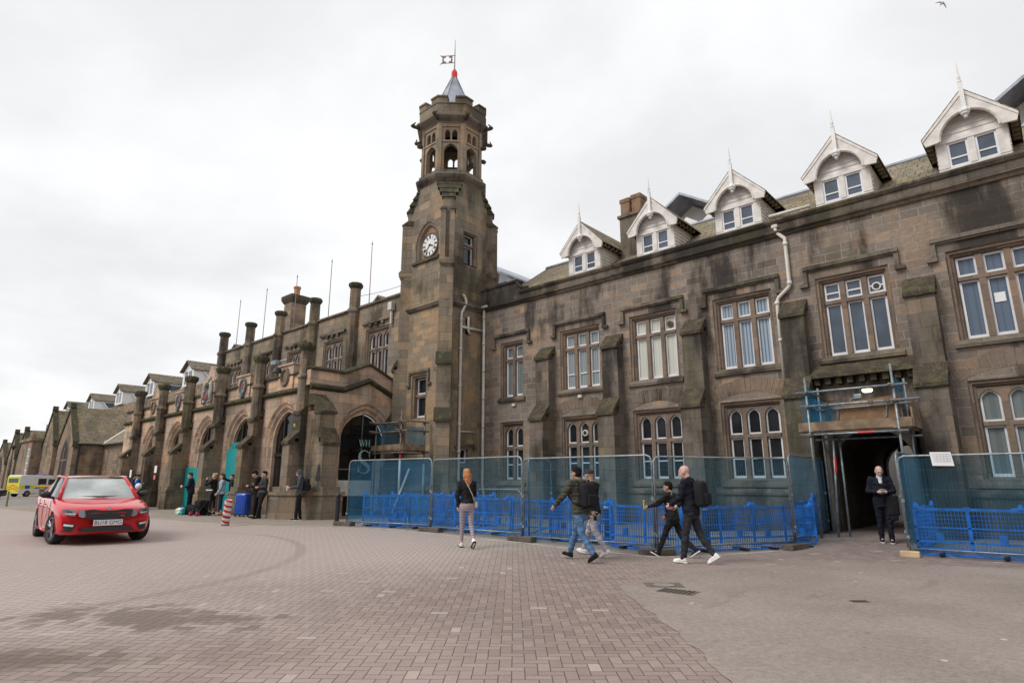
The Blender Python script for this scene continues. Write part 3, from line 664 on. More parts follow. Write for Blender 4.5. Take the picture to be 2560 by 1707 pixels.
# dormers
def roofz(y): return 9.35 + (y - 18.75) * (2.6 / 3.75)
for c in (-13.24, -10.05, -6.96, -3.76, -0.6, 2.6):
    y0 = 19.0
    m = MB()
    hb = 0.77
    ye = 18.75 + (10.62 - 9.35) / (2.6 / 3.75)
    # clapboarded cheeks and front
    for s in (-1, 1):
        n = 9
        for k in range(n):
            za, zb = 9.45 + k * 0.13, 9.45 + (k + 1) * 0.13
            yb = 18.75 + (zb - 9.35) / (2.6 / 3.75) + 0.1
            a = [(c + s * (hb + 0.03), y0 + 0.04, za), (c + s * (hb + 0.03), yb, za), (c + s * (hb + 0.005), yb, zb), (c + s * (hb + 0.005), y0 + 0.04, zb)]
            m.prism(a, (-s * 0.06, 0, 0))
    for zb, zt in ((9.4, 9.78),):
        m.box(c - hb, c + hb, y0, y0 + 0.1, zb, zt)
    for u0, u1 in ((-hb, -0.54), (-0.075, 0.075), (0.54, hb)):
        m.box(c + u0, c + u1, y0 - 0.015, y0 + 0.1, 9.781, 10.50)
    m.box(c - hb, c + hb, y0 - 0.03, y0 + 0.1, 10.50, 10.60)
    n = 5
    for k in range(n):
        za, zb = 10.601 + k * 0.14, 10.601 + (k + 1) * 0.14
        h = min(0.80, (11.80 - zb) / 1.085 - 0.02)
        m.prism([(c - h, y0, za), (c - h, y0 + 0.025, zb), (c - h, y0 + 0.1, zb), (c - h, y0 + 0.1, za)], (2 * h, 0, 0))
    d = m.build('dormer', 'cream', wing)
    m = MB(); s = MB(); p = MB()
    for sg in (-1, 1):
        a, b = sorted((sg * 0.54, sg * 0.075)); a += c; b += c
        xf = FY(y0)
        o_, i_ = rectpath((a + b) / 2, (b - a) / 2, 9.781, 10.5), rectpath((a + b) / 2, (b - a) / 2 - 0.055, 9.83, 10.45)
        pathband(s, xf, o_, 0.02, i_, 0.02, closed=True); pathband(s, xf, i_, 0.02, i_, 0.06, closed=True)
        s.box(a + 0.05, b - 0.05, y0 + 0.025, y0 + 0.06, 10.02, 10.06)
        p.add([xf(u, 0.055, z) for u, z in i_], [(0, 1, 2, 3)])
    s.build('sash', 'sash', d, fixn=False); p.build('pane', 'glass_dormer', d, fixn=False)
    # bargeboard with the round arched opening
    m = MB(); yb = 18.76
    P = arc(0.62, 0.68, 14, 0.97); zs = 10.5
    low = [(-0.62, zs)] + [(u, zs + z) for u, z in P[1:-1]] + [(0.62, zs)]
    for (ax, az), (bx_, bz) in zip(low[:-1], low[1:]):
        ta, tb = 11.80 - abs(ax) * 1.09, 11.80 - abs(bx_) * 1.09
        m.prism([(c + ax, yb, az), (c + bx_, yb, bz), (c + bx_, yb, tb), (c + ax, yb, ta)], (0, 0.06, 0))
    for sg in (-1, 1):
        m.prism([(c + sg * 0.62, yb, zs), (c + sg * 0.98, yb, 10.47), (c + sg * 1.04, yb, 10.665), (c + sg * 0.62, yb, 11.124)], (0, 0.06, 0))
        # raised outer fillet
        m.prism([(c, yb - 0.025, 11.82), (c + sg * 1.04, yb - 0.025, 10.69), (c + sg * 1.035, yb - 0.025, 10.61), (c, yb - 0.025, 11.70)], (0, 0.024, 0))
    q = [(u * 1.06, zs + z * 1.05) for u, z in P]
    m.tube([(c + u, yb - 0.005, z) for u, z in q], 0.03, 5)
    bo = m.build('bargeboard', 'cream', d)
    # turned finial
    m = MB(); yf = yb - 0.045
    m.box(c - 0.05, c + 0.05, yf - 0.05, yf + 0.05, 11.12, 11.98)
    m.lathe((c, yf, 0), [(0.02, 10.93), (0.055, 10.96), (0.04, 11.0), (0.10, 11.05), (0.10, 11.08), (0.13, 11.12), (0.12, 11.18), (0.07, 11.24)], 8)
    m.lathe((c, yf, 0), [(0.045, 11.98), (0.06, 12.02), (0.03, 12.06), (0.045, 12.15), (0.03, 12.24), (0.008, 12.62)], 8)
    m.build('finial', 'white', d)
    # roof of the dormer
    m = MB()
    yr = 18.75 + (11.80 - 9.35) / (2.6 / 3.75) + 0.2
    for sg in (-1, 1):
        yv = 18.75 + (10.66 - 9.35) / (2.6 / 3.75) + 0.3
        m.prism([(c, 18.735, 11.815), (c + sg * 1.055, 18.735, 10.665), (c + sg * 1.055, yv, 10.665), (c, yr, 11.815)], (0, 0, 0.035))
        for k in range(5):  # rafter feet
            y = 18.95 + k * 0.28
            m.box(c + sg * 0.93 - 0.08, c + sg * 0.93 + 0.08, y + 0.1, y + 0.15, 10.58, 10.68)
    m.build('dormer_roof', 'slate', d)
# chimney behind the dormers
m = MB()
m.box(-12.25, -11.35, 20.2, 21.2, 9.8, 12.1); m.box(-12.32, -11.28, 20.13, 21.27, 12.1, 12.22)
ch = m.build('chimney', 'cornice', wing)
for k, x in enumerate((-12.22, -11.76)):
    m = MB(); m.rbox(x, x + 0.42, 20.25 + 0.1 * k, 20.95, 12.22, 12.95 + 0.1 * k, 0.03); m.rbox(x - 0.03, x + 0.45, 20.22 + 0.1 * k, 20.98, 12.78 + 0.1 * k, 12.97 + 0.1 * k, 0.03)
    m.build('chimney_pot', 'brownstack', ch)
# rainwater pipes
def collar(m, p, r): m.lathe(p, [(r, -0.05), (r, 0.05)], 10)
m = MB(); y = YW - 0.09
m.tube([(-5.62, y, 9.20), (-5.60, y, 9.0), (-5.37, y, 8.74), (-5.37, y, 8.5), (-5.37, y, 7.25), (-5.42, y, 7.16), (-5.72, y, 6.92), (-5.78, y, 6.8), (-5.80, y - 0.0, 4.36)], 0.058, 8)
for z in (8.55, 7.3, 6.75, 5.6): collar(m, (-5.37 if z > 7 else -5.785, y, z), 0.072)
m.rbox(-5.71, -5.53, y - 0.07, y + 0.08, 9.13, 9.24, 0.02)
m.build('rainwater_pipe', 'pipe', wing, smooth=True)
m = MB()
m.tube([(-18.28, y, 9.08), (-18.28, y, 1.5), (-18.28, y, 1.35), (-18.1, y - 0.1, 1.1), (-18.1, y - 0.1, 0.2)], 0.06, 8)
m.rbox(-18.42, -18.1, y - 0.08, y + 0.08, 9.03, 9.16, 0.03)
for z in (8.6, 7.4, 6.2, 5.0, 3.8, 2.6): collar(m, (-18.28, y, z), 0.075)
m.build('rainwater_pipe', 'pipe', wing, smooth=True)
# round extract fans let into three panes, vent, paper, floodlight dots
for x, z in ((-9.51, 6.83), (-3.2, 6.80), (-13.2, 3.28)):
    m = MB(); yy = YW + 0.26
    for (r0, ya, mi) in ((0.115, 0.0, 0), (0.078, -0.012, 1)):
        m.loft([[(x + r0 * math.cos(2 * math.pi * k / 16), yy + ya + dd, z + r0 * math.sin(2 * math.pi * k / 16)) for k in range(16)] for dd in (-0.05, 0.02)], mi)
    m.build('extract_fan', ['brownstack' if x < -5 and z > 6 else 'white', 'black'], wing)
m = MB(); m.box(-0.72, -0.5, YW + 0.262, YW + 0.27, 5.83, 6.07); m.build('paper_notice', 'paper', wing)
for x, z in ((-13.2, 4.62), (-16.55, 4.58)):
    m = MB(); m.rbox(x - 0.09, x + 0.09, YW - 0.09, YW - 0.002, z - 0.06, z + 0.06, 0.02); m.build('bulkhead_light', 'pipe', wing)
m = MB(); m.box(-9.95, -9.72, YW - 0.012, YW - 0.001, 4.56, 4.67); m.build('air_brick', 'brownstack', wing)
# archway of the passage with its dark tunnel
m = MB()
archwall(m, F, -4.8, -2.72, 0.0, 3.3, -3.76, 0.9, 2.05, 0.85, n=14, k=0.9)
pa = archpath(-3.76, 0.9, 0, 2.05, 0.85, 14, 0.9)
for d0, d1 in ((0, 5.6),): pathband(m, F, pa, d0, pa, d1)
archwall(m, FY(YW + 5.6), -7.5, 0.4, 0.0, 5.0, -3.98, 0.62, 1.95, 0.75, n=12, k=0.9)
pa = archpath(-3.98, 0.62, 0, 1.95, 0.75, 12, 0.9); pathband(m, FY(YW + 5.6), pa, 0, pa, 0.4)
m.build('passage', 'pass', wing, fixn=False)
m = MB(); m.box(-4.82, -4.70, 17.9, YW - 0.002, 0, 3.3); m.build('passage_jamb', 'butt', wing)
m = MB(); m.box(-2.8, -2.70, 17.9, YW - 0.002, 0, 3.3); m.build('passage_jamb', 'butt', wing)
m = MB()
m.prism([(-5.02, YW - 0.42, 4.30), (-5.02, YW - 0.40, 4.42), (-5.02, YW - 0.002, 4.72), (-5.02, YW - 0.002, 4.30)], (2.5, 0, 0))
for k in range(9): m.box(-4.95 + k * 0.28, -4.81 + k * 0.28, YW - 0.3, YW - 0.002, 4.12, 4.299)
m.build('mossy_ledge', 'moss', wing)
# tooled quoins beside the right hand windows
# ---------------------------------------------------------------- clock tower
TX, TY, TW = -19.92, 17.7, 1.42
TF, TR = TY - TW, TX + TW          # front plane y, right plane x
tower = thing('clock_tower', 'tall stone clock tower with battlemented belfry, lead cone and weather vane', 'tower', (TX, TY, 0))
FT, RT = FY(TF), FX(TR)
m = MB()
m2 = MB()
# lower stage (warm rubble), upper stage (grey green ashlar)
wallgrid(m, FT, TX - TW, TR, 0, 9.0, [(-20.55 - 0.02, -19.62, 4.1, 5.95)])
wallgrid(m, RT, TF, TY + TW, 0, 9.0, [(17.2, 17.9, 1.2, 2.92), (17.44, 17.62, 7.72, 8.45)])
wallgrid(m2, RT, TF, TY + TW, 9.0, 13.2, [(17.22, 18.08, 10.9, 12.46)])
wallgrid(m2, FT, TX - TW, TR, 9.0, 11.2, [])
CLX = -19.86
archwall(m2, FT, TX - TW, TR, 11.2, 13.2, CLX, 0.80, 12.0, 1.0, n=14, k=0.8)
for mm, za, zb in ((m, 0, 9.0), (m2, 9.0, 13.2)):
    for a, b in (((TX - TW, TF), (TX - TW, TY + TW)), ((TX - TW, TY + TW), (TR, TY + TW))):
        mm.add([(*a, za), (*b, za), (*b, zb), (*a, zb)], [(0, 1, 2, 3)])
m.build('shaft', 'towerlow', tower, fixn=False)
def octa(a, c, z):   # square of half width a with corner cut c
    k = a - c
    return [(TX + x, TY + y, z) for x, y in ((-k, -a), (k, -a), (a, -k), (a, k), (k, a), (-k, a), (-a, k), (-a, -k))]
rg = 2 - math.sqrt(2)
m2.loft([octa(TW, 0.02, 13.2), octa(TW, 0.06, 13.35), octa(TW, TW * rg, 14.85)], cap=False)
m2.build('upper_shaft', 'tower', tower, fixn=False)
# string course and its returns
m = MB()
m.loft([octa(TW + e, 0.02, z) for e, z in ((0.0, 8.82), (0.10, 8.9), (0.16, 9.0), (0.13, 9.06), (0.0, 9.18))], cap=False)
m.build('string_course', 'cornice', tower)
m = MB()
m.loft([octa(TW + e, 0.02, z) for e, z in ((0.14, 0.0), (0.14, 1.1), (0.2, 1.14), (0.2, 1.22), (0.0, 1.42))], cap=False)
m.build('plinth', 'towerlow', tower)
m = MB()
m.prism([(TX - 0.9, TF - 0.09, 11.06), (TX - 0.9, TF - 0.09, 11.12), (TX - 0.9, TF + 0.0, 11.24), (TX - 0.9, TF, 11.06)], (1.8, 0, 0))
m.build('clock_sill', 'coping', tower)
# diagonal buttresses at the four corners
RA = math.sqrt(0.5)
for sx_, sy_ in ((1, -1), (-1, -1), (1, 1), (-1, 1)):
    dx_, dy_ = sx_ * RA, sy_ * RA
    def P(r, t, z): return (TX + dx_ * r - dy_ * t, TY + dy_ * r + dx_ * t, z)
    def bx(mm, r0, r1, t0, t1, z0, z1): mm.loft([[P(r0, t0, z), P(r1, t0, z), P(r1, t1, z), P(r0, t1, z)] for z in (z0, z1)])
    m = MB(); hw = 0.30
    bx(m, 1.5, 2.72, -hw - 0.08, hw + 0.08, 0, 1.1); bx(m, 1.5, 2.66, -hw - 0.05, hw + 0.05, 1.1, 1.3)
    bx(m, 1.5, 2.52, -hw, hw, 1.3, 3.93)
    bx(m, 1.5, 2.33, -hw + 0.004, hw - 0.004, 3.93, 6.3)
    bx(m, 1.5, 2.18, -hw + 0.008, hw - 0.008, 6.3, 10.45)
    # bracket, slotted upper pilasters, panel
    m.loft([[P(1.5, -w_, z), P(r, -w_, z), P(r, w_, z), P(1.5, w_, z)] for r, w_, z in ((2.12, 0.12, 10.2), (2.16, 0.2, 10.45), (2.28, 0.31, 10.6), (2.30, 0.33, 10.76), (2.22, 0.33, 10.86))])
    bx(m, 1.5, 2.05, -hw + 0.01, hw - 0.01, 10.45, 13.2)
    for t0, t1 in ((-hw, -0.085), (0.085, hw)):
        bx(m, 2.0, 2.2, t0, t1, 10.86, 13.1)
    bx(m, 1.5, 1.98, -0.24, 0.24, 13.2, 13.75)
    b = m.build('corner_buttress', 'tower', tower)
    m = MB()
    for (ra, rb, za, zb, e) in ((2.62, 2.33, 3.93, 4.42, 0.05), (2.42, 2.18, 6.28, 6.75, 0.05)):
        rm, zm_ = (ra + rb) / 2, (za + zb) / 2
        for (p, q, zp, zq) in ((rm, rb, zm_, zb), (ra, rm, za, zm_ + 0.04)):
            m.loft([[P(p, t, zp), P(q, t, zq), P(q, t, zp - 0.1), P(p, t, zp - 0.1)] for t in (-hw - e, hw + e)])
            e -= 0.004
        m.build('weathering', 'coping', b); m = MB()
    for t0, t1 in ((-hw - 0.03, -0.07), (0.07, hw + 0.03)):
        m.loft([[P(2.24, t, 13.1), P(1.98, t, 13.32), P(1.6, t, 13.32), P(1.6, t, 13.1)] for t in (t0, t1)])
        m.build('weathering', 'coping', b); m = MB()
    for k, (r0, z0, w0) in enumerate(((2.06, 13.76, 0.30), (1.92, 14.05, 0.42), (1.76, 14.33, 0.52), (1.60, 14.6, 0.58))):
        m.loft([[P(r0, t, z0), P(r0 - 0.2, t, z0 + 0.3), P(1.2, t, z0 + 0.3), P(1.2, t, z0)] for t in (-w0, w0)])
    m.build('weathering', 'coping', b)
# clock in its arched recess
m = MB()
pr = lambda a: archpath(CLX, a, 11.2, 12.0, a * 1.25, 14, 0.8)
pathband(m, FT, pr(0.80), 0.0, pr(0.76), 0.06); pathband(m, FT, pr(0.76), 0.06, pr(0.69), 0.07); pathband(m, FT, pr(0.69), 0.07, pr(0.62), 0.17)
P_ = pr(0.62); m.add([FT(u, 0.19, z) for u, z in P_], [list(range(len(P_)))])
pathband(m, FT, P_, 0.17, P_, 0.19)
for r0, r1, d0, d1 in ((0.62, 0.56, 0.188, 0.10), (0.56, 0.50, 0.10, 0.15)):
    n = 28; a = [(CLX + r0 * math.cos(2 * math.pi * k / n), 11.90 + r0 * math.sin(2 * math.pi * k / n)) for k in range(n)]
    b_ = [(CLX + r1 * math.cos(2 * math.pi * k / n), 11.90 + r1 * math.sin(2 * math.pi * k / n)) for k in range(n)]
    pathband(m, FT, a, d0, b_, d1, closed=True)
m.build('clock_recess', 'trim', tower, fixn=False)
m = MB(); n = 32
yc = TF + 0.145
m.loft([[(CLX + 0.53 * math.cos(2 * math.pi * k / n), y, 11.9 + 0.53 * math.sin(2 * math.pi * k / n)) for k in range(n)] for y in (yc, yc + 0.03)])
cf_ = m.build('clock_face', 'white', tower)
m = MB()
numer = {1: 'I', 2: 'II', 3: 'III', 4: 'IIII', 5: 'V', 6: 'VI', 7: 'VII', 8: 'VIII', 9: 'IX', 10: 'X', 11: 'XI', 12: 'XII'}
for h in range(1, 13):
    a = R(90 - 30 * h); ur = Vector((math.cos(a), 0, math.sin(a))); ut = Vector((math.sin(a), 0, -math.cos(a)))
    c0 = Vector((CLX, yc - 0.006, 11.9)); ch = numer[h]; x = 0; segs = []
    for q in ch:
        wd = {'I': 0.034, 'V': 0.062, 'X': 0.062}[q]
        if q == 'I': segs.append(((x + wd / 2, 1), (x + wd / 2, -1)))
        elif q == 'V': segs += [((x + 0.008, 1), (x + wd / 2, -1)), ((x + wd - 0.008, 1), (x + wd / 2, -1))]
        else: segs += [((x + 0.008, 1), (x + wd - 0.008, -1)), ((x + wd - 0.008, 1), (x + 0.008, -1))]
        x += wd
    for (xa, ra), (xb, rb) in segs:
        p, q = (c0 + ur * (0.40 + 0.075 * rr) + ut * (xx - x / 2) for xx, rr in ((xa, ra), (xb, rb)))
        t = (q - p).normalized(); sd = Vector((t.z, 0, -t.x)) * 0.013
        m.prism([p - sd, p + sd, q + sd, q - sd], (0, 0.006, 0))
for rr, th in ((0.515, 0.016), (0.305, 0.008)):
    pathband(m, lambda u, d, z: (u, yc - 0.004 + d, z), [(CLX + (rr - th) * math.cos(2 * math.pi * k / n), 11.9 + (rr - th) * math.sin(2 * math.pi * k / n)) for k in range(n)], 0, [(CLX + rr * math.cos(2 * math.pi * k / n), 11.9 + rr * math.sin(2 * math.pi * k / n)) for k in range(n)], 0, closed=True)
m.build('clock_numerals', 'black', cf_, fixn=False)
for ang, ln, wd in ((R(90 - 30 * 3.62), 0.27, 0.028), (R(90 - 6 * 37.5), 0.40, 0.02)):
    m = MB(); t = Vector((math.cos(ang), 0, math.sin(ang))); sd = Vector((t.z, 0, -t.x)); c0 = Vector((CLX, yc - 0.022, 11.9))
    m.prism([c0 - t * 0.08 - sd * wd, c0 - t * 0.08 + sd * wd, c0 + t * ln * 0.75 + sd * wd, c0 + t * ln, c0 + t * ln * 0.75 - sd * wd], (0, 0.008, 0))
    m.build('clock_hand', 'black', cf_)
# windows of the shaft
window(tower, RT, 17.65, 11.0, 12.38, 0.62, 1, 11.9, gl='glass_low', extra=0.10, sash=0.04)
window(tower, RT, 17.55, 1.28, 2.84, 0.5, 1, 2.2, gl='glass_low', extra=0.09)
window(tower, FT, -20.09, 4.17, 5.84, 0.72, 1, 5.1, gl='glass_low', extra=0.10)
m = MB(); label_mould(m, FT, -20.09, 0.68, 6.18, 0.5, 0.1, 0.09); m.build('hood_mould', 'cornice', tower)
m = MB(); label_mould(m, RT, 17.55, 0.5, 3.05, 0.05, 0.07, 0.06); m.build('hood_mould', 'cornice', tower)
m = MB(); m.box(TR - 0.25, TR - 0.2, 17.4, 17.66, 7.7, 8.48); m.build('slit_pane', 'glass_low', tower)
# belfry: eight pierced faces
m = MB()
AP = TW; SD = 2 * AP * math.tan(math.pi / 8)
for k in range(8):
    a = R(45 * k - 90); nx, ny = math.cos(a), math.sin(a); tx, ty = -ny, nx
    xf = lambda u, d, z, nx=nx, ny=ny, tx=tx, ty=ty: (TX + nx * (AP - d) + tx * u, TY + ny * (AP - d) + ty * u, z)
    h2 = SD / 2
    for d in (0.07, 0.30):
        hi = h2 - d * math.tan(math.pi / 8)
        archwall(m, xf, -hi, hi, 15.4, 16.86, 0, 0.32, 16.46, 0.33, d=d, n=10)
        wallgrid(m, xf, -hi, hi, 16.86, 16.95, [], d=d)
        for s in (-1, 1):
            archwall(m, xf, min(0, s * hi), max(0, s * hi), 16.95, 17.86, s * 0.165, 0.125, 17.34, 0.16, d=d, n=6)
    pp = archpath(0, 0.32, 15.4, 16.46, 0.33, 10); pathband(m, xf, pp, 0.07, pp, 0.30)
    for s in (-1, 1):
        pp = archpath(s * 0.165, 0.125, 16.95, 17.34, 0.16, 6); pathband(m, xf, pp, 0.07, pp, 0.30, closed=True)
    # attached corner shafts, head rail, transom fillet
    c0, c1 = xf(-h2, 0.0, 0), xf(-h2 + 0.17, 0.0, 0); e0, e1 = xf(h2 - 0.17, 0, 0), xf(h2, 0, 0)
    for u0, u1, z0, z1, d0 in ((-h2, -h2 + 0.15, 15.4, 17.86, 0.0), (h2 - 0.15, h2, 15.4, 17.86, 0.0), (-h2 + 0.15, h2 - 0.15, 17.64, 17.86, 0.02), (-h2 + 0.15, h2 - 0.15, 16.86, 16.95, 0.03)):
        m.loft([[xf(u0, d0, z), xf(u1, d0, z), xf(u1, d0 + 0.12, z), xf(u0, d0 + 0.12, z)] for z in (z0, z1)])
m.build('belfry', 'belfry', tower, fixn=False)
def orings(l): return [octa(a, a * rg, z) for a, z in l]
m = MB()
m.loft(orings([(1.42, 14.8), (1.47, 14.86), (1.60, 14.98), (1.64, 15.08), (1.62, 15.14), (1.50, 15.26), (1.50, 15.36), (1.42, 15.42), (0.3, 15.43)]), cap=False)
m.build('belfry_sill', 'cornice', tower)
m = MB()
m.loft(orings([(0.3, 17.80), (1.42, 17.80), (1.46, 17.86), (1.62, 17.98), (1.70, 18.06), (1.70, 18.14), (1.58, 18.2)]), cap=False)
m.build('belfry_cornice', 'cornice', tower)
m = MB()
def battl(a, b, z0, z1, f0, f1, cap=False):
    for k in range(8):
        an = R(45 * k - 90); nx, ny = math.cos(an), math.sin(an); tx, ty = -ny, nx
        h = math.tan(math.pi / 8)
        for u0, u1 in ((-1, -f0), (f0, 1)) if f0 > 0 else ((-1, 1),):
            ring = []
            for r, u in ((a, u0), (a, u1), (b, u1), (b, u0)):
                uu = u * r * h
                ring.append((TX + nx * r + tx * uu, TY + ny * r + ty * uu))
            m.loft([[(x, y, z) for x, y in ring] for z in (z0, z1)])
battl(1.57, 1.30, 18.19, 18.74, 0, 1); battl(1.60, 1.27, 18.74, 18.80, 0, 1)
battl(1.57, 1.30, 18.80, 19.06, 0.30, 1); battl(1.62, 1.25, 19.06, 19.14, 0.27, 1)
m.build('battlement', 'tower', tower)
for k in range(8):
    a = R(45 * k - 67.5); ct, st = math.cos(a), math.sin(a)
    m = MB(); r0 = 1.58
    q = lambda r, t, z: (TX + ct * r - st * t, TY + st * r + ct * t, z)
    m.tube([q(r0, 0, 17.98), q(r0 + 0.18, 0, 18.0), q(r0 + 0.32, 0, 17.97), q(r0 + 0.44, 0, 18.02), q(r0 + 0.52, 0, 17.97)], [0.11, 0.11, 0.08, 0.11, 0.05], 6)
    m.tube([q(r0 + 0.4, -0.08, 18.08), q(r0 + 0.34, -0.1, 18.15)], 0.035, 4); m.tube([q(r0 + 0.4, 0.08, 18.08), q(r0 + 0.34, 0.1, 18.15)], 0.035, 4)
    if k % 4 in (2, 3): m.tube([q(r0 - 0.05, 0, 17.0), q(r0 + 0.08, 0, 17.0), q(r0 + 0.17, 0, 16.97)], [0.10, 0.11, 0.08], 6)
    m.build('gargoyle', 'moss', tower)
m = MB()
m.loft(orings([(1.3, 18.7), (1.10, 18.75), (1.02, 18.9), (0.11, 21.25)]))
m.tube([(TX, TY, 21.2), (TX, TY, 21.3)], 0.13, 8)
sp_ = m.build('lead_cone', 'lead', tower)
m = MB(); rib = orings([(1.03, 18.9), (0.125, 21.25)])
for k in range(8): m.tube([rib[0][k], rib[1][k]], 0.022, 5)
m.build('cone_roll', 'lead', sp_)
m = MB(); m.lathe((TX, TY, 0), [(0.15, 21.22), (0.16, 21.5), (0.15, 21.58), (0.06, 21.74)], 8); m.build('red_cap', 'red', sp_)
m = MB()
m.tube([(TX, TY, 21.7), (TX, TY, 22.6), (TX, TY, 23.5)], [0.032, 0.024, 0.008], 6)
vd = Vector((-0.80, -0.60, 0)); v0 = Vector((TX, TY, 0))
def vq(a, b, z0, z1): m.prism([v0 + vd * a + Vector((0, 0, z0)), v0 + vd * b + Vector((0, 0, z0)), v0 + vd * b + Vector((0, 0, z1)), v0 + vd * a + Vector((0, 0, z1))], (0.006, -0.008, 0))
Z = 22.12
vq(-0.03, 0.66, Z + 0.42, Z + 0.46); vq(-0.03, 0.66, Z, Z + 0.04); vq(0.12, 0.20, Z + 0.04, Z + 0.42); vq(0.56, 0.64, Z + 0.04, Z + 0.42)
for (a, b) in ((0.2, 0.3), (0.46, 0.56)):
    vq(a, b, Z + 0.04, Z + 0.13); vq(a, b, Z + 0.33, Z + 0.42)
m.prism([v0 + vd * 0.64 + Vector((0, 0, Z)), v0 + vd * 0.78 + Vector((0, 0, Z - 0.06)), v0 + vd * 0.64 + Vector((0, 0, Z + 0.1))], (0.006, -0.008, 0))
m.prism([v0 + vd * 0.64 + Vector((0, 0, Z + 0.46)), v0 + vd * 0.78 + Vector((0, 0, Z + 0.50)), v0 + vd * 0.64 + Vector((0, 0, Z + 0.36))], (0.006, -0.008, 0))
m.build('weather_vane', 'rust', tower)
# rainwater pipe down the right face
m = MB(); xp = TR + 0.09
m.tube([(xp, 17.16, 9.42), (xp, 17.22, 9.40), (xp, 17.36, 9.22), (xp, 17.36, 9.05), (xp, 17.12, 8.62), (xp, 17.10, 8.4), (xp, 17.10, 1.6), (xp, 17.16, 1.35), (xp, 17.4, 1.2)], 0.062, 8)
for z in (8.3, 7.0, 5.4, 3.8, 2.7): m.lathe((xp, 17.1, z), [(0.08, -0.05), (0.08, 0.05)], 10)
m.tube([(xp, 17.1, 7.98), (xp, 18.4, 8.02)], 0.06, 8); m.tube([(xp, 17.52, 8.5), (xp, 17.52, 7.9), (xp, 17.62, 7.75)], 0.06, 8)
m.tube([(xp, 17.1, 3.53), (xp, 18.0, 3.55)], 0.025, 6)
m.build('rainwater_pipe', 'pipe', tower, smooth=True)

# ---------------------------------------------------------------- arcade (porte-cochere)
B, XP = 3.95, -22.05
YA, XR = 12.3, -21.5
arcade = thing('entrance_arcade', 'stone entrance arcade of pointed arches with octagonal pinnacled piers and carved crests', 'building', (-30, YA, 0))
FA, RA_ = FY(YA), FX(XR)
m = MB()
NB = 5
def orders(mb, xf, uc, a, zs, h, z0=0.0, k=0.85):
    pr = lambda e: archpath(uc, a - e, z0, zs, h - e * 1.15, 14, k)
    pathband(mb, xf, pr(0), 0.0, pr(0.10), 0.10); pathband(mb, xf, pr(0.10), 0.10, pr(0.16), 0.10)
    pathband(mb, xf, pr(0.16), 0.10, pr(0.26), 0.22); pathband(mb, xf, pr(0.26), 0.22, pr(0.34), 0.22); pathband(mb, xf, pr(0.34), 0.22, pr(0.36), 0.36)
    return pr(0.37)
inner = []
for k in range(NB):
    uc = XP - B * (k + 0.5)
    archwall(m, FA, uc - B / 2, uc + B / 2, 0.0, 5.13, uc, 1.46, 3.15, 1.62, k=0.85)
wallgrid(m, FA, XP - B * NB - 3.0, XP - B * NB, 0, 5.13, [])
m.box(XP - B * NB - 3.0, XP + 0.3, YA + 0.03, YA + 0.3, 5.28, 5.82)
# return wall with its gabled head
def zt(u): return 5.08 + max(0, 0.52 * (1 - abs(u - 14.72) / 1.22))
archwall(m, RA_, 12.0, TF - 0.0, 0, 5.0, 14.72, 1.42, 3.25, 1.46, k=0.82, ztop=zt, n=20)
PR = []
u = 12.0
prof = [12.0, 13.5, 14.72, 15.94, TF]
for a, b in zip(prof[:-1], prof[1:]):
    m.prism([(XR - 0.03, a, zt(a) + 0.14), (XR - 0.03, b, zt(b) + 0.14), (XR - 0.03, b, zt(b) + 0.80), (XR - 0.03, a, zt(a) + 0.80)], (-0.27, 0, 0))
arw = m.build('wall', 'ashlar', arcade, fixn=False)
for k in range(NB):
    m = MB(); uc = XP - B * (k + 0.5)
    ip = orders(m, FA, uc, 1.46, 3.15, 1.62)
    ao = m.build('arch_moulding', 'ashlar', arcade, fixn=False)
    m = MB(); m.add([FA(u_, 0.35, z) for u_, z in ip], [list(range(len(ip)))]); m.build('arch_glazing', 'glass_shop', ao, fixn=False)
    m = MB()
    for x in (-0.36, 0.36): m.box(uc + x - 0.04, uc + x + 0.04, YA + 0.28, YA + 0.345, 0, 4.1)
    m.box(uc - 1.05, uc + 1.05, YA + 0.275, YA + 0.346, 2.55, 2.67); m.build('arch_frame', 'iron', ao)
m = MB(); ip = orders(m, RA_, 14.72, 1.42, 3.25, 1.46, 0, 0.82)
ro = m.build('arch_moulding', 'ashlar', arcade, fixn=False)
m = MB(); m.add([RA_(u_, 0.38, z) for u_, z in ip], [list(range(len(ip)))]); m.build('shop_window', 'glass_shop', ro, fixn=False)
m = MB(); xs = XR - 0.34
m.box(xs - 0.03, xs + 0.02, 13.3, 14.5, 1.98, 2.02); m.box(xs - 0.03, xs + 0.02, 15.76, 15.82, 0.2, 2.2); m.box(xs - 0.03, xs + 0.02, 14.72, 14.75, 2.02, 4.5)
m.build('shopfront_frame', 'galv', ro)
m = MB(); m.box(xs - 0.02, xs + 0.03, 13.32, 15.30, 0.95, 1.56); m.box(xs - 0.02, xs + 0.03, 15.34, 15.72, 0.25, 2.40); m.build('shopfront_panel', 'cream', ro)
m = MB()
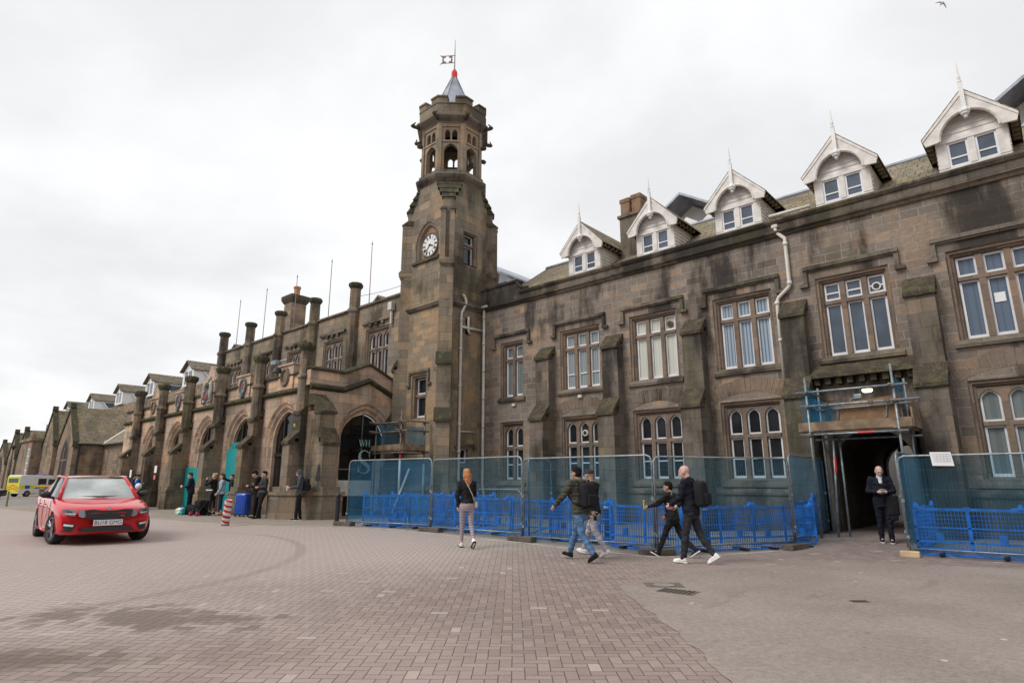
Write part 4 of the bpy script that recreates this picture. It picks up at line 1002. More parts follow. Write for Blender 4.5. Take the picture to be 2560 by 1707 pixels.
# lettering on the shop glass
def stroke(p, q, w0):
    p, q = Vector(p), Vector(q); t = (q - p).normalized(); s_ = Vector((0, t.z, -t.y)) * w0 / 2
    m.prism([p - s_, p + s_, q + s_, q - s_], (-0.008, 0, 0))
def serif_letters(y0, z0, h):
    x = xs + 0.04
    A = lambda u_, v: (x, y0 + u_ * h, z0 + v * h)
    stroke(A(0.05, 1), A(0.30, 0), 0.15 * h); stroke(A(0.30, 0), A(0.55, 0.98), 0.05 * h); stroke(A(0.50, 1), A(0.76, 0), 0.15 * h); stroke(A(0.76, 0), A(1.0, 1), 0.05 * h)
    for u_ in (0.05, 0.5, 1.0): stroke(A(u_ - 0.11, 0.985), A(u_ + 0.11, 0.985), 0.03 * h)
    for u_ in (1.24, 1.76):
        stroke(A(u_, 0), A(u_, 1), 0.15 * h)
        for v in (0.015, 0.985): stroke(A(u_ - 0.14, v), A(u_ + 0.14, v), 0.03 * h)
    stroke(A(1.24, 0.5), A(1.76, 0.5), 0.05 * h)
LY = 14.60
serif_letters(LY, 2.94, 0.285)
cen = [(0.90, 0.74), (0.84, 0.88), (0.68, 0.975), (0.48, 1.0), (0.28, 0.96), (0.14, 0.85), (0.10, 0.71), (0.19, 0.58), (0.40, 0.48), (0.62, 0.40), (0.83, 0.30), (0.90, 0.17), (0.82, 0.06), (0.62, 0.0), (0.40, 0.0), (0.20, 0.04), (0.08, 0.14), (0.03, 0.26)]
wid = [0.05, 0.05, 0.05, 0.05, 0.08, 0.15, 0.18, 0.20, 0.22, 0.22, 0.20, 0.17, 0.12, 0.07, 0.05, 0.05, 0.05, 0.05]
SH, SZ, SW = 0.92, 1.86, 0.62
L_, R_ = [], []
for i, (u_, v) in enumerate(cen):
    a, b = cen[max(0, i - 1)], cen[min(len(cen) - 1, i + 1)]
    t = Vector(((b[0] - a[0]) * SW, (b[1] - a[1]) * SH)); t.normalize(); n_ = Vector((-t.y, t.x)) * wid[i] * 0.36
    c = Vector((LY - 0.02 + u_ * SW, SZ + v * SH)); L_.append((c + n_)); R_.append((c - n_))
m.band([(xs + 0.04, p.x, p.y) for p in L_], [(xs + 0.04, p.x, p.y) for p in R_])
for u_, v0, v1 in ((0.90, 0.70, 0.99), (0.05, 0.02, 0.30)): stroke((xs + 0.042, LY - 0.02 + u_ * SW, SZ + v0 * SH), (xs + 0.042, LY - 0.02 + u_ * SW, SZ + v1 * SH), 0.045)
MAT['lettering'] = plain('pale_teal_lettering', (0.36, 0.52, 0.52), 0.6)
m.build('shop_lettering', 'lettering', ro, fixn=False)
# string course, coping
m = MB()
pf = [(0.0, 5.02), (0.07, 5.06), (0.16, 5.12), (0.16, 5.18), (0.02, 5.28), (0.0, 5.28)]
m.prism([(XP - B * NB - 3.0, YA - p, z) for p, z in pf], (B * NB + 3.0 + 0.6, 0, 0))
pc = [(-0.32, 5.82), (0.06, 5.82), (0.08, 5.88), (-0.06, 5.98), (-0.32, 5.98)]
m.build('string_course', 'coping', arcade)
m = MB()
m.prism([(XP - B * NB - 3.0, YA - p, z) for p, z in pc], (B * NB + 3.0 + 0.35, 0, 0))
m.build('parapet_coping', 'coping', arcade)
for pp, base, nme in ((pf, -5.08, 'string_course'), (pc, -5.08, 'parapet_coping')):
    m = MB(); m.loft([[(XR + p, q, zt(q) + z + base) for p, z in pp] for q in prof]); m.build(nme, 'coping', arcade)
# carved crests over the arches
MAT['stonewhite'] = plain('painted_carving', (0.36, 0.34, 0.31), 0.8, var=0.3, scale=9)
MAT['redcarve'] = plain('red_carving', (0.26, 0.06, 0.055), 0.8, var=0.3)
MAT['bluecarve'] = plain('blue_carving', (0.11, 0.125, 0.135), 0.8, var=0.3)
for k in range(NB):
    uc = XP - B * (k + 0.5); m = MB()
    zz_ = 6.38 if k != 2 else 6.55
    m.box(uc - 0.62, uc + 0.62, YA - 0.04, YA + 0.28, 5.285, zz_ - 0.08)
    m.box(uc - 0.68, uc + 0.68, YA - 0.10, YA + 0.33, zz_ - 0.08, zz_)
    if k in (2, 4):
        m.prism([(uc - 0.6, YA - 0.03, zz_), (uc + 0.6, YA - 0.03, zz_), (uc + 0.12, YA - 0.03, zz_ + (0.75 if k == 2 else 0.9)), (uc - 0.12, YA - 0.03, zz_ + (0.75 if k == 2 else 0.9))], (0, 0.3, 0))
    c = m.build('crest_panel', 'ashlar', arcade)
    m = MB(); n = 20
    cz_ = 5.82
    for r0, r1, d0, d1 in ((0.42, 0.38, -0.045, -0.13), (0.38, 0.30, -0.13, -0.13), (0.30, 0.27, -0.13, -0.06)):
        pathband(m, FA, [(uc + r0 * 0.85 * math.cos(2 * math.pi * q / n), cz_ + r0 * math.sin(2 * math.pi * q / n)) for q in range(n)], d0, [(uc + r1 * 0.85 * math.cos(2 * math.pi * q / n), cz_ + r1 * math.sin(2 * math.pi * q / n)) for q in range(n)], d1, closed=True)
    m.build('roundel', 'trim' if k in (0, 4) else 'bluecarve', c, fixn=False)
    m = MB()
    if k in (0, 4):
        m.ball((uc, YA - 0.04, cz_), 0.2, 0.05, 0.26); m.build('carving', 'trim', c)
    elif k in (1, 3):
        m.ball((uc, YA - 0.05, cz_), 0.23, 0.05, 0.28, mi=0); m.ball((uc, YA - 0.10, cz_ + 0.02), 0.11, 0.03, 0.17, mi=1)
        m.tube([(uc - 0.2, YA - 0.1, cz_ - 0.42), (uc, YA - 0.1, cz_ - 0.5), (uc + 0.2, YA - 0.1, cz_ - 0.42)], 0.05, 5, mi=2)
        m.build('carving', ['stonewhite', 'redcarve', 'bluecarve'], c, smooth=True)
    else:
        m.ball((uc, YA - 0.1, 5.75), 0.27, 0.07, 0.34, mi=2); m.ball((uc, YA - 0.16, 5.7), 0.15, 0.04, 0.2, mi=1)
        m.ball((uc, YA - 0.12, 6.3), 0.2, 0.1, 0.16, mi=3); m.ball((uc, YA - 0.1, 6.62), 0.13, 0.08, 0.15, mi=0)
        for s in (-1, 1):
            m.tube([(uc + s * 0.5, YA - 0.1, 5.35), (uc + s * 0.44, YA - 0.14, 5.8), (uc + s * 0.4, YA - 0.12, 6.2), (uc + s * 0.33, YA - 0.16, 6.42)], [0.07, 0.11, 0.1, 0.07], 7, mi=0)
            m.tube([(uc + s * 0.42, YA - 0.14, 6.0), (uc + s * 0.26, YA - 0.16, 5.95)], 0.05, 5, mi=0)
            m.tube([(uc + s * 0.45, YA - 0.12, 5.55), (uc + s * 0.2, YA - 0.14, 5.4)], 0.06, 5, mi=0)
        m.build('carving', ['stonewhite', 'redcarve', 'bluecarve', 'coping'], c, smooth=True)
# piers
for k in range(NB + 1):
    xc = XP - B * k; yc_ = 12.07
    pr_ = buttress(arcade, xc, 0.255, YA, 11.88, 11.5, 3.0, 3.45, 4.15, 4.58, mat='pier', plinth=(0.13, 1.3) if k else None, name='pier')
    m = MB()
    m.lathe((xc, yc_, 0), [(0.25, 4.0), (0.25, 5.48), (0.31, 5.52), (0.31, 5.58), (0.27, 5.66), (0.235, 5.68), (0.235, 6.60)], 8)
    pin = m.build('pinnacle', 'pier', pr_)
    m = MB(); m.lathe((xc, yc_, 0), [(0.235, 6.60), (0.27, 6.66), (0.33, 6.76), (0.345, 6.86), (0.32, 6.94), (0.2, 6.98), (0.05, 6.99)], 8)
    m.build('pinnacle_cap', 'coping', pr_)
# the corner pier also buttresses the return wall
m = MB()
ya, yb = 12.02, 12.66
m.box(XR - 0.02, -20.25, ya, yb, 0, 2.95); m.box(XR - 0.02, -20.62, ya + 0.004, yb - 0.004, 2.95, 4.15)
m.prism([(-22.42, 11.12, 0), (-21.6, 11.12, 0), (-20.05, 12.0, 0), (-20.05, 12.85, 0), (-21.6, 12.9, 0), (-22.42, 12.9, 0)], (0, 0, 1.02))
m.prism([(-22.48, 11.06, 1.02), (-21.58, 11.06, 1.02), (-19.99, 11.97, 1.02), (-19.99, 12.9, 1.02), (-21.6, 12.95, 1.02), (-22.48, 12.95, 1.02)], (0, 0, 0.12))
m.prism([(-22.38, 11.18, 1.14), (-21.62, 11.18, 1.14), (-20.14, 12.04, 1.14), (-20.14, 12.78, 1.14), (-21.6, 12.85, 1.14), (-22.38, 12.85, 1.14)], (0, 0, 0.18))
m.prism([(-21.58, 11.35, 1.32), (-20.3, 12.03, 1.32), (-21.58, 12.03, 1.32)], (0, 0, 0.01))
cp = m.build('corner_pier', 'pier', arcade)
for (xa, xb, za, zb) in ((-20.18, -20.62, 2.93, 3.5), (-20.55, -21.48, 4.13, 4.86)):
    m = MB(); e = 0.05
    xm, zm_ = (xa + xb) / 2, (za + zb) / 2
    for (p, q, zp, zq) in ((xm, xb, zm_, zb), (xa, xm, za, zm_ + 0.05)):
        m.prism([(p, ya - e, zp), (q, ya - e, zq), (q, ya - e, zp - 0.1), (p, ya - e, zp - 0.1)], (0, yb - ya + 2 * e, 0)); e -= 0.004
    m.build('weathering', 'moss', cp)
# bell shaped dark stain on the corner pier is a small iron bracket
m = MB(); m.prism([(-20.62, 12.0, 1.55), (-20.28, 12.0, 1.55), (-20.38, 12.0, 2.05), (-20.44, 12.0, 2.15), (-20.52, 12.0, 2.05)], (0, 0.018, 0)); m.build('bell_bracket', 'iron', cp)
m = MB(); m.box(-44, -21.9, YA + 0.31, 16.6, 4.85, 4.95); m.build('flat_roof', 'lead', arcade)
m = MB(); m.tube([(-22.65, 11.55, 6.28), (-23.0, 11.35, 6.2)], 0.03, 6); m.rbox(-23.25, -22.85, 11.17, 11.37, 6.06, 6.24, 0.03); m.build('security_camera', 'galv', arcade)
m = MB(); m.lathe((-24.4, 12.05, 5.98), [(0.0, 0.0), (0.2, 0.05), (0.16, 0.22), (0.1, 0.28), (0.0, 0.29)], 12); m.build('floodlight', 'iron', arcade)

# ---------------------------------------------------------------- upper hall behind the arcade
YH = 16.75
hall = thing('station_hall', 'set back upper hall with round turrets and tall parapet behind the arcade', 'building', (-30, YH, 0))
FH = FY(YH)
wc = [XP - B * (k + 0.5) for k in range(5)]
m = MB()
wallgrid(m, FH, -42.3, -21.3, 4.8, 9.15, [(c - 0.77 - 0.17, c + 0.77 + 0.17, 6.1, 8.86) for c in wc])
m.box(-42.3, -21.3, YH + 0.01, YH + 0.35, 9.15, 10.12)
m.add([(-42.3, YH, 4.8), (-42.3, YH + 8, 4.8), (-42.3, YH + 8, 9.15), (-42.3, YH, 9.15)], [(0, 1, 2, 3)])
m.build('wall', 'tower', hall, fixn=False)
for c in wc: window(hall, FH, c, 6.16, 8.69, 0.42, 3, 7.83, True, 'glass_low')
m = MB()
for c in wc:
    m.box(c - 1.2, c + 1.2, YH - 0.13, YH - 0.002, 9.12, 9.24)
    for q in (-0.5, 0.0, 0.5): m.box(c + q - 0.09, c + q + 0.09, YH - 0.11, YH - 0.003, 8.98, 9.119)
    m.box(c - 1.05, c + 1.05, YH - 0.10, YH - 0.002, 6.0, 6.1)
m.prism([(-42.35, YH - 0.10, 10.12), (-42.35, YH - 0.10, 10.2), (-42.35, YH + 0.05, 10.3), (-42.35, YH + 0.42, 10.3), (-42.35, YH + 0.42, 10.12)], (21.1, 0, 0))
m.build('parapet_coping', 'cornice', hall)
for k in range(5):
    xc = XP - B * (k + 1); yc_ = 16.67
    m = MB()
    m.lathe((xc, yc_, 0), [(0.31, 4.8), (0.31, 9.9), (0.37, 9.96), (0.37, 10.06), (0.28, 10.2), (0.27, 11.2)], 8)
    t = m.build('turret', 'pier', hall)
    m = MB(); m.lathe((xc, yc_, 0), [(0.27, 11.2), (0.31, 11.26), (0.37, 11.34), (0.38, 11.46), (0.34, 11.52), (0.05, 11.56)], 8); m.build('turret_cap', 'coping', t)
    m = MB(); m.tube([(xc + 0.1, 17.45, 10.0), (xc + 0.1, 17.45, 13.95)], [0.025, 0.02], 5); m.lathe((xc + 0.1, 17.45, 13.9), [(0.02, 0), (0.05, 0.05), (0.02, 0.1), (0.005, 0.22)], 6); m.build('flagpole', 'rod', hall)
m = MB(); m.rbox(-22.95, -22.65, YH - 0.25, YH - 0.01, 9.45, 9.85, 0.03); m.tube([(-22.8, YH - 0.1, 9.45), (-22.8, YH - 0.1, 8.8)], 0.07, 8); m.build('rainwater_head', 'pipe', hall)
m = MB(); m.box(-42.3, -21.4, YH + 0.36, 25, 9.85, 9.95); m.build('flat_roof', 'lead', hall)
m = MB(); m.box(-39.5, -38.45, 19.6, 20.7, 9.9, 13.9); c = m.build('chimney', 'farstone', hall)
m = MB(); m.lathe((-38.98, 20.15, 0), [(0.80, 13.75), (0.92, 13.9), (1.02, 14.05), (1.02, 14.3), (0.6, 14.42)], 4, ph=math.pi / 4); m.build('chimney_cap', 'moss', c)
m = MB(); m.lathe((-38.8, 20.1, 14.4), [(0.20, 0), (0.22, 0.5), (0.26, 0.5), (0.26, 0.62), (0.18, 0.62)], 12); m.build('chimney_pot', 'ochre', c)
m = MB(); m.prism([(-40.2, 18.6, 10.3), (-38.0, 18.6, 10.3), (-38.0, 19.4, 11.2), (-40.2, 19.4, 11.2)], (0, 0, 0.1)); m.build('clay_tile_roof', 'ochre', hall)
m = MB(); p, q = Vector((-26.0, 16.9, 10.9)), Vector((-21.35, 17.2, 10.9))
m.tube([p.lerp(q, t / 8) - Vector((0, 0, 0.12 * math.sin(math.pi * t / 8))) for t in range(9)], 0.012, 4); m.build('cable', 'iron', hall)

# ---------------------------------------------------------------- train shed roof lanterns
shed = thing('train_shed', 'train shed behind the station with a row of white glazed roof lanterns', 'building', (-50, 24, 0))
m_, nt = newmat('shed_glazing')
g1 = nd(nt, 'ShaderNodeBsdfTransparent'); g2 = nd(nt, 'ShaderNodeBsdfPrincipled', Base_Color=(0.35, 0.38, 0.4, 1), Roughness=0.3)
g3 = nd(nt, 'ShaderNodeMixShader', i0=0.45, i1=g1.outputs[0], i2=g2.outputs[0]); nd(nt, 'ShaderNodeOutputMaterial', Surface=g3.outputs[0])
MAT['shedglass'] = m_
m = MB(); m.add([(-135, 26.5, 11.2), (10, 26.5, 11.2), (10, 60, 11.2), (-135, 60, 11.2)], [(0, 1, 2, 3)]); m.build('glazed_roof', 'shedglass', shed)
m = MB(); m.box(-135, -42.5, 24.6, 25.0, 0, 11.6); m.box(-135, 10, 52, 52.4, 0, 8); m.build('back_wall', 'farstone', shed)
m = MB(); m.box(-4.36, -4.22, 25.0, 25.14, 0, 4.2); m.build('green_column', plain('green_paint', (0.0, 0.10, 0.07), 0.5), shed)
m = MB(); m.box(-10, 0, 31.0, 31.2, 0.15, 4.2); m.build('added_bright_screen', 'white', shed)  # white screen added behind the far arch to make its opening bright
m = MB(); m.box(-135, 10, 26, 51.9, 0.0, 0.15); m.build('platform', 'flags', shed)
lm = MAT['moss_roof'] = stone('lantern_roof', 0.5, 0.25, (0.24, 0.21, 0.16), (0.15, 0.13, 0.10), (0.06, 0.055, 0.045), 0.02, soot=0.4, algae=0.3, seed=17)
def lantern(x, dark):
    y0, y1 = 24.0, 34.0; za, ze, zb = 14.35, 13.35, 11.65; hw = 1.5
    m = MB()
    for s in (-1, 1):
        m.prism([(x, y0, za), (x + s * (hw + 0.2), y0, ze - 0.12), (x + s * (hw + 0.2), y1, ze - 0.12), (x, y1, za)], (0, 0, 0.12))
    lo = m.build('roof_lantern', 'lead' if dark else 'moss_roof', shed)
    m = MB()
    wy = y0 + (1.3 if dark else 0.35)
    gp = [(x - hw, zb), (x + hw, zb), (x + hw, ze - 0.12), (x, za - 0.12), (x - hw, ze - 0.12)]
    m.prism([(u_, wy, z) for u_, z in gp], (0, 0.06, 0))
    for s in (-1, 1):
        m.prism([(x + s * hw, wy + 0.06, zb), (x + s * hw, y1, zb), (x + s * hw, y1, ze), (x + s * hw, wy + 0.06, ze)], (-s * 0.06, 0, 0))
        for q in range(3):
            ya_ = y0 + 1.3 + q * 2.6
            m.tube([(x + s * (hw + 0.04), ya_, ze - 0.1), (x + s * (hw + 0.45), ya_ + 1.2, zb)], 0.09, 4); m.tube([(x + s * (hw + 0.04), ya_ + 2.4, ze - 0.1), (x + s * (hw + 0.45), ya_ + 1.2, zb)], 0.09, 4)
    m.build('lantern_wall', 'white', lo)
    m = MB()
    for i_ in range(2):
        a = x - 0.95 + i_ * 1.1; m.box(a, a + 0.8, wy - 0.015, wy, zb + 0.25, ze - 0.1)
    for s in (-1, 1):
        for q in range(3):
            ya_ = y0 + 1.55 + q * 2.6
            p = [(x + s * (hw + 0.015), ya_, ze - 0.3), (x + s * (hw + 0.015), ya_ + 1.9, ze - 0.3), (x + s * (hw + 0.015), ya_ + 0.95, zb + 0.15)]
            m.prism(p, (-s * 0.01, 0, 0))
    m.build('lantern_glazing', 'glass_dormer', lo)
    return lo
for i, lx in enumerate((0.86, -11.35, -24.3, -34.6, -46.2, -57.8, -69.5, -81.5, -93.4, -106.5, -120.0)): lantern(lx, i < 3)
for x in (2, -10):   # small white gabled vents in front of the near lanterns
    m = MB()
    for d in (-0.9, 0.35):
        m.prism([(x + d - 0.5, 23.6, 12.0), (x + d + 0.5, 23.6, 12.0), (x + d + 0.5, 23.6, 12.6), (x + d, 23.6, 12.95), (x + d - 0.5, 23.6, 12.6)], (0, 0.3, 0))
    v = m.build('white_vent', 'white', shed)
    m = MB()
    for d in (-0.9, 0.35):
        for e in (-0.22, 0.22): m.box(x + d + e - 0.15, x + d + e + 0.15, 23.585, 23.6, 12.05, 12.5)
    m.build('vent_glazing', 'glass_dormer', v)

# ---------------------------------------------------------------- older station buildings to the left
def gable_house(name, label, xa, yf, half, ze, za, depth, win=True, kneel=True):
    t = thing(name, label, 'building', (xa, yf, 0))
    m = MB()
    m.add([(xa - half, yf, 0), (xa + half, yf, 0), (xa + half, yf, ze), (xa, yf, za), (xa - half, yf, ze)], [(0, 1, 2, 3, 4)])
    for s in (-1, 1): m.add([(xa + s * half, yf, 0), (xa + s * half, yf + depth, 0), (xa + s * half, yf + depth, ze), (xa + s * half, yf, ze)], [(0, 1, 2, 3)])
    w_ = m.build('wall', 'farstone', t, fixn=False)
    m = MB()
    for s in (-1, 1): m.prism([(xa, yf + 0.3, za - 0.05), (xa + s * (half + 0.25), yf + 0.3, ze - 0.2), (xa + s * (half + 0.25), yf + depth, ze - 0.2), (xa, yf + depth, za - 0.05)], (0, 0, 0.1))
    m.build('roof', 'slate', t)
    m = MB()
    for s in (-1, 1):
        m.prism([(xa, yf - 0.12, za + 0.18), (xa + s * (half + 0.15), yf - 0.12, ze + 0.12), (xa + s * (half + 0.15), yf - 0.12, ze - 0.22), (xa, yf - 0.12, za - 0.16)], (0, 0.5, 0))
        m.box(min(xa + s * half, xa + s * (half + 0.3)), max(xa + s * half, xa + s * (half + 0.3)), yf - 0.14, yf + 0.4, ze - 0.5, ze - 0.21)
    m.prism([(xa - 0.3, yf - 0.13, za), (xa + 0.3, yf - 0.13, za), (xa + 0.15, yf - 0.13, za + 0.5), (xa - 0.15, yf - 0.13, za + 0.5)], (0, 0.5, 0))
    m.build('gable_coping', 'coping', t)
    m = MB(); m.tube([(xa + half + 0.25, yf + 0.3, ze - 0.18), (xa + half + 0.25, yf + depth, ze - 0.18)], 0.09, 5); m.tube([(xa + half + 0.12, yf + 0.5, ze - 0.2), (xa + half + 0.12, yf + 0.5, 0.2)], 0.08, 5); m.build('gutter', 'iron', t)
    if win:
        m = MB(); xf = FY(yf); a = half * 0.5
        pr = lambda e: archpath(xa, a - e, 2.2, ze - 1.6, a * 1.3 - e, 12, 0.85)
        pathband(m, xf, pr(-0.12), -0.03, pr(0), -0.03); pathband(m, xf, pr(-0.12), 0, pr(-0.12), -0.03); pathband(m, xf, pr(0), -0.03, pr(0.2), 0.004)
        fr = m.build('window', 'trim', t, fixn=False)
        m = MB(); P_ = pr(0.1); m.add([xf(u, -0.012, z) for u, z in P_], [list(range(len(P_)))]); m.build('pane', 'darkroom', fr, fixn=False)
        m = MB(); m.box(xa - 0.1, xa + 0.1, yf - 0.06, yf - 0.02, 2.2, ze - 0.4); m.box(xa - a, xa + a, yf - 0.055, yf - 0.02, ze - 1.8, ze - 1.65); m.build('mullion', 'trim', fr)
        m = MB(); m.box(xa - a, xa + a, yf - 0.05, yf - 0.003, 0.2, 1.9); m.build('door', 'brownstack', t)
    return t
gable_house('gabled_station_building', 'large gabled stone building with arched window and mossy roof beyond the red car', -77.3, 16.0, 3.15, 5.46, 9.2, 16)
gable_house('gabled_station_building', 'narrower gabled stone building behind the large gable', -87.3, 16.4, 2.6, 6.0, 9.7, 14, win=False)
gable_house('gabled_station_building', 'small gabled building with stone finial, right one of the far pair', -100.2, 16.2, 2.3, 5.0, 8.1, 12)
gable_house('gabled_station_building', 'small gabled building with stone finial, leftmost of the far pair', -106.5, 16.2, 2.3, 5.0, 8.1, 12)
gable_house('gabled_station_building', 'low gabled stone building at the very left edge of the far row', -120, 17.0, 4.0, 4.5, 7.4, 12)
t = thing('link_building', 'low stone building with a long mossy roof joining the gable to the arcade', 'building', (-60, 18.7, 0))
m = MB(); m.box(-74.0, -43.5, 18.66, 24.5, 0, 5.3); m.build('wall', 'farstone', t)
m = MB(); m.prism([(-74.0, 18.4, 5.22), (-43.4, 18.4, 5.22), (-43.4, 22.6, 8.6), (-74.0, 22.6, 8.6)], (0, 0, 0.1)); m.build('roof', 'slate', t)
m = MB(); m.tube([(-74.0, 18.35, 5.22), (-43.4, 18.35, 5.22)], 0.09, 5); m.build('gutter', 'iron', t)
m = MB(); m.tube([(-74.0, 18.6, 5.42), (-74.4, 22.6, 8.76)], 0.12, 5); m.build('valley_flashing', 'white', t)
t = thing('flat_roofed_block', 'flat roofed stone block with a tall gridded window between the far gables', 'building', (-92.5, 15.4, 0))
m = MB(); m.box(-96.5, -90.2, 15.4, 24, 0, 6.3); m.box(-96.7, -90.0, 15.2, 24.2, 6.3, 6.6); m.lathe((-93, 15.8, 6.6), [(0.4, 0), (0.3, 0.6), (0.05, 1.0)], 6); m.build('wall', 'farstone', t)
m = MB(); m.box(-91.9, -90.9, 15.38, 15.45, 1.2, 5.4); fr = m.build('window', 'white', t)
m = MB()
for i in range(5):
    for j in range(2): m.box(-91.8 + j * 0.47, -91.43 + j * 0.47, 15.365, 15.379, 1.35 + i * 0.82, 2.02 + i * 0.82)
m.build('pane', 'glass_up', fr)
# ---------------------------------------------------------------- temporary fencing
def fence_panel(L, H=1.98, net='net', label='', nets=True, loc=(0, 0, 0), rz=0, tilt=0.0, netmat=None):
    t = thing('mesh_fence_panel', label, 'fence panel', loc, rz, 'wire mesh fence panels round the works')
    r = 0.021; c = 0.12
    m = MB()
    cor = lambda x, s: [(x + s * c * (1 - math.sin(R(a))), 0, H - c + c * math.cos(R(a)) if False else H - c * (1 - math.cos(R(90 - a)))) for a in (0, 30, 60, 90)]
    pl = [(0, 0, 0.07), (0, 0, H - c), (0.035, 0, H - 0.035), (c, 0, H), (L - c, 0, H), (L - 0.035, 0, H - 0.035), (L, 0, H - c), (L, 0, 0.07)]
    m.tube(pl, r, 8)
    m.tube([(0, 0, 0.16), (L, 0, 0.16)], r * 0.8, 6)
    m.build('frame', 'galv', t, local=True, smooth=True)
    m = MB()
    n = int(L / 0.062)
    for i in range(1, n):
        x = L * i / n; m.tube([(x, 0.004, 0.16), (x, 0.004, H)], 0.0018, 3, cap=False)
    for z in (0.5, 0.9, 1.3, 1.7): m.tube([(0, 0.004, z), (L, 0.004, z)], 0.0024, 3, cap=False)
    m.build('wire_mesh', 'wire', t, local=True)
    if nets:
        m = MB(); nx, nz = 24, 10; rnd = random.Random(int(L * 1000 + loc[0] * 77))
        ph = rnd.uniform(0, 6)
        P = [[(0.02 + (L - 0.04) * i / nx, 0.018 + 0.012 * math.sin(i * 0.9 + ph + j * 0.4), 0.10 + 0.05 * math.sin(i * 1.7 + ph) * (j == 0) + (H - 0.13) * j / nz) for i in range(nx + 1)] for j in range(nz + 1)]
        m.loft(P, cap=False, closed=False); m.build('debris_net', netmat or net, t, local=True, smooth=True, fixn=False)
    m = MB()
    for x in (0.0, L):
        m.box(x - 0.03, x + 0.03, -0.03, 0.03, 1.05, 1.12); m.box(x - 0.03, x + 0.03, -0.03, 0.03, 0.35, 0.41)
    m.build('coupler', 'galv', t, local=True)
    return t
def span(p, q, label, net='net', H=1.98, nets=True):
    d = Vector((q[0] - p[0], q[1] - p[1])); L = d.length
    z = (gz(*p) + gz(*q)) / 2
    return fence_panel(L - 0.05, H, net, label, nets, (p[0], p[1], z), math.atan2(d.y, d.x))
FP = [(-16.8, 10.95), (-13.32, 11.4), (-9.98, 11.45), (-6.5, 11.65), (-4.78, 14.8), (-4.93, 18.0)]
span(FP[0], FP[1], 'mesh fence panel with deep blue net in front of the shop arch', 'net_deep')
span(FP[1], FP[2], 'mesh fence panel behind the red haired woman, second from the shop arch')
span(FP[2], FP[3], 'mesh fence panel behind the man in blue jeans')
span(FP[3], FP[4], 'mesh fence panel turned at an angle behind the bald walker with the rucksack')
span(FP[4], FP[5], 'mesh fence panel receding along the left side of the dark passage', 'net_deep')
span((-2.62, 14.85), (0.85, 14.95), 'mesh fence panel with a white notice right of the dark passage')
span((0.95, 14.95), (4.4, 15.05), 'mesh fence panel at the right edge of the picture')
span((-2.66, 14.95), (-2.66, 18.1), 'mesh fence panel receding along the right side of the dark passage', 'net_deep')
span((-9.95, 11.62), (-11.05, 13.9), 'mesh fence panel standing inside the works behind the others', nets=False)
def block(x, y, rz, label, mat='concrete', sx=0.36, sy=0.12, h=0.13):
    m = MB(); m.rbox(-sx, sx, -sy, sy, 0, h, 0.02)
    for q in (-0.5, 0, 0.5): m.lathe((sx * q, 0, h - 0.002), [(0.03, 0), (0.03, 0.006)], 10)
    o = m.build('fence_foot', mat, loc=(0, 0, 0)); o.location = (x, y, gz(x, y) - 0.004); o.rotation_euler = (0, 0, rz)
    tag(o, label, 'fence foot', 'block feet under the fence panels'); return o
block(-16.85, 10.9, R(12), 'dark fence foot beside the black bollard')
block(-13.3, 11.36, R(10), 'dark fence foot left of the red haired woman')
block(-10.0, 11.4, R(5), 'dark fence foot right of the red haired woman')
block(-6.5, 11.6, R(45), 'dark fence foot beside the child in black')
block(-4.78, 14.72, R(80), 'dark fence foot at the left corner of the passage')
block(-2.62, 14.80, R(4), 'pale raw timber block under the fence corner', 'timber', 0.17, 0.08, 0.12)
# notice tied to the right hand fence
m = MB(); m.add([(-2.02, 14.815, 1.80), (-1.66, 14.82, 1.79), (-1.69, 14.82, 2.06), (-2.04, 14.815, 2.07)], [(0, 1, 2, 3)]); m.v = m.v + [(x, y + 0.003, z) for x, y, z in m.v]; m.f += [[7, 6, 5, 4], [0, 4, 5, 1], [1, 5, 6, 2], [2, 6, 7, 3], [3, 7, 4, 0]]; m.m += [0] * 5
nt_ = m.build('notice', 'paper', loc=(-1.85, 14.82, 1.93)); tag(nt_, 'white printed notice tied to the top of the right fence', 'notice')
m = MB()
for i in range(4): m.box(-1.99 + 0.004 * i, -1.72 + 0.004 * i, 14.811, 14.814, 2.02 - i * 0.045, 2.026 - i * 0.045)
for i in range(5): m.box(-1.93 + 0.055 * i, -1.926 + 0.055 * i, 14.811, 14.814, 1.86, 2.03)
m.build('printed_lines', plain('print_grey', (0.45, 0.46, 0.5), 0.8), nt_)
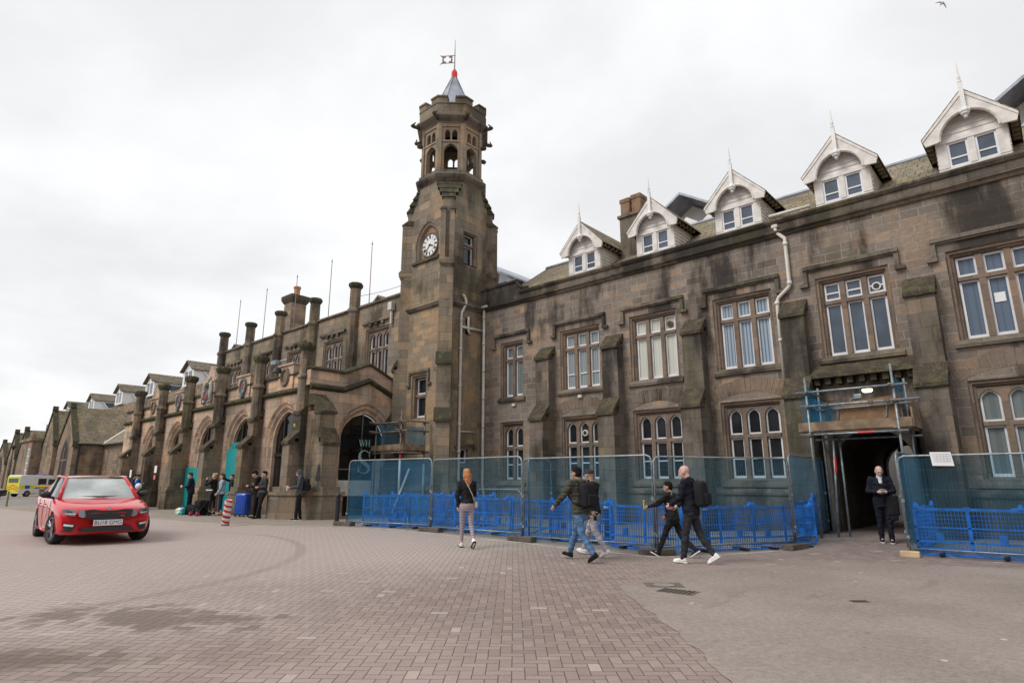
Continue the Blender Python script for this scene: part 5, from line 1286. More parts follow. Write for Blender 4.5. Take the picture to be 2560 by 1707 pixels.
# ---------------------------------------------------------------- blue plastic barriers
def barrier_proto():
    t = thing('plastic_barrier', 'blue plastic barrier', 'barrier', (0, 0, 0), 0, 'blue plastic pedestrian barriers')
    W, H = 1.85, 0.92
    m = MB()
    for x0, x1, z0, z1 in ((0, W, H - 0.05, H), (0, W, 0.24, 0.28), (0, W, 0.52, 0.55), (0, 0.05, 0.12, H - 0.051), (W - 0.05, W, 0.12, H - 0.051), (W / 2 - 0.025, W / 2 + 0.025, 0.12, H - 0.051), (0, W, 0.10, 0.14), (0, W, 0.0, 0.03)):
        m.box(x0, x1, -0.018, 0.018, z0, z1)
    m.build('frame', 'bluep', t, local=True)
    m = MB()
    for i in range(1, 31):
        x = W * i / 31; m.box(x - 0.0038, x + 0.0038, -0.008, 0.008, 0.03, H - 0.04)
    for z in (0.07, 0.34, 0.41, 0.47, 0.62, 0.70, 0.78): m.box(0.04, W - 0.04, -0.0085, 0.0085, z - 0.0035, z + 0.0035)
    m.build('grid', 'bluep', t, local=True)
    m = MB()
    for x in (0.18, W / 2, W - 0.18):
        m.rbox(x - 0.06, x + 0.06, -0.03, 0.03, H - 0.06, H + 0.02, 0.01)
    for x in (0.08, W - 0.09): m.rbox(x - 0.05, x + 0.05, -0.035, 0.035, H - 0.02, H + 0.05, 0.012); m.rbox(x - 0.03, x + 0.03, -0.03, 0.03, H + 0.04, H + 0.09, 0.01)
    m.build('hook', 'bluep', t, local=True)
    m = MB()
    for x in (0.42, W - 0.42): m.rbox(x - 0.065, x + 0.065, -0.03, 0.03, 0.24, 0.43, 0.01)
    m.build('foot_socket', 'bluep', t, local=True)
    for x in (0.42, W - 0.42):
        m = MB(); m.rbox(x - 0.04, x + 0.04, -0.24, 0.24, 0.0, 0.05, 0.012); m.build('foot', 'black', t, local=True)
    return t
bp0 = barrier_proto(); first = True
BL = [(-16.55, 11.35, 8, 'blue barrier behind the first deep blue fence panel, leftmost of the row'),
      (-16.2, 12.1, 28, 'blue barrier leaning askew behind the leftmost one, by the shop'),
      (-14.75, 11.75, 6, 'blue barrier right of the scaffold prop, near the shop corner'),
      (-12.75, 11.9, 3, 'blue barrier behind the red haired woman'),
      (-10.9, 12.05, 2, 'blue barrier right of the red haired woman'),
      (-9.85, 12.3, 1, 'blue barrier left of the man in blue jeans'),
      (-7.95, 12.1, -3, 'blue barrier between the two pairs of walkers'),
      (-6.3, 12.45, 61, 'blue barrier behind the bald walker with the rucksack'),
      (-5.42, 14.0, 63, 'blue barrier along the angled fence panel'),
      (-5.06, 15.6, 92, 'blue barrier along the left side of the passage'),
      (-5.02, 17.15, 92, 'blue barrier farthest in, beside the passage wall'),
      (-2.55, 15.22, 1, 'blue barrier under the white notice'),
      (-0.68, 15.25, 0, 'blue barrier right of the white notice'),
      (1.2, 15.28, 1, 'blue barrier at the right edge of the picture'),
      (-2.5, 15.35, 88, 'blue barrier along the right side of the passage'),
      (-15.6, 13.3, 14, 'blue barrier stacked farther back by the shop front'),
      (-15.0, 13.7, 4, 'blue barrier at the foot of the clock tower')]
for x, y, a, lab in BL:
    o = bp0 if first else copy_tree(bp0)
    first = False
    o['label'] = lab; o.location = (x, y, gz(x, y) + 0.01); o.rotation_euler = (R(random.uniform(-2, 2)), 0, R(a))
# steel pedestrian barrier behind the fence
t = thing('crowd_barrier', 'low galvanised steel crowd barrier behind the red haired woman', 'barrier', (-13.6, 13.4, gz(-13.6, 13.4)), R(3))
m = MB(); L = 1.75; m.tube([(0, 0, 0.05), (0, 0, 1.0), (0.12, 0, 1.12), (L - 0.12, 0, 1.12), (L, 0, 1.0), (L, 0, 0.05)], 0.02, 8); m.tube([(0, 0, 0.2), (L, 0, 0.2)], 0.016, 6); m.build('frame', 'galv', t, local=True, smooth=True)
m = MB()
for i in range(1, 16): m.tube([(L * i / 16, 0, 0.2), (L * i / 16, 0, 1.12)], 0.008, 5)
m.build('bars', 'galv', t, local=True)
for x in (0.15, L - 0.15):
    m = MB(); m.box(x - 0.02, x + 0.02, -0.28, 0.28, 0, 0.03); m.build('foot', 'galv', t, local=True)
# bollards
def bollard(x, y, h, label, tilt=(0, 0)):
    m = MB(); m.lathe((0, 0, 0), [(0.085, 0), (0.085, 0.06), (0.07, 0.09), (0.07, h * 0.72), (0.082, h * 0.73), (0.082, h * 0.77), (0.07, h * 0.78), (0.07, h * 0.86), (0.085, h * 0.87), (0.085, h * 0.93), (0.06, h * 0.98), (0.02, h)], 14)
    o = m.build('bollard', 'iron', loc=(0, 0, 0), smooth=False); o.location = (x, y, gz(x, y)); o.rotation_euler = (tilt[0], tilt[1], 0)
    tag(o, label, 'bollard')
    m = MB(); m.lathe((0, 0, 0), [(0.0715, h * 0.79), (0.0715, h * 0.85)], 14); m.build('reflective_band', 'sash' if y > 12 else 'iron', o, local=True)
bollard(-17.35, 10.95, 0.98, 'black bollard at the left end of the fence')
bollard(-8.62, 13.0, 1.0, 'dark bollard inside the fence behind the two men')
bollard(-6.75, 14.5, 1.0, 'dark bollard inside the fence behind the bald walker')
# striped leaning bollard
def striped():
    m, nt = newmat('red_white_tape')
    tc = nd(nt, 'ShaderNodeTexCoord'); s = nd(nt, 'ShaderNodeSeparateXYZ', i0=tc.outputs['Object'])
    an = mth(nt, 'ARCTAN2', s.outputs[1], s.outputs[0])
    f = mth(nt, 'FRACT', mth(nt, 'ADD', mth(nt, 'MULTIPLY', an, 1 / (2 * math.pi)), mth(nt, 'MULTIPLY', s.outputs[2], 6.2)))
    n = nd(nt, 'ShaderNodeTexNoise', Vector=tc.outputs['Object'], Scale=9.0)
    f2 = mth(nt, 'GREATER_THAN', mth(nt, 'ADD', f, mth(nt, 'MULTIPLY', n.outputs[0], 0.35)), 0.72)
    finish(nt, Base_Color=mixc(nt, f2, (0.62, 0.60, 0.60), (0.50, 0.02, 0.035)), Roughness=0.5); return m
m = MB(); m.lathe((0, 0, 0), [(0.115, 0.07), (0.115, 0.4), (0.117, 0.405), (0.115, 0.41), (0.115, 0.76), (0.095, 0.80), (0.02, 0.81)], 18)
o = m.build('striped_bollard', striped(), loc=(0, 0, 0), smooth=False); o.location = (-19.72, 8.5, gz(-19.72, 8.5)); o.rotation_euler = (R(5), R(13), R(10))
tag(o, 'leaning red and white striped bollard standing alone on the pavement', 'bollard')
m = MB(); m.lathe((0, 0, 0), [(0.12, 0.0), (0.12, 0.071)], 18); m.build('base_ring', 'brownstack', o, local=True); m = MB(); m.lathe((0, 0, 0), [(0.1175, 0.27), (0.1175, 0.30)], 18); m.build('black_band', 'black', o, local=True)
# ---------------------------------------------------------------- scaffold over the passage
def coupler(p):
    m = MB(); m.rbox(p[0] - 0.05, p[0] + 0.05, p[1] - 0.05, p[1] + 0.05, p[2] - 0.045, p[2] + 0.045, 0.015); m.build('coupler', 'rust', sc)
sc = thing('passage_scaffold', 'tube scaffold with plywood screen bridging the dark passage', 'scaffold', (-3.8, 17.0, 0.1))
yf, yb = 16.6, 17.55
PO = [(-4.75, yf), (-2.80, yf), (-4.72, yb), (-2.72, yb)]
tops = [4.12, 4.25, 3.95, 4.0]
for (x, y), zt_ in zip(PO, tops):
    m = MB(); m.tube([(x, y, gz(x, y)), (x, y, zt_)], 0.03, 8); m.build('standard', 'galv', sc, smooth=True)
for (p, q) in (((-5.0, yf - 0.06, 3.73), (-2.5, yf - 0.06, 3.73)), ((-4.9, yf - 0.06, 3.37), (-2.3, yf - 0.06, 3.37)), ((-5.0, yf - 0.06, 2.65), (-2.6, yf - 0.06, 2.65)), ((-4.6, yf + 0.08, 3.26), (-2.5, yf + 0.08, 3.30)), ((-4.9, yb, 2.58), (-2.5, yb, 2.58))):
    m = MB(); m.tube([p, q], 0.028, 8); m.build('ledger', 'galv', sc, smooth=True)
for x in (-4.70, -2.85):
    for z in (2.72, 3.36, 3.74):
        m = MB(); m.tube([(x, yf - 0.2, z), (x, yb + 0.3, z)], 0.026, 8); m.build('transom', 'galv', sc, smooth=True)
m = MB(); m.tube([(-4.45, yf + 0.3, gz(-4.4, yf)), (-4.3, yf + 0.25, 2.5)], 0.028, 8); m.build('brace', 'galv', sc, smooth=True); m = MB(); m.tube([(-4.22, yf + 0.5, 2.6), (-4.24, yf + 0.5, gz(-4.2, yf))], 0.026, 8); m.build('brace', 'galv', sc, smooth=True)
m = MB(); m.tube([(-4.33, yf + 0.26, 1.7), (-4.31, yf + 0.255, 2.1)], 0.030, 8); m.build('red_tape', 'red', sc); m = MB(); m.tube([(-3.65, yf - 0.06, 2.652), (-3.3, yf - 0.06, 2.652)], 0.0295, 8); m.build('red_tape', 'red', sc)
for i in range(4):
    m = MB(); m.box(-5.0, -2.55, yf + 0.02 + i * 0.26, yf + 0.26 + i * 0.26, 2.70, 2.74); m.build('deck_board', 'board', sc)
m = MB(); m.box(-5.02, -2.52, yf - 0.02, yf + 0.018, 2.745, 2.965); m.build('toe_board', 'board', sc)
m = MB(); m.box(-2.53, -2.49, yf + 0.02, yb + 0.2, 2.74, 3.2); m.build('toe_board', 'board', sc)
m = MB(); m.prism([(-4.25, yf + 0.12, 2.97), (-2.7, yf + 0.12, 2.97), (-2.72, yf + 0.12, 3.52), (-3.95, yf + 0.12, 3.42), (-4.02, yf + 0.12, 3.26), (-4.25, yf + 0.12, 3.22)], (0, 0.02, 0)); m.build('plywood_screen', 'ply', sc); m = MB(); m.prism([(-2.62, yf + 0.2, 2.97), (-2.6, yb, 2.97), (-2.6, yb - 0.1, 3.35), (-2.62, yf + 0.3, 3.42)], (0.02, 0, 0)); m.build('plywood_screen', 'ply', sc)
m = MB()
for xx in (-4.78, -2.76):
    P = [[(xx + 0.02 * math.sin(i * 1.3 + j), yf + 0.05 + (yb - yf) * i / 6, 2.96 + 0.95 * j / 5) for i in range(7)] for j in range(6)]
    m.loft(P, cap=False, closed=False); m.build('debris_net', 'net_deep', sc, smooth=True, fixn=False); m = MB()
P = [[(-4.9 + 0.75 * i / 6, yf + 0.05 + 0.03 * math.sin(i * 1.7 + j * 0.8), 2.96 + (0.75 - 0.35 * (i / 6)) * j / 5) for i in range(7)] for j in range(6)]; m.loft(P, cap=False, closed=False)
m.build('debris_net', 'net_deep', sc, smooth=True, fixn=False)
for (x, y) in PO[:2]:
    for z in (2.65, 3.37, 3.73): coupler((x, y - 0.03, z))
for x in (-3.3, -2.95, -4.3): coupler((x, yf - 0.06, 3.37))
for x, z0, z1 in ((-4.05, 2.95, 3.36), (-2.98, 3.0, 3.45)):
    m = MB(); m.tube([(x - 0.06, yf + 0.1, z0), (x, yf + 0.09, z1)], 0.02, 6); m.build('prop', 'galv', sc)
wl = thing('work_light', 'lit round work light under the ledge above the plywood screen', 'lamp', (-3.42, 16.95, 3.74))
m = MB(); m.lathe((-3.42, 16.95, 3.70), [(0.02, -0.045), (0.09, -0.04), (0.115, -0.01), (0.115, 0.03)], 14); m.build('lamp_bowl', 'lamp', wl)
m = MB(); m.lathe((-3.42, 16.95, 3.70), [(0.12, 0.031), (0.12, 0.06), (0.04, 0.09)], 14); m.tube([(-3.42, 16.95, 3.78), (-3.42, 17.1, 3.95), (-3.42, 17.6, 4.0)], 0.012, 5); m.build('lamp_housing', 'iron', wl)
m = MB(); m.rbox(-3.74, -3.56, 16.9, 17.0, 3.5, 3.63, 0.02); m.tube([(-3.74, 16.95, 3.55), (-3.85, 16.93, 3.48), (-3.72, 16.92, 3.42), (-3.5, 16.95, 3.46)], 0.01, 5)
tag(m.build('junction_box', 'galv', loc=(-3.65, 16.95, 3.56)), 'small grey junction box with loose cable beside the lit lamp', 'electric box')
# ---------------------------------------------------------------- small scaffold at the tower foot
sc = thing('tower_scaffold', 'small tube scaffold with boarded platform in the corner below the clock tower', 'scaffold', (-19.8, 15.4, 0.17))
PO = [(-19.3, 14.82), (-20.95, 14.82), (-19.3, 16.02), (-20.95, 16.02)]
for (x, y) in PO:
    m = MB(); m.tube([(x, y, gz(x, y)), (x, y, 4.25)], 0.03, 8); m.build('standard', 'rust' , sc, smooth=True)
for z in (3.45, 3.82):
    for y in (14.78,):
        m = MB(); m.tube([(-21.4, y, z), (-18.85, y, z)], 0.026, 8); m.build('ledger', 'rust', sc, smooth=True)
    for x in (-19.26, -20.98):
        m = MB(); m.tube([(x, 14.5, z + 0.05), (x, 16.2, z + 0.05)], 0.026, 8); m.build('transom', 'rust', sc, smooth=True)
for p, q in (((-21.3, 14.78, 2.62), (-18.9, 14.78, 2.62)), ((-19.26, 14.5, 2.68), (-19.26, 16.2, 2.68)), ((-21.3, 15.98, 2.62), (-18.9, 15.98, 2.62))):
    m = MB(); m.tube([p, q], 0.026, 8); m.build('ledger', 'rust', sc, smooth=True)
for i in range(5):
    m = MB(); m.box(-21.2, -19.2, 14.86 + i * 0.23, 15.07 + i * 0.23, 2.71, 2.75); m.build('deck_board', 'board', sc)
m = MB(); m.box(-21.3, -19.2, 14.84, 14.86, 2.751, 2.95); m.box(-19.24, -19.21, 14.861, 16.0, 2.751, 2.95); m.build('toe_board', 'board', sc)
m = MB()
P = [[(-21.0 + 0.02 * math.sin(i + j), 14.9 + 1.1 * i / 6, 2.9 + 1.0 * j / 5) for i in range(7)] for j in range(6)]; m.loft(P, cap=False, closed=False); m.build('debris_net', 'net_deep', sc, smooth=True, fixn=False); m = MB()
P = [[(-19.28 + 0.03 * math.sin(i + j), 15.1 + 0.9 * i / 6, 2.9 + 0.75 * j / 5) for i in range(7)] for j in range(6)]; m.loft(P, cap=False, closed=False)
m.build('debris_net', 'net_deep', sc, smooth=True, fixn=False)
m = MB(); m.tube([(-19.3, 14.82, 0.95), (-19.3, 14.82, 2.35)], 0.045, 8); m.build('padding', 'cream', sc, smooth=True); m = MB(); m.tube([(-19.3, 16.02, 0.95), (-19.3, 16.02, 2.2)], 0.045, 8); m.build('padding', 'cream', sc, smooth=True)
m = MB(); m.tube([(-19.3, 14.82, 2.36), (-19.3, 14.82, 2.62)], 0.033, 8); m.build('red_tape', 'red', sc)
m = MB(); m.tube([(-19.25, 14.5, 0.35), (-19.25, 15.25, 2.0)], 0.04, 8); m.build('padded_brace', 'cream', sc, smooth=True)
for (x, y) in PO:
    for z in (2.62, 3.45, 3.82): coupler((x, y - 0.03, z))
# ---------------------------------------------------------------- boards and notices on the arcade
def panel(name, x0, x1, y, z0, z1, mat, label, cat, th=0.04, rz=0):
    m = MB(); m.box(-(x1 - x0) / 2, (x1 - x0) / 2, 0, th, 0, z1 - z0); o = m.build(name, mat, loc=(0, 0, 0)); o.location = ((x0 + x1) / 2, y, z0); o.rotation_euler = (0, 0, rz); return tag(o, label, cat)
g = gz(-32, 12)
panel('hoarding_board', -33.6, -32.0, 12.2, g, 2.2, 'teal', 'low teal hoarding board behind the man in navy', 'hoarding')
panel('hoarding_board', -29.0, -27.35, 12.25, g, 2.98, 'teal', 'tall teal hoarding board in the arch beside the blonde woman', 'hoarding')
panel('hoarding_board', -29.15, -28.3, 12.5, g, 3.3, 'teal', 'narrow teal hoarding board just behind the tall one', 'hoarding')
panel('notice', -34.42, -34.1, 11.0, 1.95, 2.3, 'paper', 'white notice on the pier left of the man in navy', 'notice', 0.01)
panel('notice', -34.42, -34.16, 11.0, 1.62, 1.84, plain('faded_red_print', (0.6, 0.16, 0.13), 0.7), 'small red notice just below the white one on the pier', 'notice', 0.01)
panel('notice', -38.35, -38.08, 11.05, 1.75, 2.15, 'paper', 'white notice on the pier behind the man in the blue jacket', 'notice', 0.01)
m = MB(); m.ball((-21.735, 11.62, 3.60), 0.02, 0.05, 0.08); tag(m.build('marker_sticker', plain('lime_sticker', (0.5, 0.62, 0.02), 0.5), loc=(-21.735, 11.62, 3.6)), 'tiny lime green sticker on the corner pier', 'sticker')
# ---------------------------------------------------------------- people
MAT['skin'] = plain('skin', (0.52, 0.33, 0.255), 0.55, var=0.10, scale=14)
MAT['skin_tan'] = plain('tan_skin', (0.40, 0.245, 0.175), 0.55, var=0.10, scale=14)
MAT['skin_pink'] = plain('pink_skin', (0.58, 0.36, 0.30), 0.5, var=0.10, scale=14)
def cloth(name, col, rough=0.85, var=0.25, scale=7.0, bump=0.25):
    MAT[name] = plain(name, col, rough, var=var, scale=scale, spec=0.2, bump=bump); return name
for nme, c in dict(black_cloth=(0.016, 0.016, 0.018), charcoal=(0.040, 0.040, 0.045), navy=(0.018, 0.022, 0.036), dark_navy=(0.012, 0.014, 0.022), grey_hood=(0.075, 0.08, 0.088), olive=(0.060, 0.058, 0.044), blue_jean=(0.085, 0.165, 0.300), dark_jean=(0.030, 0.040, 0.065), pale_grey=(0.36, 0.34, 0.37), white_shoe=(0.72, 0.71, 0.69), black_shoe=(0.014, 0.013, 0.013), royal_blue=(0.02, 0.10, 0.42), pale_denim=(0.34, 0.42, 0.49), tan_cloth=(0.28, 0.15, 0.06), brown_shoe=(0.22, 0.10, 0.05), ginger=(0.42, 0.165, 0.06), black_hair=(0.010, 0.008, 0.007), brown_hair=(0.07, 0.042, 0.026), fair_hair=(0.42, 0.27, 0.12), white_cloth=(0.62, 0.62, 0.66), dark_trouser=(0.030, 0.030, 0.035), beige=(0.48, 0.38, 0.26)).items(): cloth(nme, c)
def legging():
    m, nt = newmat('patterned_legging')
    tc = nd(nt, 'ShaderNodeTexCoord'); s = nd(nt, 'ShaderNodeSeparateXYZ', i0=tc.outputs['Object'])
    wv = mth(nt, 'MULTIPLY', mth(nt, 'SINE', mth(nt, 'MULTIPLY', mth(nt, 'ADD', s.outputs[0], s.outputs[1]), 75.0)), 0.006)
    f = mth(nt, 'FRACT', mth(nt, 'MULTIPLY', mth(nt, 'ADD', s.outputs[2], wv), 30.0))
    c = mixc(nt, mth(nt, 'GREATER_THAN', f, 0.5), (0.16, 0.115, 0.135), (0.47, 0.41, 0.44))
    finish(nt, Base_Color=c, Roughness=0.85); return m
MAT['legging'] = legging()
MAT['ginger'] = plain('ginger', (0.40, 0.155, 0.055), 0.6, var=0.4, scale=22, bump=0.5)
MAT['fair_hair'] = plain('fair_hair', (0.40, 0.27, 0.13), 0.6, var=0.35, scale=22, bump=0.5)
def blob(mb, pts, rads, n=10):
    """tapered limb with round ends"""
    pts = [Vector(p) for p in pts]
    for k in range(len(pts) - 1):
        a, b = pts[k], pts[k + 1]; ra, rb = rads[k], rads[k + 1]
        ax = (b - a); L = ax.length
        if L < 1e-5: continue
        ax /= L; up = Vector((0, 0, 1)) if abs(ax.z) < 0.9 else Vector((0, 1, 0))
        x = up.cross(ax).normalized(); y = ax.cross(x); rings = []
        for t, q in ((-0.97, 0.22), (-0.75, 0.66), (-0.35, 0.94)): rings.append((a + ax * ra * t, ra * q))
        rings += [(a, ra), (b, rb)]
        for t, q in ((0.35, 0.94), (0.75, 0.66), (0.97, 0.22)): rings.append((b + ax * rb * t, rb * q))
        mb.loft([[c + x * math.cos(2 * math.pi * i / n) * r + y * math.sin(2 * math.pi * i / n) * r for i in range(n)] for c, r in rings])
def organic(mb, vox, smooth=3, wr=0.0, quilt=0.0, seed=0.0):
    """one continuous skin over overlapping shapes"""
    me = bpy.data.meshes.new('tmp'); me.from_pydata([Vector(v) for v in mb.v], [], mb.f)
    bm = bmesh.new(); bm.from_mesh(me); bmesh.ops.recalc_face_normals(bm, faces=bm.faces); bm.to_mesh(me); bm.free()
    o = bpy.data.objects.new('tmp', me); COL.objects.link(o)
    r = o.modifiers.new('r', 'REMESH'); r.mode = 'VOXEL'; r.voxel_size = vox
    dg = bpy.context.evaluated_depsgraph_get(); dg.update()
    e = bpy.data.meshes.new_from_object(o.evaluated_get(dg))
    bpy.data.objects.remove(o); bpy.data.meshes.remove(me)
    bm = bmesh.new(); bm.from_mesh(e)
    for _ in range(smooth): bmesh.ops.smooth_vert(bm, verts=bm.verts, factor=0.5, use_axis_x=True, use_axis_y=True, use_axis_z=True)
    bm.normal_update()
    if wr or quilt:
        for v in bm.verts:
            p = v.co; d = wr * (noise.noise(Vector((p.x * 9 + seed, p.y * 9, p.z * 17))) + 0.6 * noise.noise(Vector((p.x * 22, p.y * 22 + seed, p.z * 30))))
            if quilt: d += quilt * (abs(math.sin(p.z * math.pi / 0.062)) - 0.6)
            v.co = p + v.normal * d
    bm.to_mesh(e); bm.free(); return e
def put(me, name, mat, parent, mats=None):
    me.materials.clear()
    for q in (mats or [mat]): me.materials.append(MAT[q] if isinstance(q, str) else q)
    me.polygons.foreach_set('use_smooth', [True] * len(me.polygons))
    me.name = name
    o = bpy.data.objects.new(name, me); COL.objects.link(o); o.parent = parent; return o
def joinmesh(a, mb):
    bm = bmesh.new(); bm.from_mesh(a)
    me = bpy.data.meshes.new('t'); me.from_pydata([Vector(v) for v in mb.v], [], mb.f)
    b2 = bmesh.new(); b2.from_mesh(me); bmesh.ops.recalc_face_normals(b2, faces=b2.faces); b2.to_mesh(me); b2.free()
    bm.from_mesh(me); bm.to_mesh(a); bm.free(); bpy.data.meshes.remove(me)
def person(label, x, y, heading, H=1.75, legs=((0, 0, 0), (0, 0, 0)), arms=((5, 6, 10, 0), (5, 6, 10, 0)), lean=2, head=(0, 0), top='black_cloth', bottom='dark_trouser', shoes='black_shoe', hair=('short', 'black_hair'), skin='skin', vox=0.016, quilt=0.0, toplen=0.86, slim=1.0, fem=0.0, collar=None, sole=None, belly=0.0, cuff=0.0, group=None, z=None):
    s = H / 1.75
    fx, fy = heading; rz = math.atan2(-fx, fy)
    t = thing('person', label, 'person', (x, y, (gz(x, y) if z is None else z)), rz, group)
    V = lambda a, b, c: Vector((a, b, c))
    lt = math.tan(R(lean))
    def up(p): return V(p[0], p[1] + (p[2] - 0.92) * lt, p[2])
    # legs: forward kinematics, then drop so that the lowest sole touches the ground
    J = []; low = 9
    for sd, (th, kn, fp) in zip((-1, 1), legs):
        hip = V(sd * 0.09, 0, 0.92); a = R(th); b = R(th - kn)
        knee = hip + 0.43 * V(0, math.sin(a), -math.cos(a)); ank = knee + 0.40 * V(0, math.sin(b), -math.cos(b))
        f = R(fp + 0); fd = V(0, math.cos(f), math.sin(f)); fn = V(0, -math.sin(f), math.cos(f))
        heel = ank - 0.055 * fd - 0.075 * fn; toe = ank + 0.185 * fd - 0.075 * fn
        low = min(low, heel.z, toe.z); J.append((hip, knee, ank, fd, fn))
    dz = V(0, 0, -low)
    J = [(a + dz, b + dz, c + dz, d, e) for a, b, c, d, e in J]
    A = []
    for sd, (p, ab, el, inw) in zip((-1, 1), arms):
        sh = up((sd * (0.185 - 0.02 * fem) * slim, 0.0, 1.425)); a = R(p); o_ = R(ab); e = R(p + el); i_ = R(inw)
        elb = sh + 0.285 * V(sd * math.sin(o_), math.sin(a) * math.cos(o_), -math.cos(a) * math.cos(o_))
        fd = V(-sd * math.sin(i_), math.sin(e) * math.cos(i_), -math.cos(e) * math.cos(i_))
        wr = elb + 0.25 * fd; A.append((sh + dz, elb + dz, wr + dz, fd))
    hc = up((0, 0.025, 1.625)) + dz
    ps, yw = R(head[0]), R(head[1])
    M3 = Matrix.Rotation(yw, 3, 'Z') @ Matrix.Rotation(-ps, 3, 'X')
    nk = up((0, 0.0, 1.50)) + dz
    def HP(a, b, c): return nk + M3 @ V(a, b + 0.025, c + 0.125)
    def scale(mb): mb.v = [tuple(Vector(v) * s) for v in mb.v]
    def torso(mb, st, gx, gy):
        n = 16; rings = []
        for z, rx, ry, oy in st:
            c = up((0, oy, z)) + dz
            rings.append([c + V(math.cos(2 * math.pi * k / n) * (rx * slim + gx), math.sin(2 * math.pi * k / n) * (ry + gy), 0) for k in range(n)])
        mb.loft(rings)
    ST = [(0.84, 0.15 + 0.015 * fem, 0.105, -0.01), (0.92, 0.168 + 0.01 * fem, 0.12, -0.012), (1.0, 0.158, 0.112 + belly * 0.4, 0.0), (1.10, 0.142 - 0.018 * fem, 0.10 + belly, belly * 0.5), (1.22, 0.155 - 0.012 * fem, 0.108 + belly * 0.6, 0.0), (1.33, 0.172 - 0.012 * fem, 0.115, 0.0), (1.41, 0.165 - 0.012 * fem, 0.10, -0.005), (1.46, 0.105, 0.08, -0.008)]
    # continuous body
    mb = MB()
    torso(mb, ST, -0.012, -0.012)
    blob(mb, [up((0, -0.012, 1.42)) + dz, HP(0, -0.03, -0.03)], [0.062, 0.055])
    # head: skull, face, jaw, nose, ears, brow
    def hb(c, r):
        n0 = len(mb.v); mb.ball((0, 0, 0), *r, nu=14, nv=10)
        mb.v[n0:] = [tuple(HP(*(Vector(c) + Vector(v)))) for v in mb.v[n0:]]
    hb((0, -0.018, 0.035), (0.077, 0.095, 0.088)); hb((0, 0.012, -0.02), (0.066, 0.078, 0.095)); hb((0, 0.045, -0.075), (0.042, 0.042, 0.035))
    blob(mb, [HP(0, 0.083, 0.018), HP(0, 0.108, -0.028)], [0.011, 0.016]); hb((0, 0.085, 0.035), (0.05, 0.012, 0.012)); hb((0, 0.085, -0.06), (0.026, 0.012, 0.008))
    for sd in (-1, 1): hb((sd * 0.078, -0.01, -0.005), (0.012, 0.026, 0.034))
    for (sh, el, wr, fd) in A:
        blob(mb, [sh, el, wr], [0.052 * slim, 0.040, 0.028])
    for (hip, kn, an, fd, fn) in J:
        blob(mb, [hip, kn, an], [0.075, 0.052, 0.036]); blob(mb, [an, an + 0.12 * fd - 0.05 * fn], [0.035, 0.03])
    scale(mb); body = organic(mb, 0.0125 if vox < 0.02 else vox, 2)
    # hands: palm, four unequal bent fingers and a thumb from the side of the palm
    mb = MB(); hands = []
    for sd, (sh, el, wr, fd) in zip((-1, 1), A):
        ax = fd.normalized(); side = Vector((0, 1, 0)).cross(ax) if abs(ax.y) < 0.8 else Vector((0, 0, 1)).cross(ax)
        fwd = ax.cross(V(sd, 0, 0)); fwd = fwd.normalized() if fwd.length > 0.2 else V(0, 1, 0)
        if fwd.y < 0: fwd = -fwd
        pal = ax.cross(fwd).normalized()
        if pal.x * sd > 0: pal = -pal           # palm faces the body
        c = wr + ax * 0.045
        blob(mb, [wr, wr + ax * 0.03, wr + ax * 0.075], [0.027, 0.031, 0.03], 8)
        for k, (o_, ln) in enumerate(((0.028, 0.066), (0.010, 0.074), (-0.009, 0.068), (-0.027, 0.054))):
            b0 = wr + ax * 0.085 + fwd * o_
            k1 = b0 + (ax * 0.9 + pal * 0.25) * ln * 0.45; k2 = k1 + (ax * 0.6 + pal * 0.75) * ln * 0.32; k3 = k2 + (ax * 0.25 + pal * 0.95) * ln * 0.26
            blob(mb, [b0, k1, k2, k3], [0.0098, 0.0092, 0.0085, 0.0075], 6)
        b0 = wr + ax * 0.03 + fwd * 0.026
        blob(mb, [b0, b0 + (ax * 0.6 + fwd * 0.6 + pal * 0.3) * 0.036, b0 + (ax * 1.0 + fwd * 0.6 + pal * 0.75) * 0.06], [0.013, 0.011, 0.009], 6)
        hands.append((wr + ax * 0.10 + pal * 0.03) * s)
    scale(mb); joinmesh(body, mb)
    bo = put(body, 'body', skin, t)
    # eyes, brows and mouth
    mb = MB()
    def fb(c, r, m_=0):
        n0 = len(mb.v); mb.ball((0, 0, 0), *r, nu=8, nv=6, mi=m_)
        mb.v[n0:] = [tuple(HP(*(Vector(c) + Vector(v))) * s) for v in mb.v[n0:]]
    for sd in (-1, 1): fb((sd * 0.031, 0.086, 0.012), (0.012, 0.006, 0.006), 0); fb((sd * 0.031, 0.0905, 0.012), (0.0055, 0.003, 0.0055), 1); fb((sd * 0.032, 0.0885, 0.034), (0.02, 0.008, 0.005), 2)
    fb((0, 0.0925, -0.058), (0.024, 0.006, 0.004), 3)
    mb.build('face_detail', ['white_cloth', 'black_hair', hair[1] if hair[0] != 'bald' else 'brown_hair', plain('lips', (0.40, 0.17, 0.15), 0.5)], bo, local=True, smooth=True)
    # garments
    mb = MB(); g = 0.026 if not fem else 0.014
    stt = [q for q in ST if q[0] >= toplen - 0.03]
    if stt[0][0] > toplen: stt = [(toplen, stt[0][1] + 0.004, stt[0][2] + 0.004, stt[0][3])] + stt
    torso(mb, stt, g, g)
    for (sh, el, wr, fd) in A:
        blob(mb, [up((0, 0, 1.40)) + dz + (sh - up((0, 0, 1.40)) - dz) * 0.5, sh], [0.075, 0.075 * slim + (0.01 if quilt else 0)])
        blob(mb, [sh, el, wr - fd * (0.005 + cuff)], [0.070 * slim + (0.012 if quilt else 0), 0.056 + (0.01 if quilt else 0), 0.042])
    blob(mb, [up((0, -0.01, 1.44)) + dz, up((0, -0.004, 1.485)) + dz], [0.085, 0.068])
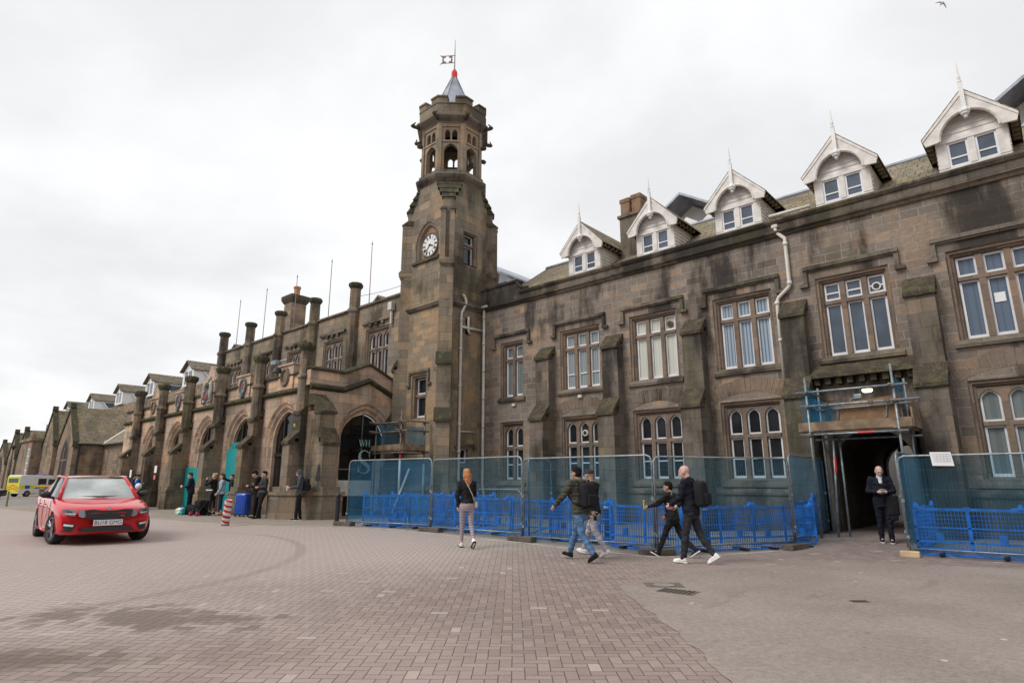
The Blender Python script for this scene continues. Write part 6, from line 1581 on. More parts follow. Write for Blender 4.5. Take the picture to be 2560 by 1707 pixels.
    if hair[0] == 'hood':
        pass
    elif quilt:
        blob(mb, [up((-0.09, -0.06, 1.47)) + dz, up((0, -0.10, 1.46)) + dz, up((0.09, -0.06, 1.47)) + dz], [0.05, 0.065, 0.05])
    scale(mb); put(organic(mb, vox, 3, 0.017, quilt, x), 'jacket' if not fem else 'sweatshirt', top, t)
    if collar:
        mb = MB(); c0 = up((0, 0.03, 1.50)) + dz
        blob(mb, [up((0, 0.095, 1.36)) + dz, up((0, 0.055, 1.47)) + dz, up((0, 0.03, 1.50)) + dz], [0.05, 0.062, 0.06]); scale(mb); put(organic(mb, 0.012, 2), 'shirt', collar, t)
    mb = MB(); torso(mb, [(0.80, 0.13, 0.095, -0.01)] + [q for q in ST if q[0] <= 1.01], 0.014 if not fem else 0.006, 0.014 if not fem else 0.006)
    for (hip, kn, an, fd, fn) in J:
        blob(mb, [hip, kn, an + (kn - an) * (0.02 + 0.16 * fem)], [0.094 - 0.004 * fem, 0.068 - 0.012 * fem, 0.055 - 0.014 * fem])
    scale(mb); put(organic(mb, vox, 3, 0.016 if not fem else 0.003, 0, y), 'trousers' if not fem else 'leggings', bottom, t)
    for (hip, kn, an, fd, fn) in J:
        mb = MB()
        blob(mb, [an - 0.03 * fd - 0.035 * fn, an + 0.06 * fd - 0.04 * fn, an + 0.155 * fd - 0.052 * fn], [0.046, 0.044, 0.032]); blob(mb, [an - 0.01 * fd + 0.0 * fn, an - 0.02 * fd - 0.03 * fn], [0.046, 0.05])
        scale(mb); sh_ = put(organic(mb, 0.011, 3), 'shoe', shoes, t)
        mb = MB(); pts = []
        sx_ = fd.cross(fn)
        for a_, w_ in ((-0.075, 0.022), (-0.05, 0.04), (0.05, 0.04), (0.13, 0.043), (0.175, 0.03), (0.19, 0.012)): pts.append((a_, w_))
        ring = [(a_, w_) for a_, w_ in pts] + [(a_, -w_) for a_, w_ in reversed(pts)]
        mb.loft([[an + fd * a_ + sx_ * w_ + fn * h for a_, w_ in ring] for h in (-0.075, -0.052)]); scale(mb)
        mb.build('sole', sole or shoes, sh_, local=True)
    # hair, hood or cap
    k, hm = hair
    if k != 'bald':
        mb = MB()
        def hh(c, r):
            n0 = len(mb.v); mb.ball((0, 0, 0), *r, nu=14, nv=10); mb.v[n0:] = [tuple(HP(*(Vector(c) + Vector(v)))) for v in mb.v[n0:]]
        if k in ('short', 'long', 'bun', 'mid'):
            hh((0, -0.028, 0.050), (0.084, 0.098, 0.088)); hh((0, -0.055, 0.0), (0.078, 0.065, 0.08)); hh((0, 0.03, 0.105), (0.055, 0.05, 0.03))
        if k == 'long':
            hh((0, -0.07, -0.05), (0.092, 0.068, 0.12)); hh((0, -0.085, -0.15), (0.090, 0.052, 0.12)); hh((0.012, -0.10, -0.235), (0.072, 0.042, 0.10)); hh((-0.03, -0.09, -0.21), (0.05, 0.035, 0.11)); hh((0.06, -0.02, -0.05), (0.035, 0.05, 0.11)); hh((-0.06, -0.02, -0.05), (0.035, 0.05, 0.11))
        if k == 'mid': hh((0, -0.05, -0.06), (0.09, 0.07, 0.09))
        if k == 'bun': hh((0, -0.10, 0.10), (0.05, 0.05, 0.05))
        if k == 'cap':
            hh((0, -0.02, 0.055), (0.086, 0.104, 0.075)); blob(mb, [HP(-0.045, 0.07, 0.05), HP(0, 0.135, 0.045), HP(0.045, 0.07, 0.05)], [0.018, 0.018, 0.018])
        if k == 'hood':
            hh((0, -0.03, 0.03), (0.10, 0.115, 0.115)); hh((0, -0.05, -0.06), (0.10, 0.09, 0.10)); hh((0, -0.045, -0.13), (0.13, 0.10, 0.06))
        scale(mb); put(organic(mb, 0.011, 3, 0.006, 0, 3.3), 'hair' if k not in ('cap', 'hood') else k, hm, t)
    t['_h'] = 0
    del t['_h']
    Mx = Matrix.Translation(t.location) @ Matrix.Rotation(rz, 4, 'Z')
    return t, [Mx @ h for h in hands], Mx, s, up, dz
def worn(P, fn, name, mats, label, cat, smooth=True):
    """a bag carried by a person: own top-level object in the wearer's frame"""
    t, hands, Mx, s, up, dz = P
    m = MB(); fn(m, up, dz); m.v = [tuple(Vector(v) * s) for v in m.v]
    o = m.build(name, mats, loc=(0, 0, 0), smooth=False); o.location = t.location; o.rotation_euler = t.rotation_euler
    for p_ in o.data.polygons: p_.use_smooth = smooth
    return tag(o, label, cat)
def rucksack(m, up, dz, w=0.15, d=0.2, h0=1.0, h1=1.46):
    def B(x0, x1, y0, y1, z0, z1, r):
        n0 = len(m.v); m.rbox(x0, x1, y0, y1, z0, z1, r); m.v[n0:] = [tuple(up(v) + dz) for v in m.v[n0:]]
    B(-w, w, -0.13 - d, -0.125, h0, h1, 0.07); B(-w * 0.8, w * 0.8, -0.13 - d - 0.05, -0.13 - d + 0.02, h0 + 0.04, h0 + 0.25, 0.03)
    m.tube([up((0, -0.16, h1 - 0.01)) + dz, up((0, -0.19, h1 + 0.03)) + dz, up((0, -0.22, h1 - 0.01)) + dz], 0.008, 5)
    for sd in (-1, 1):
        m.tube([up((sd * 0.09, -0.14, h1 - 0.06)) + dz, up((sd * 0.105, -0.06, 1.50)) + dz, up((sd * 0.115, 0.06, 1.46)) + dz, up((sd * 0.13, 0.135, 1.34)) + dz, up((sd * 0.15, 0.11, 1.2)) + dz, up((sd * 0.16, -0.02, 1.08)) + dz, up((sd * 0.12, -0.15, 1.05)) + dz], 0.018, 6)
def held(pos, size, mat, name, label, cat, rz=0, tilt=0, r=0.004):
    m = MB(); a, b, c = size; m.rbox(-a, a, -b, b, -c, c, r, seg=2)
    o = m.build(name, mat, loc=(0, 0, 0)); o.location = pos; o.rotation_euler = (tilt, 0, rz); return tag(o, label, cat)
W_ = (-1.0, -0.05)
# walkers in front of the fence
girl = person('red haired woman in black sweatshirt and patterned leggings walking away', -9.97, 9.54, (-0.86, 0.51), 1.69, ((8, 4, 3), (-9, 30, -36)), ((-6, 14, 22, 8), (22, 10, 70, 18)), 3, (4, 18), 'black_cloth', 'legging', 'white_shoe', ('long', 'ginger'), 'skin_pink', 0.014, fem=1, toplen=0.97, slim=0.95, sole='black_shoe')
def strap(m, up, dz):
    m.tube([up((-0.055, -0.075, 1.475)) + dz, up((0.0, -0.134, 1.36)) + dz, up((0.09, -0.138, 1.18)) + dz, up((0.15, -0.10, 1.06)) + dz, up((0.19, -0.02, 1.0)) + dz], 0.012, 5); m.tube([up((-0.055, -0.075, 1.475)) + dz, up((-0.04, 0.04, 1.50)) + dz, up((0.05, 0.14, 1.3)) + dz, up((0.18, 0.06, 1.02)) + dz], 0.012, 5)
    n0 = len(m.v); m.rbox(0.165, 0.235, -0.1, 0.1, 0.88, 1.02, 0.02); m.v[n0:] = [tuple(up(v) + dz) for v in m.v[n0:]]
worn(girl, strap, 'shoulder_bag', 'beige', 'beige strapped shoulder bag across the red haired woman\'s back', 'bag')
jeans = person('man in olive quilted jacket and blue jeans striding left', -7.05, 9.72, (-0.985, 0.10), 1.77, ((-19, 20, -30), (27, 4, 10)), ((36, 14, 10, -6), (-14, 8, 14, 0)), 4, (0, 8), 'olive', 'blue_jean', 'black_shoe', ('short', 'black_hair'), 'skin_tan', 0.014, quilt=0.012, toplen=0.88)
worn(jeans, rucksack, 'rucksack', 'black_cloth', 'black rucksack on the back of the man in blue jeans', 'rucksack')
greyp = person('man in black jacket, dark cap and pale grey trousers walking beside him in jeans', -7.28, 10.48, (-0.97, 0.05), 1.74, ((-18, 18, -26), (24, 4, 10)), ((-26, 8, 6, 0), (30, 12, 25, 0)), 4, (4, 0), 'black_cloth', 'pale_grey', 'white_shoe', ('cap', 'charcoal'), 'skin_tan', 0.014)
held(greyp[1][0] + Vector((0, 0, -0.03)), (0.028, 0.028, 0.075), 'black_cloth', 'flask', 'small black bottle in the hand of the man in grey trousers', 'bottle', r=0.02)
bald = person('bald man in dark navy jacket and white trainers walking left', -5.38, 10.95, (-0.98, -0.1), 1.80, ((13, 4, 4), (-15, 20, -32)), ((18, 5, 42, 16), (14, 6, 40, 20)), 3, (14, 4), 'dark_navy', 'dark_trouser', 'white_shoe', ('bald', 'brown_hair'), 'skin_pink', 0.014, belly=0.03)
worn(bald, rucksack, 'rucksack', 'black_cloth', 'bulging black rucksack on the bald man\'s back', 'rucksack')
held((bald[1][0] + bald[1][1]) / 2, (0.06, 0.05, 0.035), plain('pink_packet', (0.55, 0.33, 0.33), 0.6), 'packet', 'small pinkish packet in the bald man\'s hands', 'packet', r=0.02)
boy = person('child in black tracksuit holding out a yellow packet', -6.08, 11.55, (-0.98, -0.1), 1.53, ((26, 2, 24), (-22, 26, -34)), ((52, 6, 22, 6), (10, 8, 30, 10)), 4, (4, 8), 'black_cloth', 'black_cloth', 'black_shoe', ('short', 'black_hair'), 'skin_tan', 0.014, sole='white_shoe')
held(boy[1][0] + Vector((-0.03, 0, 0.06)), (0.012, 0.05, 0.085), plain('yellow_packet', (0.65, 0.50, 0.05), 0.45), 'packet', 'bright yellow snack packet in the child\'s outstretched hand', 'packet', R(20), R(10))
pasm = person('bald man in dark blazer and white shirt reading his phone in the passage', -3.32, 16.45, (0.32, -0.95), 1.76, ((3, 2, 0), (-4, 4, 0)), ((8, 14, 80, 40), (8, 14, 80, 40)), 0, (26, 4), 'dark_navy', 'dark_navy', 'black_shoe', ('bald', 'brown_hair'), 'skin_pink', 0.014, collar='white_cloth', belly=0.02, toplen=0.80, sole='white_shoe')  # darker cloth colour deepens the passage shadow on him
held((pasm[1][0] + pasm[1][1]) / 2 + Vector((0, 0, 0.02)), (0.036, 0.006, 0.07), 'black', 'phone', 'dark phone in the hands of the man in the passage', 'phone', R(18), R(-55))
def coat(m, up, dz):
    n0 = len(m.v); m.rbox(-0.30, -0.06, 0.10, 0.22, 0.62, 1.08, 0.05); m.rbox(-0.26, -0.1, 0.12, 0.20, 0.52, 0.66, 0.03); m.v[n0:] = [tuple(up(v) + dz) for v in m.v[n0:]]
worn(pasm, coat, 'folded_coat', 'black_cloth', 'black coat hung over the arm of the man in the passage', 'coat')
# people waiting along the arcade
hood = person('person in grey hooded top and black trousers standing at the corner pier', -20.5, 11.35, (-0.5, -0.87), 1.77, ((6, 4, 0), (-4, 4, 0)), ((12, 6, 72, 8), (-4, 8, 8, 0)), 1, (8, 0), 'grey_hood', 'black_cloth', 'black_shoe', ('hood', 'grey_hood'), 'skin', 0.018, sole='white_shoe')
worn(hood, rucksack, 'rucksack', 'black_cloth', 'black rucksack on the hooded person\'s back', 'rucksack')
held(hood[1][0], (0.03, 0.03, 0.09), 'white_cloth', 'water_bottle', 'white drink bottle in the hooded person\'s hand', 'bottle', r=0.025)
m1 = person('bearded man in black and tan puffer jacket looking down at his phone', -23.2, 11.08, (-0.42, -0.9), 1.78, ((3, 2, 0), (-3, 2, 0)), ((8, 6, 88, 30), (8, 6, 88, 30)), 4, (30, 0), 'black_cloth', 'dark_navy', 'black_shoe', ('short', 'black_hair'), 'skin', 0.02, quilt=0.008)
def tanband(m, up, dz):
    n = 18
    m.loft([[up((math.cos(2 * math.pi * k / n) * 0.212, math.sin(2 * math.pi * k / n) * 0.155, z)) + dz for k in range(n)] for z in (1.14, 1.18, 1.24, 1.28)])
o = worn(m1, tanband, 'tan_band', 'tan_cloth', None, None); bo_ = o; bo_.parent = m1[0]; bo_.location = (0, 0, 0); bo_.rotation_euler = (0, 0, 0)
held((m1[1][0] + m1[1][1]) / 2, (0.035, 0.006, 0.07), 'black', 'phone', 'phone of the man in the tan banded puffer jacket', 'phone', R(80), R(-40))
m2 = person('dark haired man in black jacket leaning back in the last arch', -22.52, 10.98, (-0.12, -0.99), 1.74, ((14, 6, 0), (4, 6, 0)), ((4, 8, 88, 34), (4, 8, 88, 34)), -4, (4, 0), 'charcoal', 'black_cloth', 'black_shoe', ('short', 'black_hair'), 'skin', 0.02)
def waist(m, up, dz):
    n = 18; m.loft([[up((math.cos(2 * math.pi * k / n) * (0.20 + q), math.sin(2 * math.pi * k / n) * (0.15 + q), z)) + dz for k in range(n)] for z, q in ((0.95, 0.0), (0.97, 0.02), (1.02, 0.02), (1.04, 0.0))])
    m.tube([up((-0.03, 0.16, 0.99)) + dz, up((-0.05, 0.19, 0.8)) + dz], [0.025, 0.035], 6)
o = worn(m2, waist, 'tied_sweater', 'grey_hood', None, None); o.parent = m2[0]; o.location = (0, 0, 0); o.rotation_euler = (0, 0, 0)
bl = person('blonde woman in black with both hands raised to her face', -27.1, 11.05, (-0.78, -0.62), 1.70, ((3, 2, 0), (-3, 2, 0)), ((48, 22, 118, 26), (48, 22, 118, 26)), 1, (-2, 0), 'black_cloth', 'black_cloth', 'black_shoe', ('bun', 'fair_hair'), 'skin', 0.02, fem=1, toplen=0.82)
wj = person('woman in pale denim jacket and dark jeans facing left', -25.65, 10.78, (-0.42, -0.9), 1.67, ((3, 2, 0), (-3, 2, 0)), ((4, 8, 30, 8), (4, 8, 30, 8)), 0, (0, 0), 'pale_denim', 'dark_jean', 'brown_shoe', ('mid', 'brown_hair'), 'skin', 0.02, fem=1, toplen=0.90)
ar = person('person in black half hidden behind a pier with one hand raised', -26.95, 11.75, (-0.3, -0.95), 1.66, ((3, 2, 0), (-3, 2, 0)), ((8, 8, 20, 0), (110, 14, 40, 0)), 0, (0, 0), 'black_cloth', 'dark_jean', 'black_shoe', ('short', 'brown_hair'), 'skin', 0.02)
nv = person('stout man in navy jacket with a phone before the low teal board', -28.75, 10.75, (-0.5, -0.87), 1.76, ((3, 2, 0), (-3, 2, 0)), ((10, 6, 78, 24), (10, 6, 78, 24)), 3, (16, 0), 'navy', 'dark_navy', 'black_shoe', ('short', 'brown_hair'), 'skin_pink', 0.02, belly=0.05, slim=1.08, toplen=0.84)
held((nv[1][0] + nv[1][1]) / 2, (0.035, 0.006, 0.07), 'sash', 'phone', 'pale phone in the hands of the stout man in navy', 'phone', R(80), R(-40))
bj = person('man in royal blue jacket and dark cap behind the red car', -35.6, 10.7, (-0.3, -0.95), 1.74, ((3, 2, 0), (-3, 2, 0)), ((8, 8, 20, 0), (8, 8, 20, 0)), 1, (4, 0), 'royal_blue', 'dark_jean', 'black_shoe', ('cap', 'black_cloth'), 'skin_tan', 0.024, collar='white_cloth')
dk = person('person in dark clothes standing just left of the blue jacket', -37.0, 10.9, (0.5, 0.86), 1.75, ((3, 2, 0), (-3, 2, 0)), ((30, 8, 80, 20), (8, 8, 20, 0)), 2, (6, 0), 'charcoal', 'black_cloth', 'black_shoe', ('short', 'black_hair'), 'skin_tan', 0.024)
# ---------------------------------------------------------------- cars
def carpaint(name, col):
    m, nt = newmat(name)
    tc = nd(nt, 'ShaderNodeTexCoord'); n = nd(nt, 'ShaderNodeTexNoise', Vector=tc.outputs['Object'], Scale=2.0, Detail=3.0)
    c = mixc(nt, n.outputs[0], tuple(x * 0.92 for x in col), tuple(x * 1.06 for x in col))
    b = finish(nt, Base_Color=c, Roughness=0.4); b.inputs['Specular IOR Level'].default_value = 0.12; b.inputs['Coat IOR'].default_value = 1.42; b.inputs['Coat Weight'].default_value = 1.0; b.inputs['Coat Roughness'].default_value = 0.03
    return m
MAT['redpaint'] = carpaint('red_car_paint', (0.60, 0.003, 0.012))
MAT['blackpaint'] = carpaint('black_car_paint', (0.012, 0.012, 0.014))
MAT['tyre'] = plain('tyre_rubber', (0.018, 0.018, 0.018), 0.8)
MAT['chrome'] = plain('bright_metal', (0.78, 0.79, 0.82), 0.25, metal=0.3, var=0.05)
MAT['alloy'] = plain('alloy_wheel', (0.25, 0.25, 0.27), 0.3, metal=0.8, var=0.1)
MAT['lens'] = glass('headlamp_lens', (0.13, 0.145, 0.17), 0.05, 0.9)
MAT['carglass'] = glass('car_glass', (0.020, 0.024, 0.026), 0.03, 0.9)
MAT['windscreen'] = glass('windscreen_sky_reflection', (0.42, 0.46, 0.45), 0.03, 1.0)  # pale base colour paints the reflected sky into the windscreen
def text_mesh(txt, size, name, mat, parent, M, ext=0.002, sx=1.0):
    cu = bpy.data.curves.new(name, 'FONT'); cu.body = txt; cu.size = size; cu.align_x = 'CENTER'; cu.align_y = 'CENTER'; cu.extrude = ext
    o = bpy.data.objects.new('tmp', cu); COL.objects.link(o); bpy.context.evaluated_depsgraph_get().update()
    me = bpy.data.meshes.new_from_object(o.evaluated_get(bpy.context.evaluated_depsgraph_get())); bpy.data.objects.remove(o)
    me.transform(Matrix.Scale(sx, 4, (1, 0, 0))); me.transform(M); me.materials.clear(); me.materials.append(MAT[mat]); me.name = name
    o = bpy.data.objects.new(name, me); COL.objects.link(o); o.parent = parent; return o
def car(label, x, y, fwd, paint, plate=None, steer=0.0, detail=True, name='saloon_car'):
    t = thing(name, label, 'car', (x, y, gz(x, y) + 0.004), math.atan2(-fwd[0], fwd[1]))
    FA_, RA2 = 1.42, -1.27
    # stations: y, half width, sill, belt height, top height
    stn = [(2.335, .80, .30, .60, .655), (2.30, .835, .25, .66, .715), (2.20, .865, .22, .72, .765), (2.0, .885, .20, .765, .81), (1.75, .898, .19, .80, .855), (1.42, .905, .19, .845, .905), (1.05, .905, .19, .895, .965), (0.7, .905, .19, .915, .97), (0.2, .905, .19, .925, .97), (-0.4, .905, .19, .935, .975), (-1.0, .905, .19, .95, .985), (-1.4, .903, .19, .96, 1.0), (-1.8, .895, .20, .965, 1.03), (-2.1, .875, .23, .96, 1.04), (-2.25, .84, .27, .93, 1.02), (-2.325, .80, .33, .86, .95)]
    def bend(p):
        x_, y_, z_ = p; u = abs(x_) / 0.85
        if y_ > 1.2:
            k = sm((y_ - 1.2) / 1.1); return (x_, y_ - (0.085 * u * u + 0.20 * u ** 6) * k, z_)
        if y_ < -1.3:
            k = sm((-1.3 - y_) / 1.0); return (x_, y_ + (0.07 * u * u + 0.16 * u ** 6) * k, z_)
        return p
    rings = []
    for (yy, w_, zb, zl, zt_) in stn:
        h = [(0.0, zb), (w_ * 0.45, zb), (w_ * 0.88, zb), (w_ * 0.965, zb + 0.05), (w_ * 0.995, zb + (zl - zb) * 0.45), (w_ * 1.0, zb + (zl - zb) * 0.72), (w_ * 0.985, zl - 0.03), (w_ * 0.94, zl + (zt_ - zl) * 0.25), (w_ * 0.84, zl + (zt_ - zl) * 0.62), (w_ * 0.62, zl + (zt_ - zl) * 0.86), (w_ * 0.30, zt_ - 0.004), (0.0, zt_)]
        rings.append([bend((a, yy, b)) for a, b in h] + [bend((-a, yy, b)) for a, b in h[-2:0:-1]])
    mb = MB(); mb.loft(rings)
    me = bpy.data.meshes.new('tmp'); me.from_pydata([Vector(v) for v in mb.v], [], mb.f)
    bm = bmesh.new(); bm.from_mesh(me); bmesh.ops.recalc_face_normals(bm, faces=bm.faces); bm.to_mesh(me); bm.free()
    bo = bpy.data.objects.new('tmp', me); COL.objects.link(bo)
    cut = MB()
    for ya in (FA_, RA2):
        for sd in (-1, 1):
            n = 28; cut.loft([[(sd * xx, ya + 0.365 * math.cos(2 * math.pi * k / n), 0.325 + 0.365 * math.sin(2 * math.pi * k / n)) for k in range(n)] for xx in (0.60, 1.1)])
    cme = bpy.data.meshes.new('tmpc'); cme.from_pydata([Vector(v) for v in cut.v], [], cut.f)
    bm = bmesh.new(); bm.from_mesh(cme); bmesh.ops.recalc_face_normals(bm, faces=bm.faces); bm.to_mesh(cme); bm.free()
    co = bpy.data.objects.new('tmpc', cme); COL.objects.link(co)
    md = bo.modifiers.new('b', 'BOOLEAN'); md.object = co; md.operation = 'DIFFERENCE'; md.solver = 'EXACT'
    dg = bpy.context.evaluated_depsgraph_get(); dg.update()
    res = bpy.data.meshes.new_from_object(bo.evaluated_get(dg)); bpy.data.objects.remove(bo); bpy.data.objects.remove(co)
    body = put(res, 'body', paint, t); res.set_sharp_from_angle(angle=R(42))
    # greenhouse
    B_ = [(1.02, .755, .955), (0.55, .825, .955), (-0.3, .835, .965), (-1.2, .82, .985), (-1.72, .74, 1.02)]
    T_ = [(0.30, .585, 1.395), (0.10, .645, 1.42), (-0.45, .66, 1.44), (-0.95, .63, 1.42), (-1.22, .54, 1.375)]
    m = MB()
    for sd in (-1, 1):
        for i in range(4):
            a, b, c, d = B_[i], B_[i + 1], T_[i + 1], T_[i]
            m.add([(sd * a[1], a[0], a[2] - 0.03), (sd * b[1], b[0], b[2] - 0.03), (sd * c[1], c[0], c[2]), (sd * d[1], d[0], d[2])], [(0, 1, 2, 3)])
    m.build('side_window', 'carglass', t, local=True, fixn=False, smooth=False)
    def screen(nm, a, b, mat):
        m = MB(); n = 8; rows = []
        for j in range(5):
            v = j / 4; rows.append([((a[1] + (b[1] - a[1]) * v) * (2 * i / n - 1), a[0] + (b[0] - a[0]) * v + (0.12 if a[0] > 0 else -0.10) * (1 - (2 * i / n - 1) ** 2), a[2] - 0.02 * (1 - v) + (b[2] - a[2]) * v + 0.012 * math.sin(math.pi * v)) for i in range(n + 1)])
        m.loft(rows, cap=False, closed=False); return m.build(nm, mat, t, local=True, fixn=False, smooth=True)
    screen('windscreen', B_[0], T_[0], 'windscreen'); screen('rear_window', B_[-1], T_[-1], 'carglass')
    m = MB(); rows = []
    for (yy, w_, z) in T_:
        rows.append([((2 * i / 8 - 1) * (w_ + 0.015), yy + (0.12 if yy == T_[0][0] else (-0.10 if yy == T_[-1][0] else 0)) * (1 - (2 * i / 8 - 1) ** 2), z + 0.012 + 0.035 * (1 - (2 * i / 8 - 1) ** 2)) for i in range(9)])
    m.loft(rows, cap=False, closed=False); m.build('roof', paint, t, local=True, fixn=False, smooth=True)
    for sd in (-1, 1):
        m = MB()
        m.tube([(sd * B_[0][1] * 1.02, B_[0][0] + 0.02, B_[0][2] - 0.02), (sd * (T_[0][1] + .095), 0.64, 1.20), (sd * (T_[0][1] + 0.015), T_[0][0], T_[0][2] + 0.012), (sd * (T_[1][1] + 0.012), T_[1][0], T_[1][2] + 0.01), (sd * (T_[2][1] + 0.012), T_[2][0], T_[2][2] + 0.01), (sd * (T_[3][1] + 0.01), T_[3][0], T_[3][2] + 0.01), (sd * (T_[4][1] + 0.01), T_[4][0], T_[4][2] + 0.01), (sd * 0.64, -1.55, 1.18), (sd * B_[-1][1], B_[-1][0] - 0.02, B_[-1][2])], [0.04, 0.036, 0.034, 0.03, 0.028, 0.03, 0.036, 0.05, 0.06], 8)
        m.build('roof_pillar', paint, t, local=True, smooth=True)
        m = MB(); m.tube([(sd * 0.835, -0.22, 0.93), (sd * 0.665, -0.35, 1.425)], 0.035, 6); m.tube([(sd * .825, 0.62, .945), (sd * .84, -0.3, .955), (sd * .825, -1.2, .975), (sd * .75, -1.7, 1.01)], 0.016, 6); m.build('black_trim', 'black', t, local=True, smooth=True)
        # door mirror
        m = MB(); m.ball((sd * 0.985, 0.60, 1.03), 0.115, 0.075, 0.078, 12, 8); m.tube([(sd * 0.82, 0.62, 0.955), (sd * 0.93, 0.61, 0.985)], [0.03, 0.026], 6); m.build('door_mirror', 'black', t, local=True, smooth=True)
        # doors: shut lines, handles
        m = MB()
        for yy in (0.92, -0.22, -1.05):
            m.tube([(sd * 0.897, yy, 0.90), (sd * 0.908, yy, 0.70), (sd * 0.906, yy + (0.03 if yy > 0 else 0), 0.45), (sd * 0.885, yy + 0.02, 0.28)], 0.0035, 4)
        m.build('shut_line', 'black', t, local=True)
        for yy in (0.02, -0.88):
            m = MB(); m.rbox(sd * 0.905 - 0.018, sd * 0.905 + 0.018, yy - 0.1, yy + 0.1, 0.79, 0.82, 0.008); m.build('door_handle', paint, t, local=True)
        m = MB(); m.tube([(sd * 0.895, 1.0, 0.24), (sd * 0.90, -0.85, 0.25)], 0.03, 6); m.build('sill', paint, t, local=True, smooth=True)
    # wheels
    for ya in (FA_, RA2):
        for sd in (-1, 1):
            M_ = Matrix.Translation((sd * 0.79, ya, 0.325)) @ Matrix.Rotation(steer if ya > 0 else 0, 4, 'Z')
            def xfm(mm): mm.v = [tuple(M_ @ Vector(v)) for v in mm.v]
            def disc(mm, prof, n=28, cap=True):
                mm.loft([[(sd * xx, r * math.cos(2 * math.pi * k / n), r * math.sin(2 * math.pi * k / n)) for k in range(n)] for r, xx in prof], cap=cap)
            m = MB(); disc(m, [(0.22, -0.10), (0.30, -0.11), (0.322, -0.085), (0.325, 0.0), (0.322, 0.085), (0.30, 0.11), (0.235, 0.105), (0.225, 0.04)]); xfm(m); w_ = m.build('wheel', 'tyre', t, local=True, smooth=True); w_.data.set_sharp_from_angle(angle=R(35))
            m = MB(); disc(m, [(0.232, 0.098), (0.232, 0.10), (0.215, 0.10), (0.205, 0.04), (0.205, 0.03)], 28, False)
            for q in range(5):
                for dq in (-0.16, 0.16):
                    a = 2 * math.pi * q / 5 + dq; m.tube([(sd * 0.085, 0.05 * math.cos(a), 0.05 * math.sin(a)), (sd * 0.092, 0.215 * math.cos(a + dq * 0.3), 0.215 * math.sin(a + dq * 0.3))], [0.022, 0.017], 5)
            disc(m, [(0.01, 0.095), (0.05, 0.09), (0.055, 0.06)], 14); xfm(m); m.build('rim', 'alloy', w_, local=True)
            m = MB(); disc(m, [(0.205, 0.028), (0.02, 0.026)], 20); xfm(m); m.build('brake_disc', 'iron', w_, local=True)
            m = MB(); n = 20
            m.loft([[(sd * xx, ya + 0.368 * math.cos(R(-12 + 204 * k / n)), 0.325 + 0.368 * math.sin(R(-12 + 204 * k / n))) for k in range(n + 1)] for xx in (0.60, 0.892)], cap=False, closed=False)
            m.add([(sd * 0.602, ya - 0.37, 0.18), (sd * 0.602, ya + 0.37, 0.18), (sd * 0.602, ya + 0.37, 0.7), (sd * 0.602, ya - 0.37, 0.7)], [(0, 1, 2, 3)])
            m.build('wheel_arch', 'black', t, local=True, fixn=False)
    if not detail: return t
    # front: plates that follow the curved nose
    def yf(x_, z_):
        u = abs(x_) / 0.85; base = 2.335 - (0.085 * u * u + 0.20 * u ** 6) * sm((2.335 - 1.2) / 1.1)
        lean = 0.0 if z_ < 0.655 else (z_ - 0.655) * 0.42
        return base - lean - (0.04 * max(0, abs(x_) - 0.7) / 0.1)
    def plate_(m, poly, off=0.008, th=0.02, n=10, mi=0):
        xs = [p[0] for p in poly]; x0, x1 = min(xs), max(xs)
        # slice the polygon into vertical strips
        def span_(xx):
            zz = []
            for (ax, az), (bx, bz) in zip(poly, poly[1:] + poly[:1]):
                if (ax - xx) * (bx - xx) <= 0 and ax != bx: zz.append(az + (bz - az) * (xx - ax) / (bx - ax))
            return (min(zz), max(zz)) if zz else (0, 0)
        prev = None
        for i in range(n + 1):
            xx = x0 + (x1 - x0) * (0.001 + 0.998 * i / n); a, b = span_(xx)
            cur = [(xx, yf(xx, a) + off, a), (xx, yf(xx, b) + off, b)]
            if prev: m.add([prev[0], cur[0], cur[1], prev[1]], [(0, 1, 2, 3)], mi)
            prev = cur
    m = MB(); plate_(m, [(-.45, .725), (-.41, .58), (-.34, .535), (.34, .535), (.41, .58), (.45, .725), (.30, .735), (.12, .71), (-.12, .71), (-.30, .735)], 0.012, n=22); gr = m.build('grille', 'black', t, local=True, fixn=False)
    m = MB()
    for i in range(15):
        xx = -0.39 + 0.78 * i / 14
        if abs(xx) < 0.07: continue
        m.tube([(xx, yf(xx, .55) + 0.02, .552), (xx, yf(xx, .71) + 0.02, .712)], 0.006, 5)
    m.rbox(-0.06, 0.06, yf(0, .62), yf(0, .62) + 0.026, 0.575, 0.68, 0.008)
    m.build('grille_bars', 'iron', gr, local=True)
    m = MB(); m.rbox(-0.30, -0.21, yf(.25, .6) + 0.015, yf(.25, .6) + 0.03, 0.585, 0.605, 0.004); m.build('grille_badge', 'red', gr, local=True)
    m = MB(); n = 16; m.loft([[(0.045 * math.cos(2 * math.pi * k / n), 2.262 + 0.012 * d + 0.02 * math.sin(2 * math.pi * k / n) * -1, 0.738 + 0.03 * math.sin(2 * math.pi * k / n) + 0.008 * d) for k in range(n)] for d in (0, 1)]); m.build('bonnet_badge', 'alloy', t, local=True)
    for sd in (-1, 1):
        m = MB(); plate_(m, [(sd * .575, .73), (sd * .58, .605), (sd * .79, .625), (sd * .825, .70), (sd * .82, .75)], 0.014); h = m.build('headlight', 'lens', t, local=True, fixn=False)
        m = MB(); plate_(m, [(sd * .60, .66), (sd * .60, .635), (sd * .77, .648), (sd * .775, .665)], 0.018); m.build('light_strip', 'chrome', h, local=True, fixn=False)
        m = MB(); plate_(m, [(sd * .66, .705), (sd * .66, .67), (sd * .74, .675), (sd * .75, .71)], 0.017); m.build('lamp_bezel', 'black', h, local=True, fixn=False)
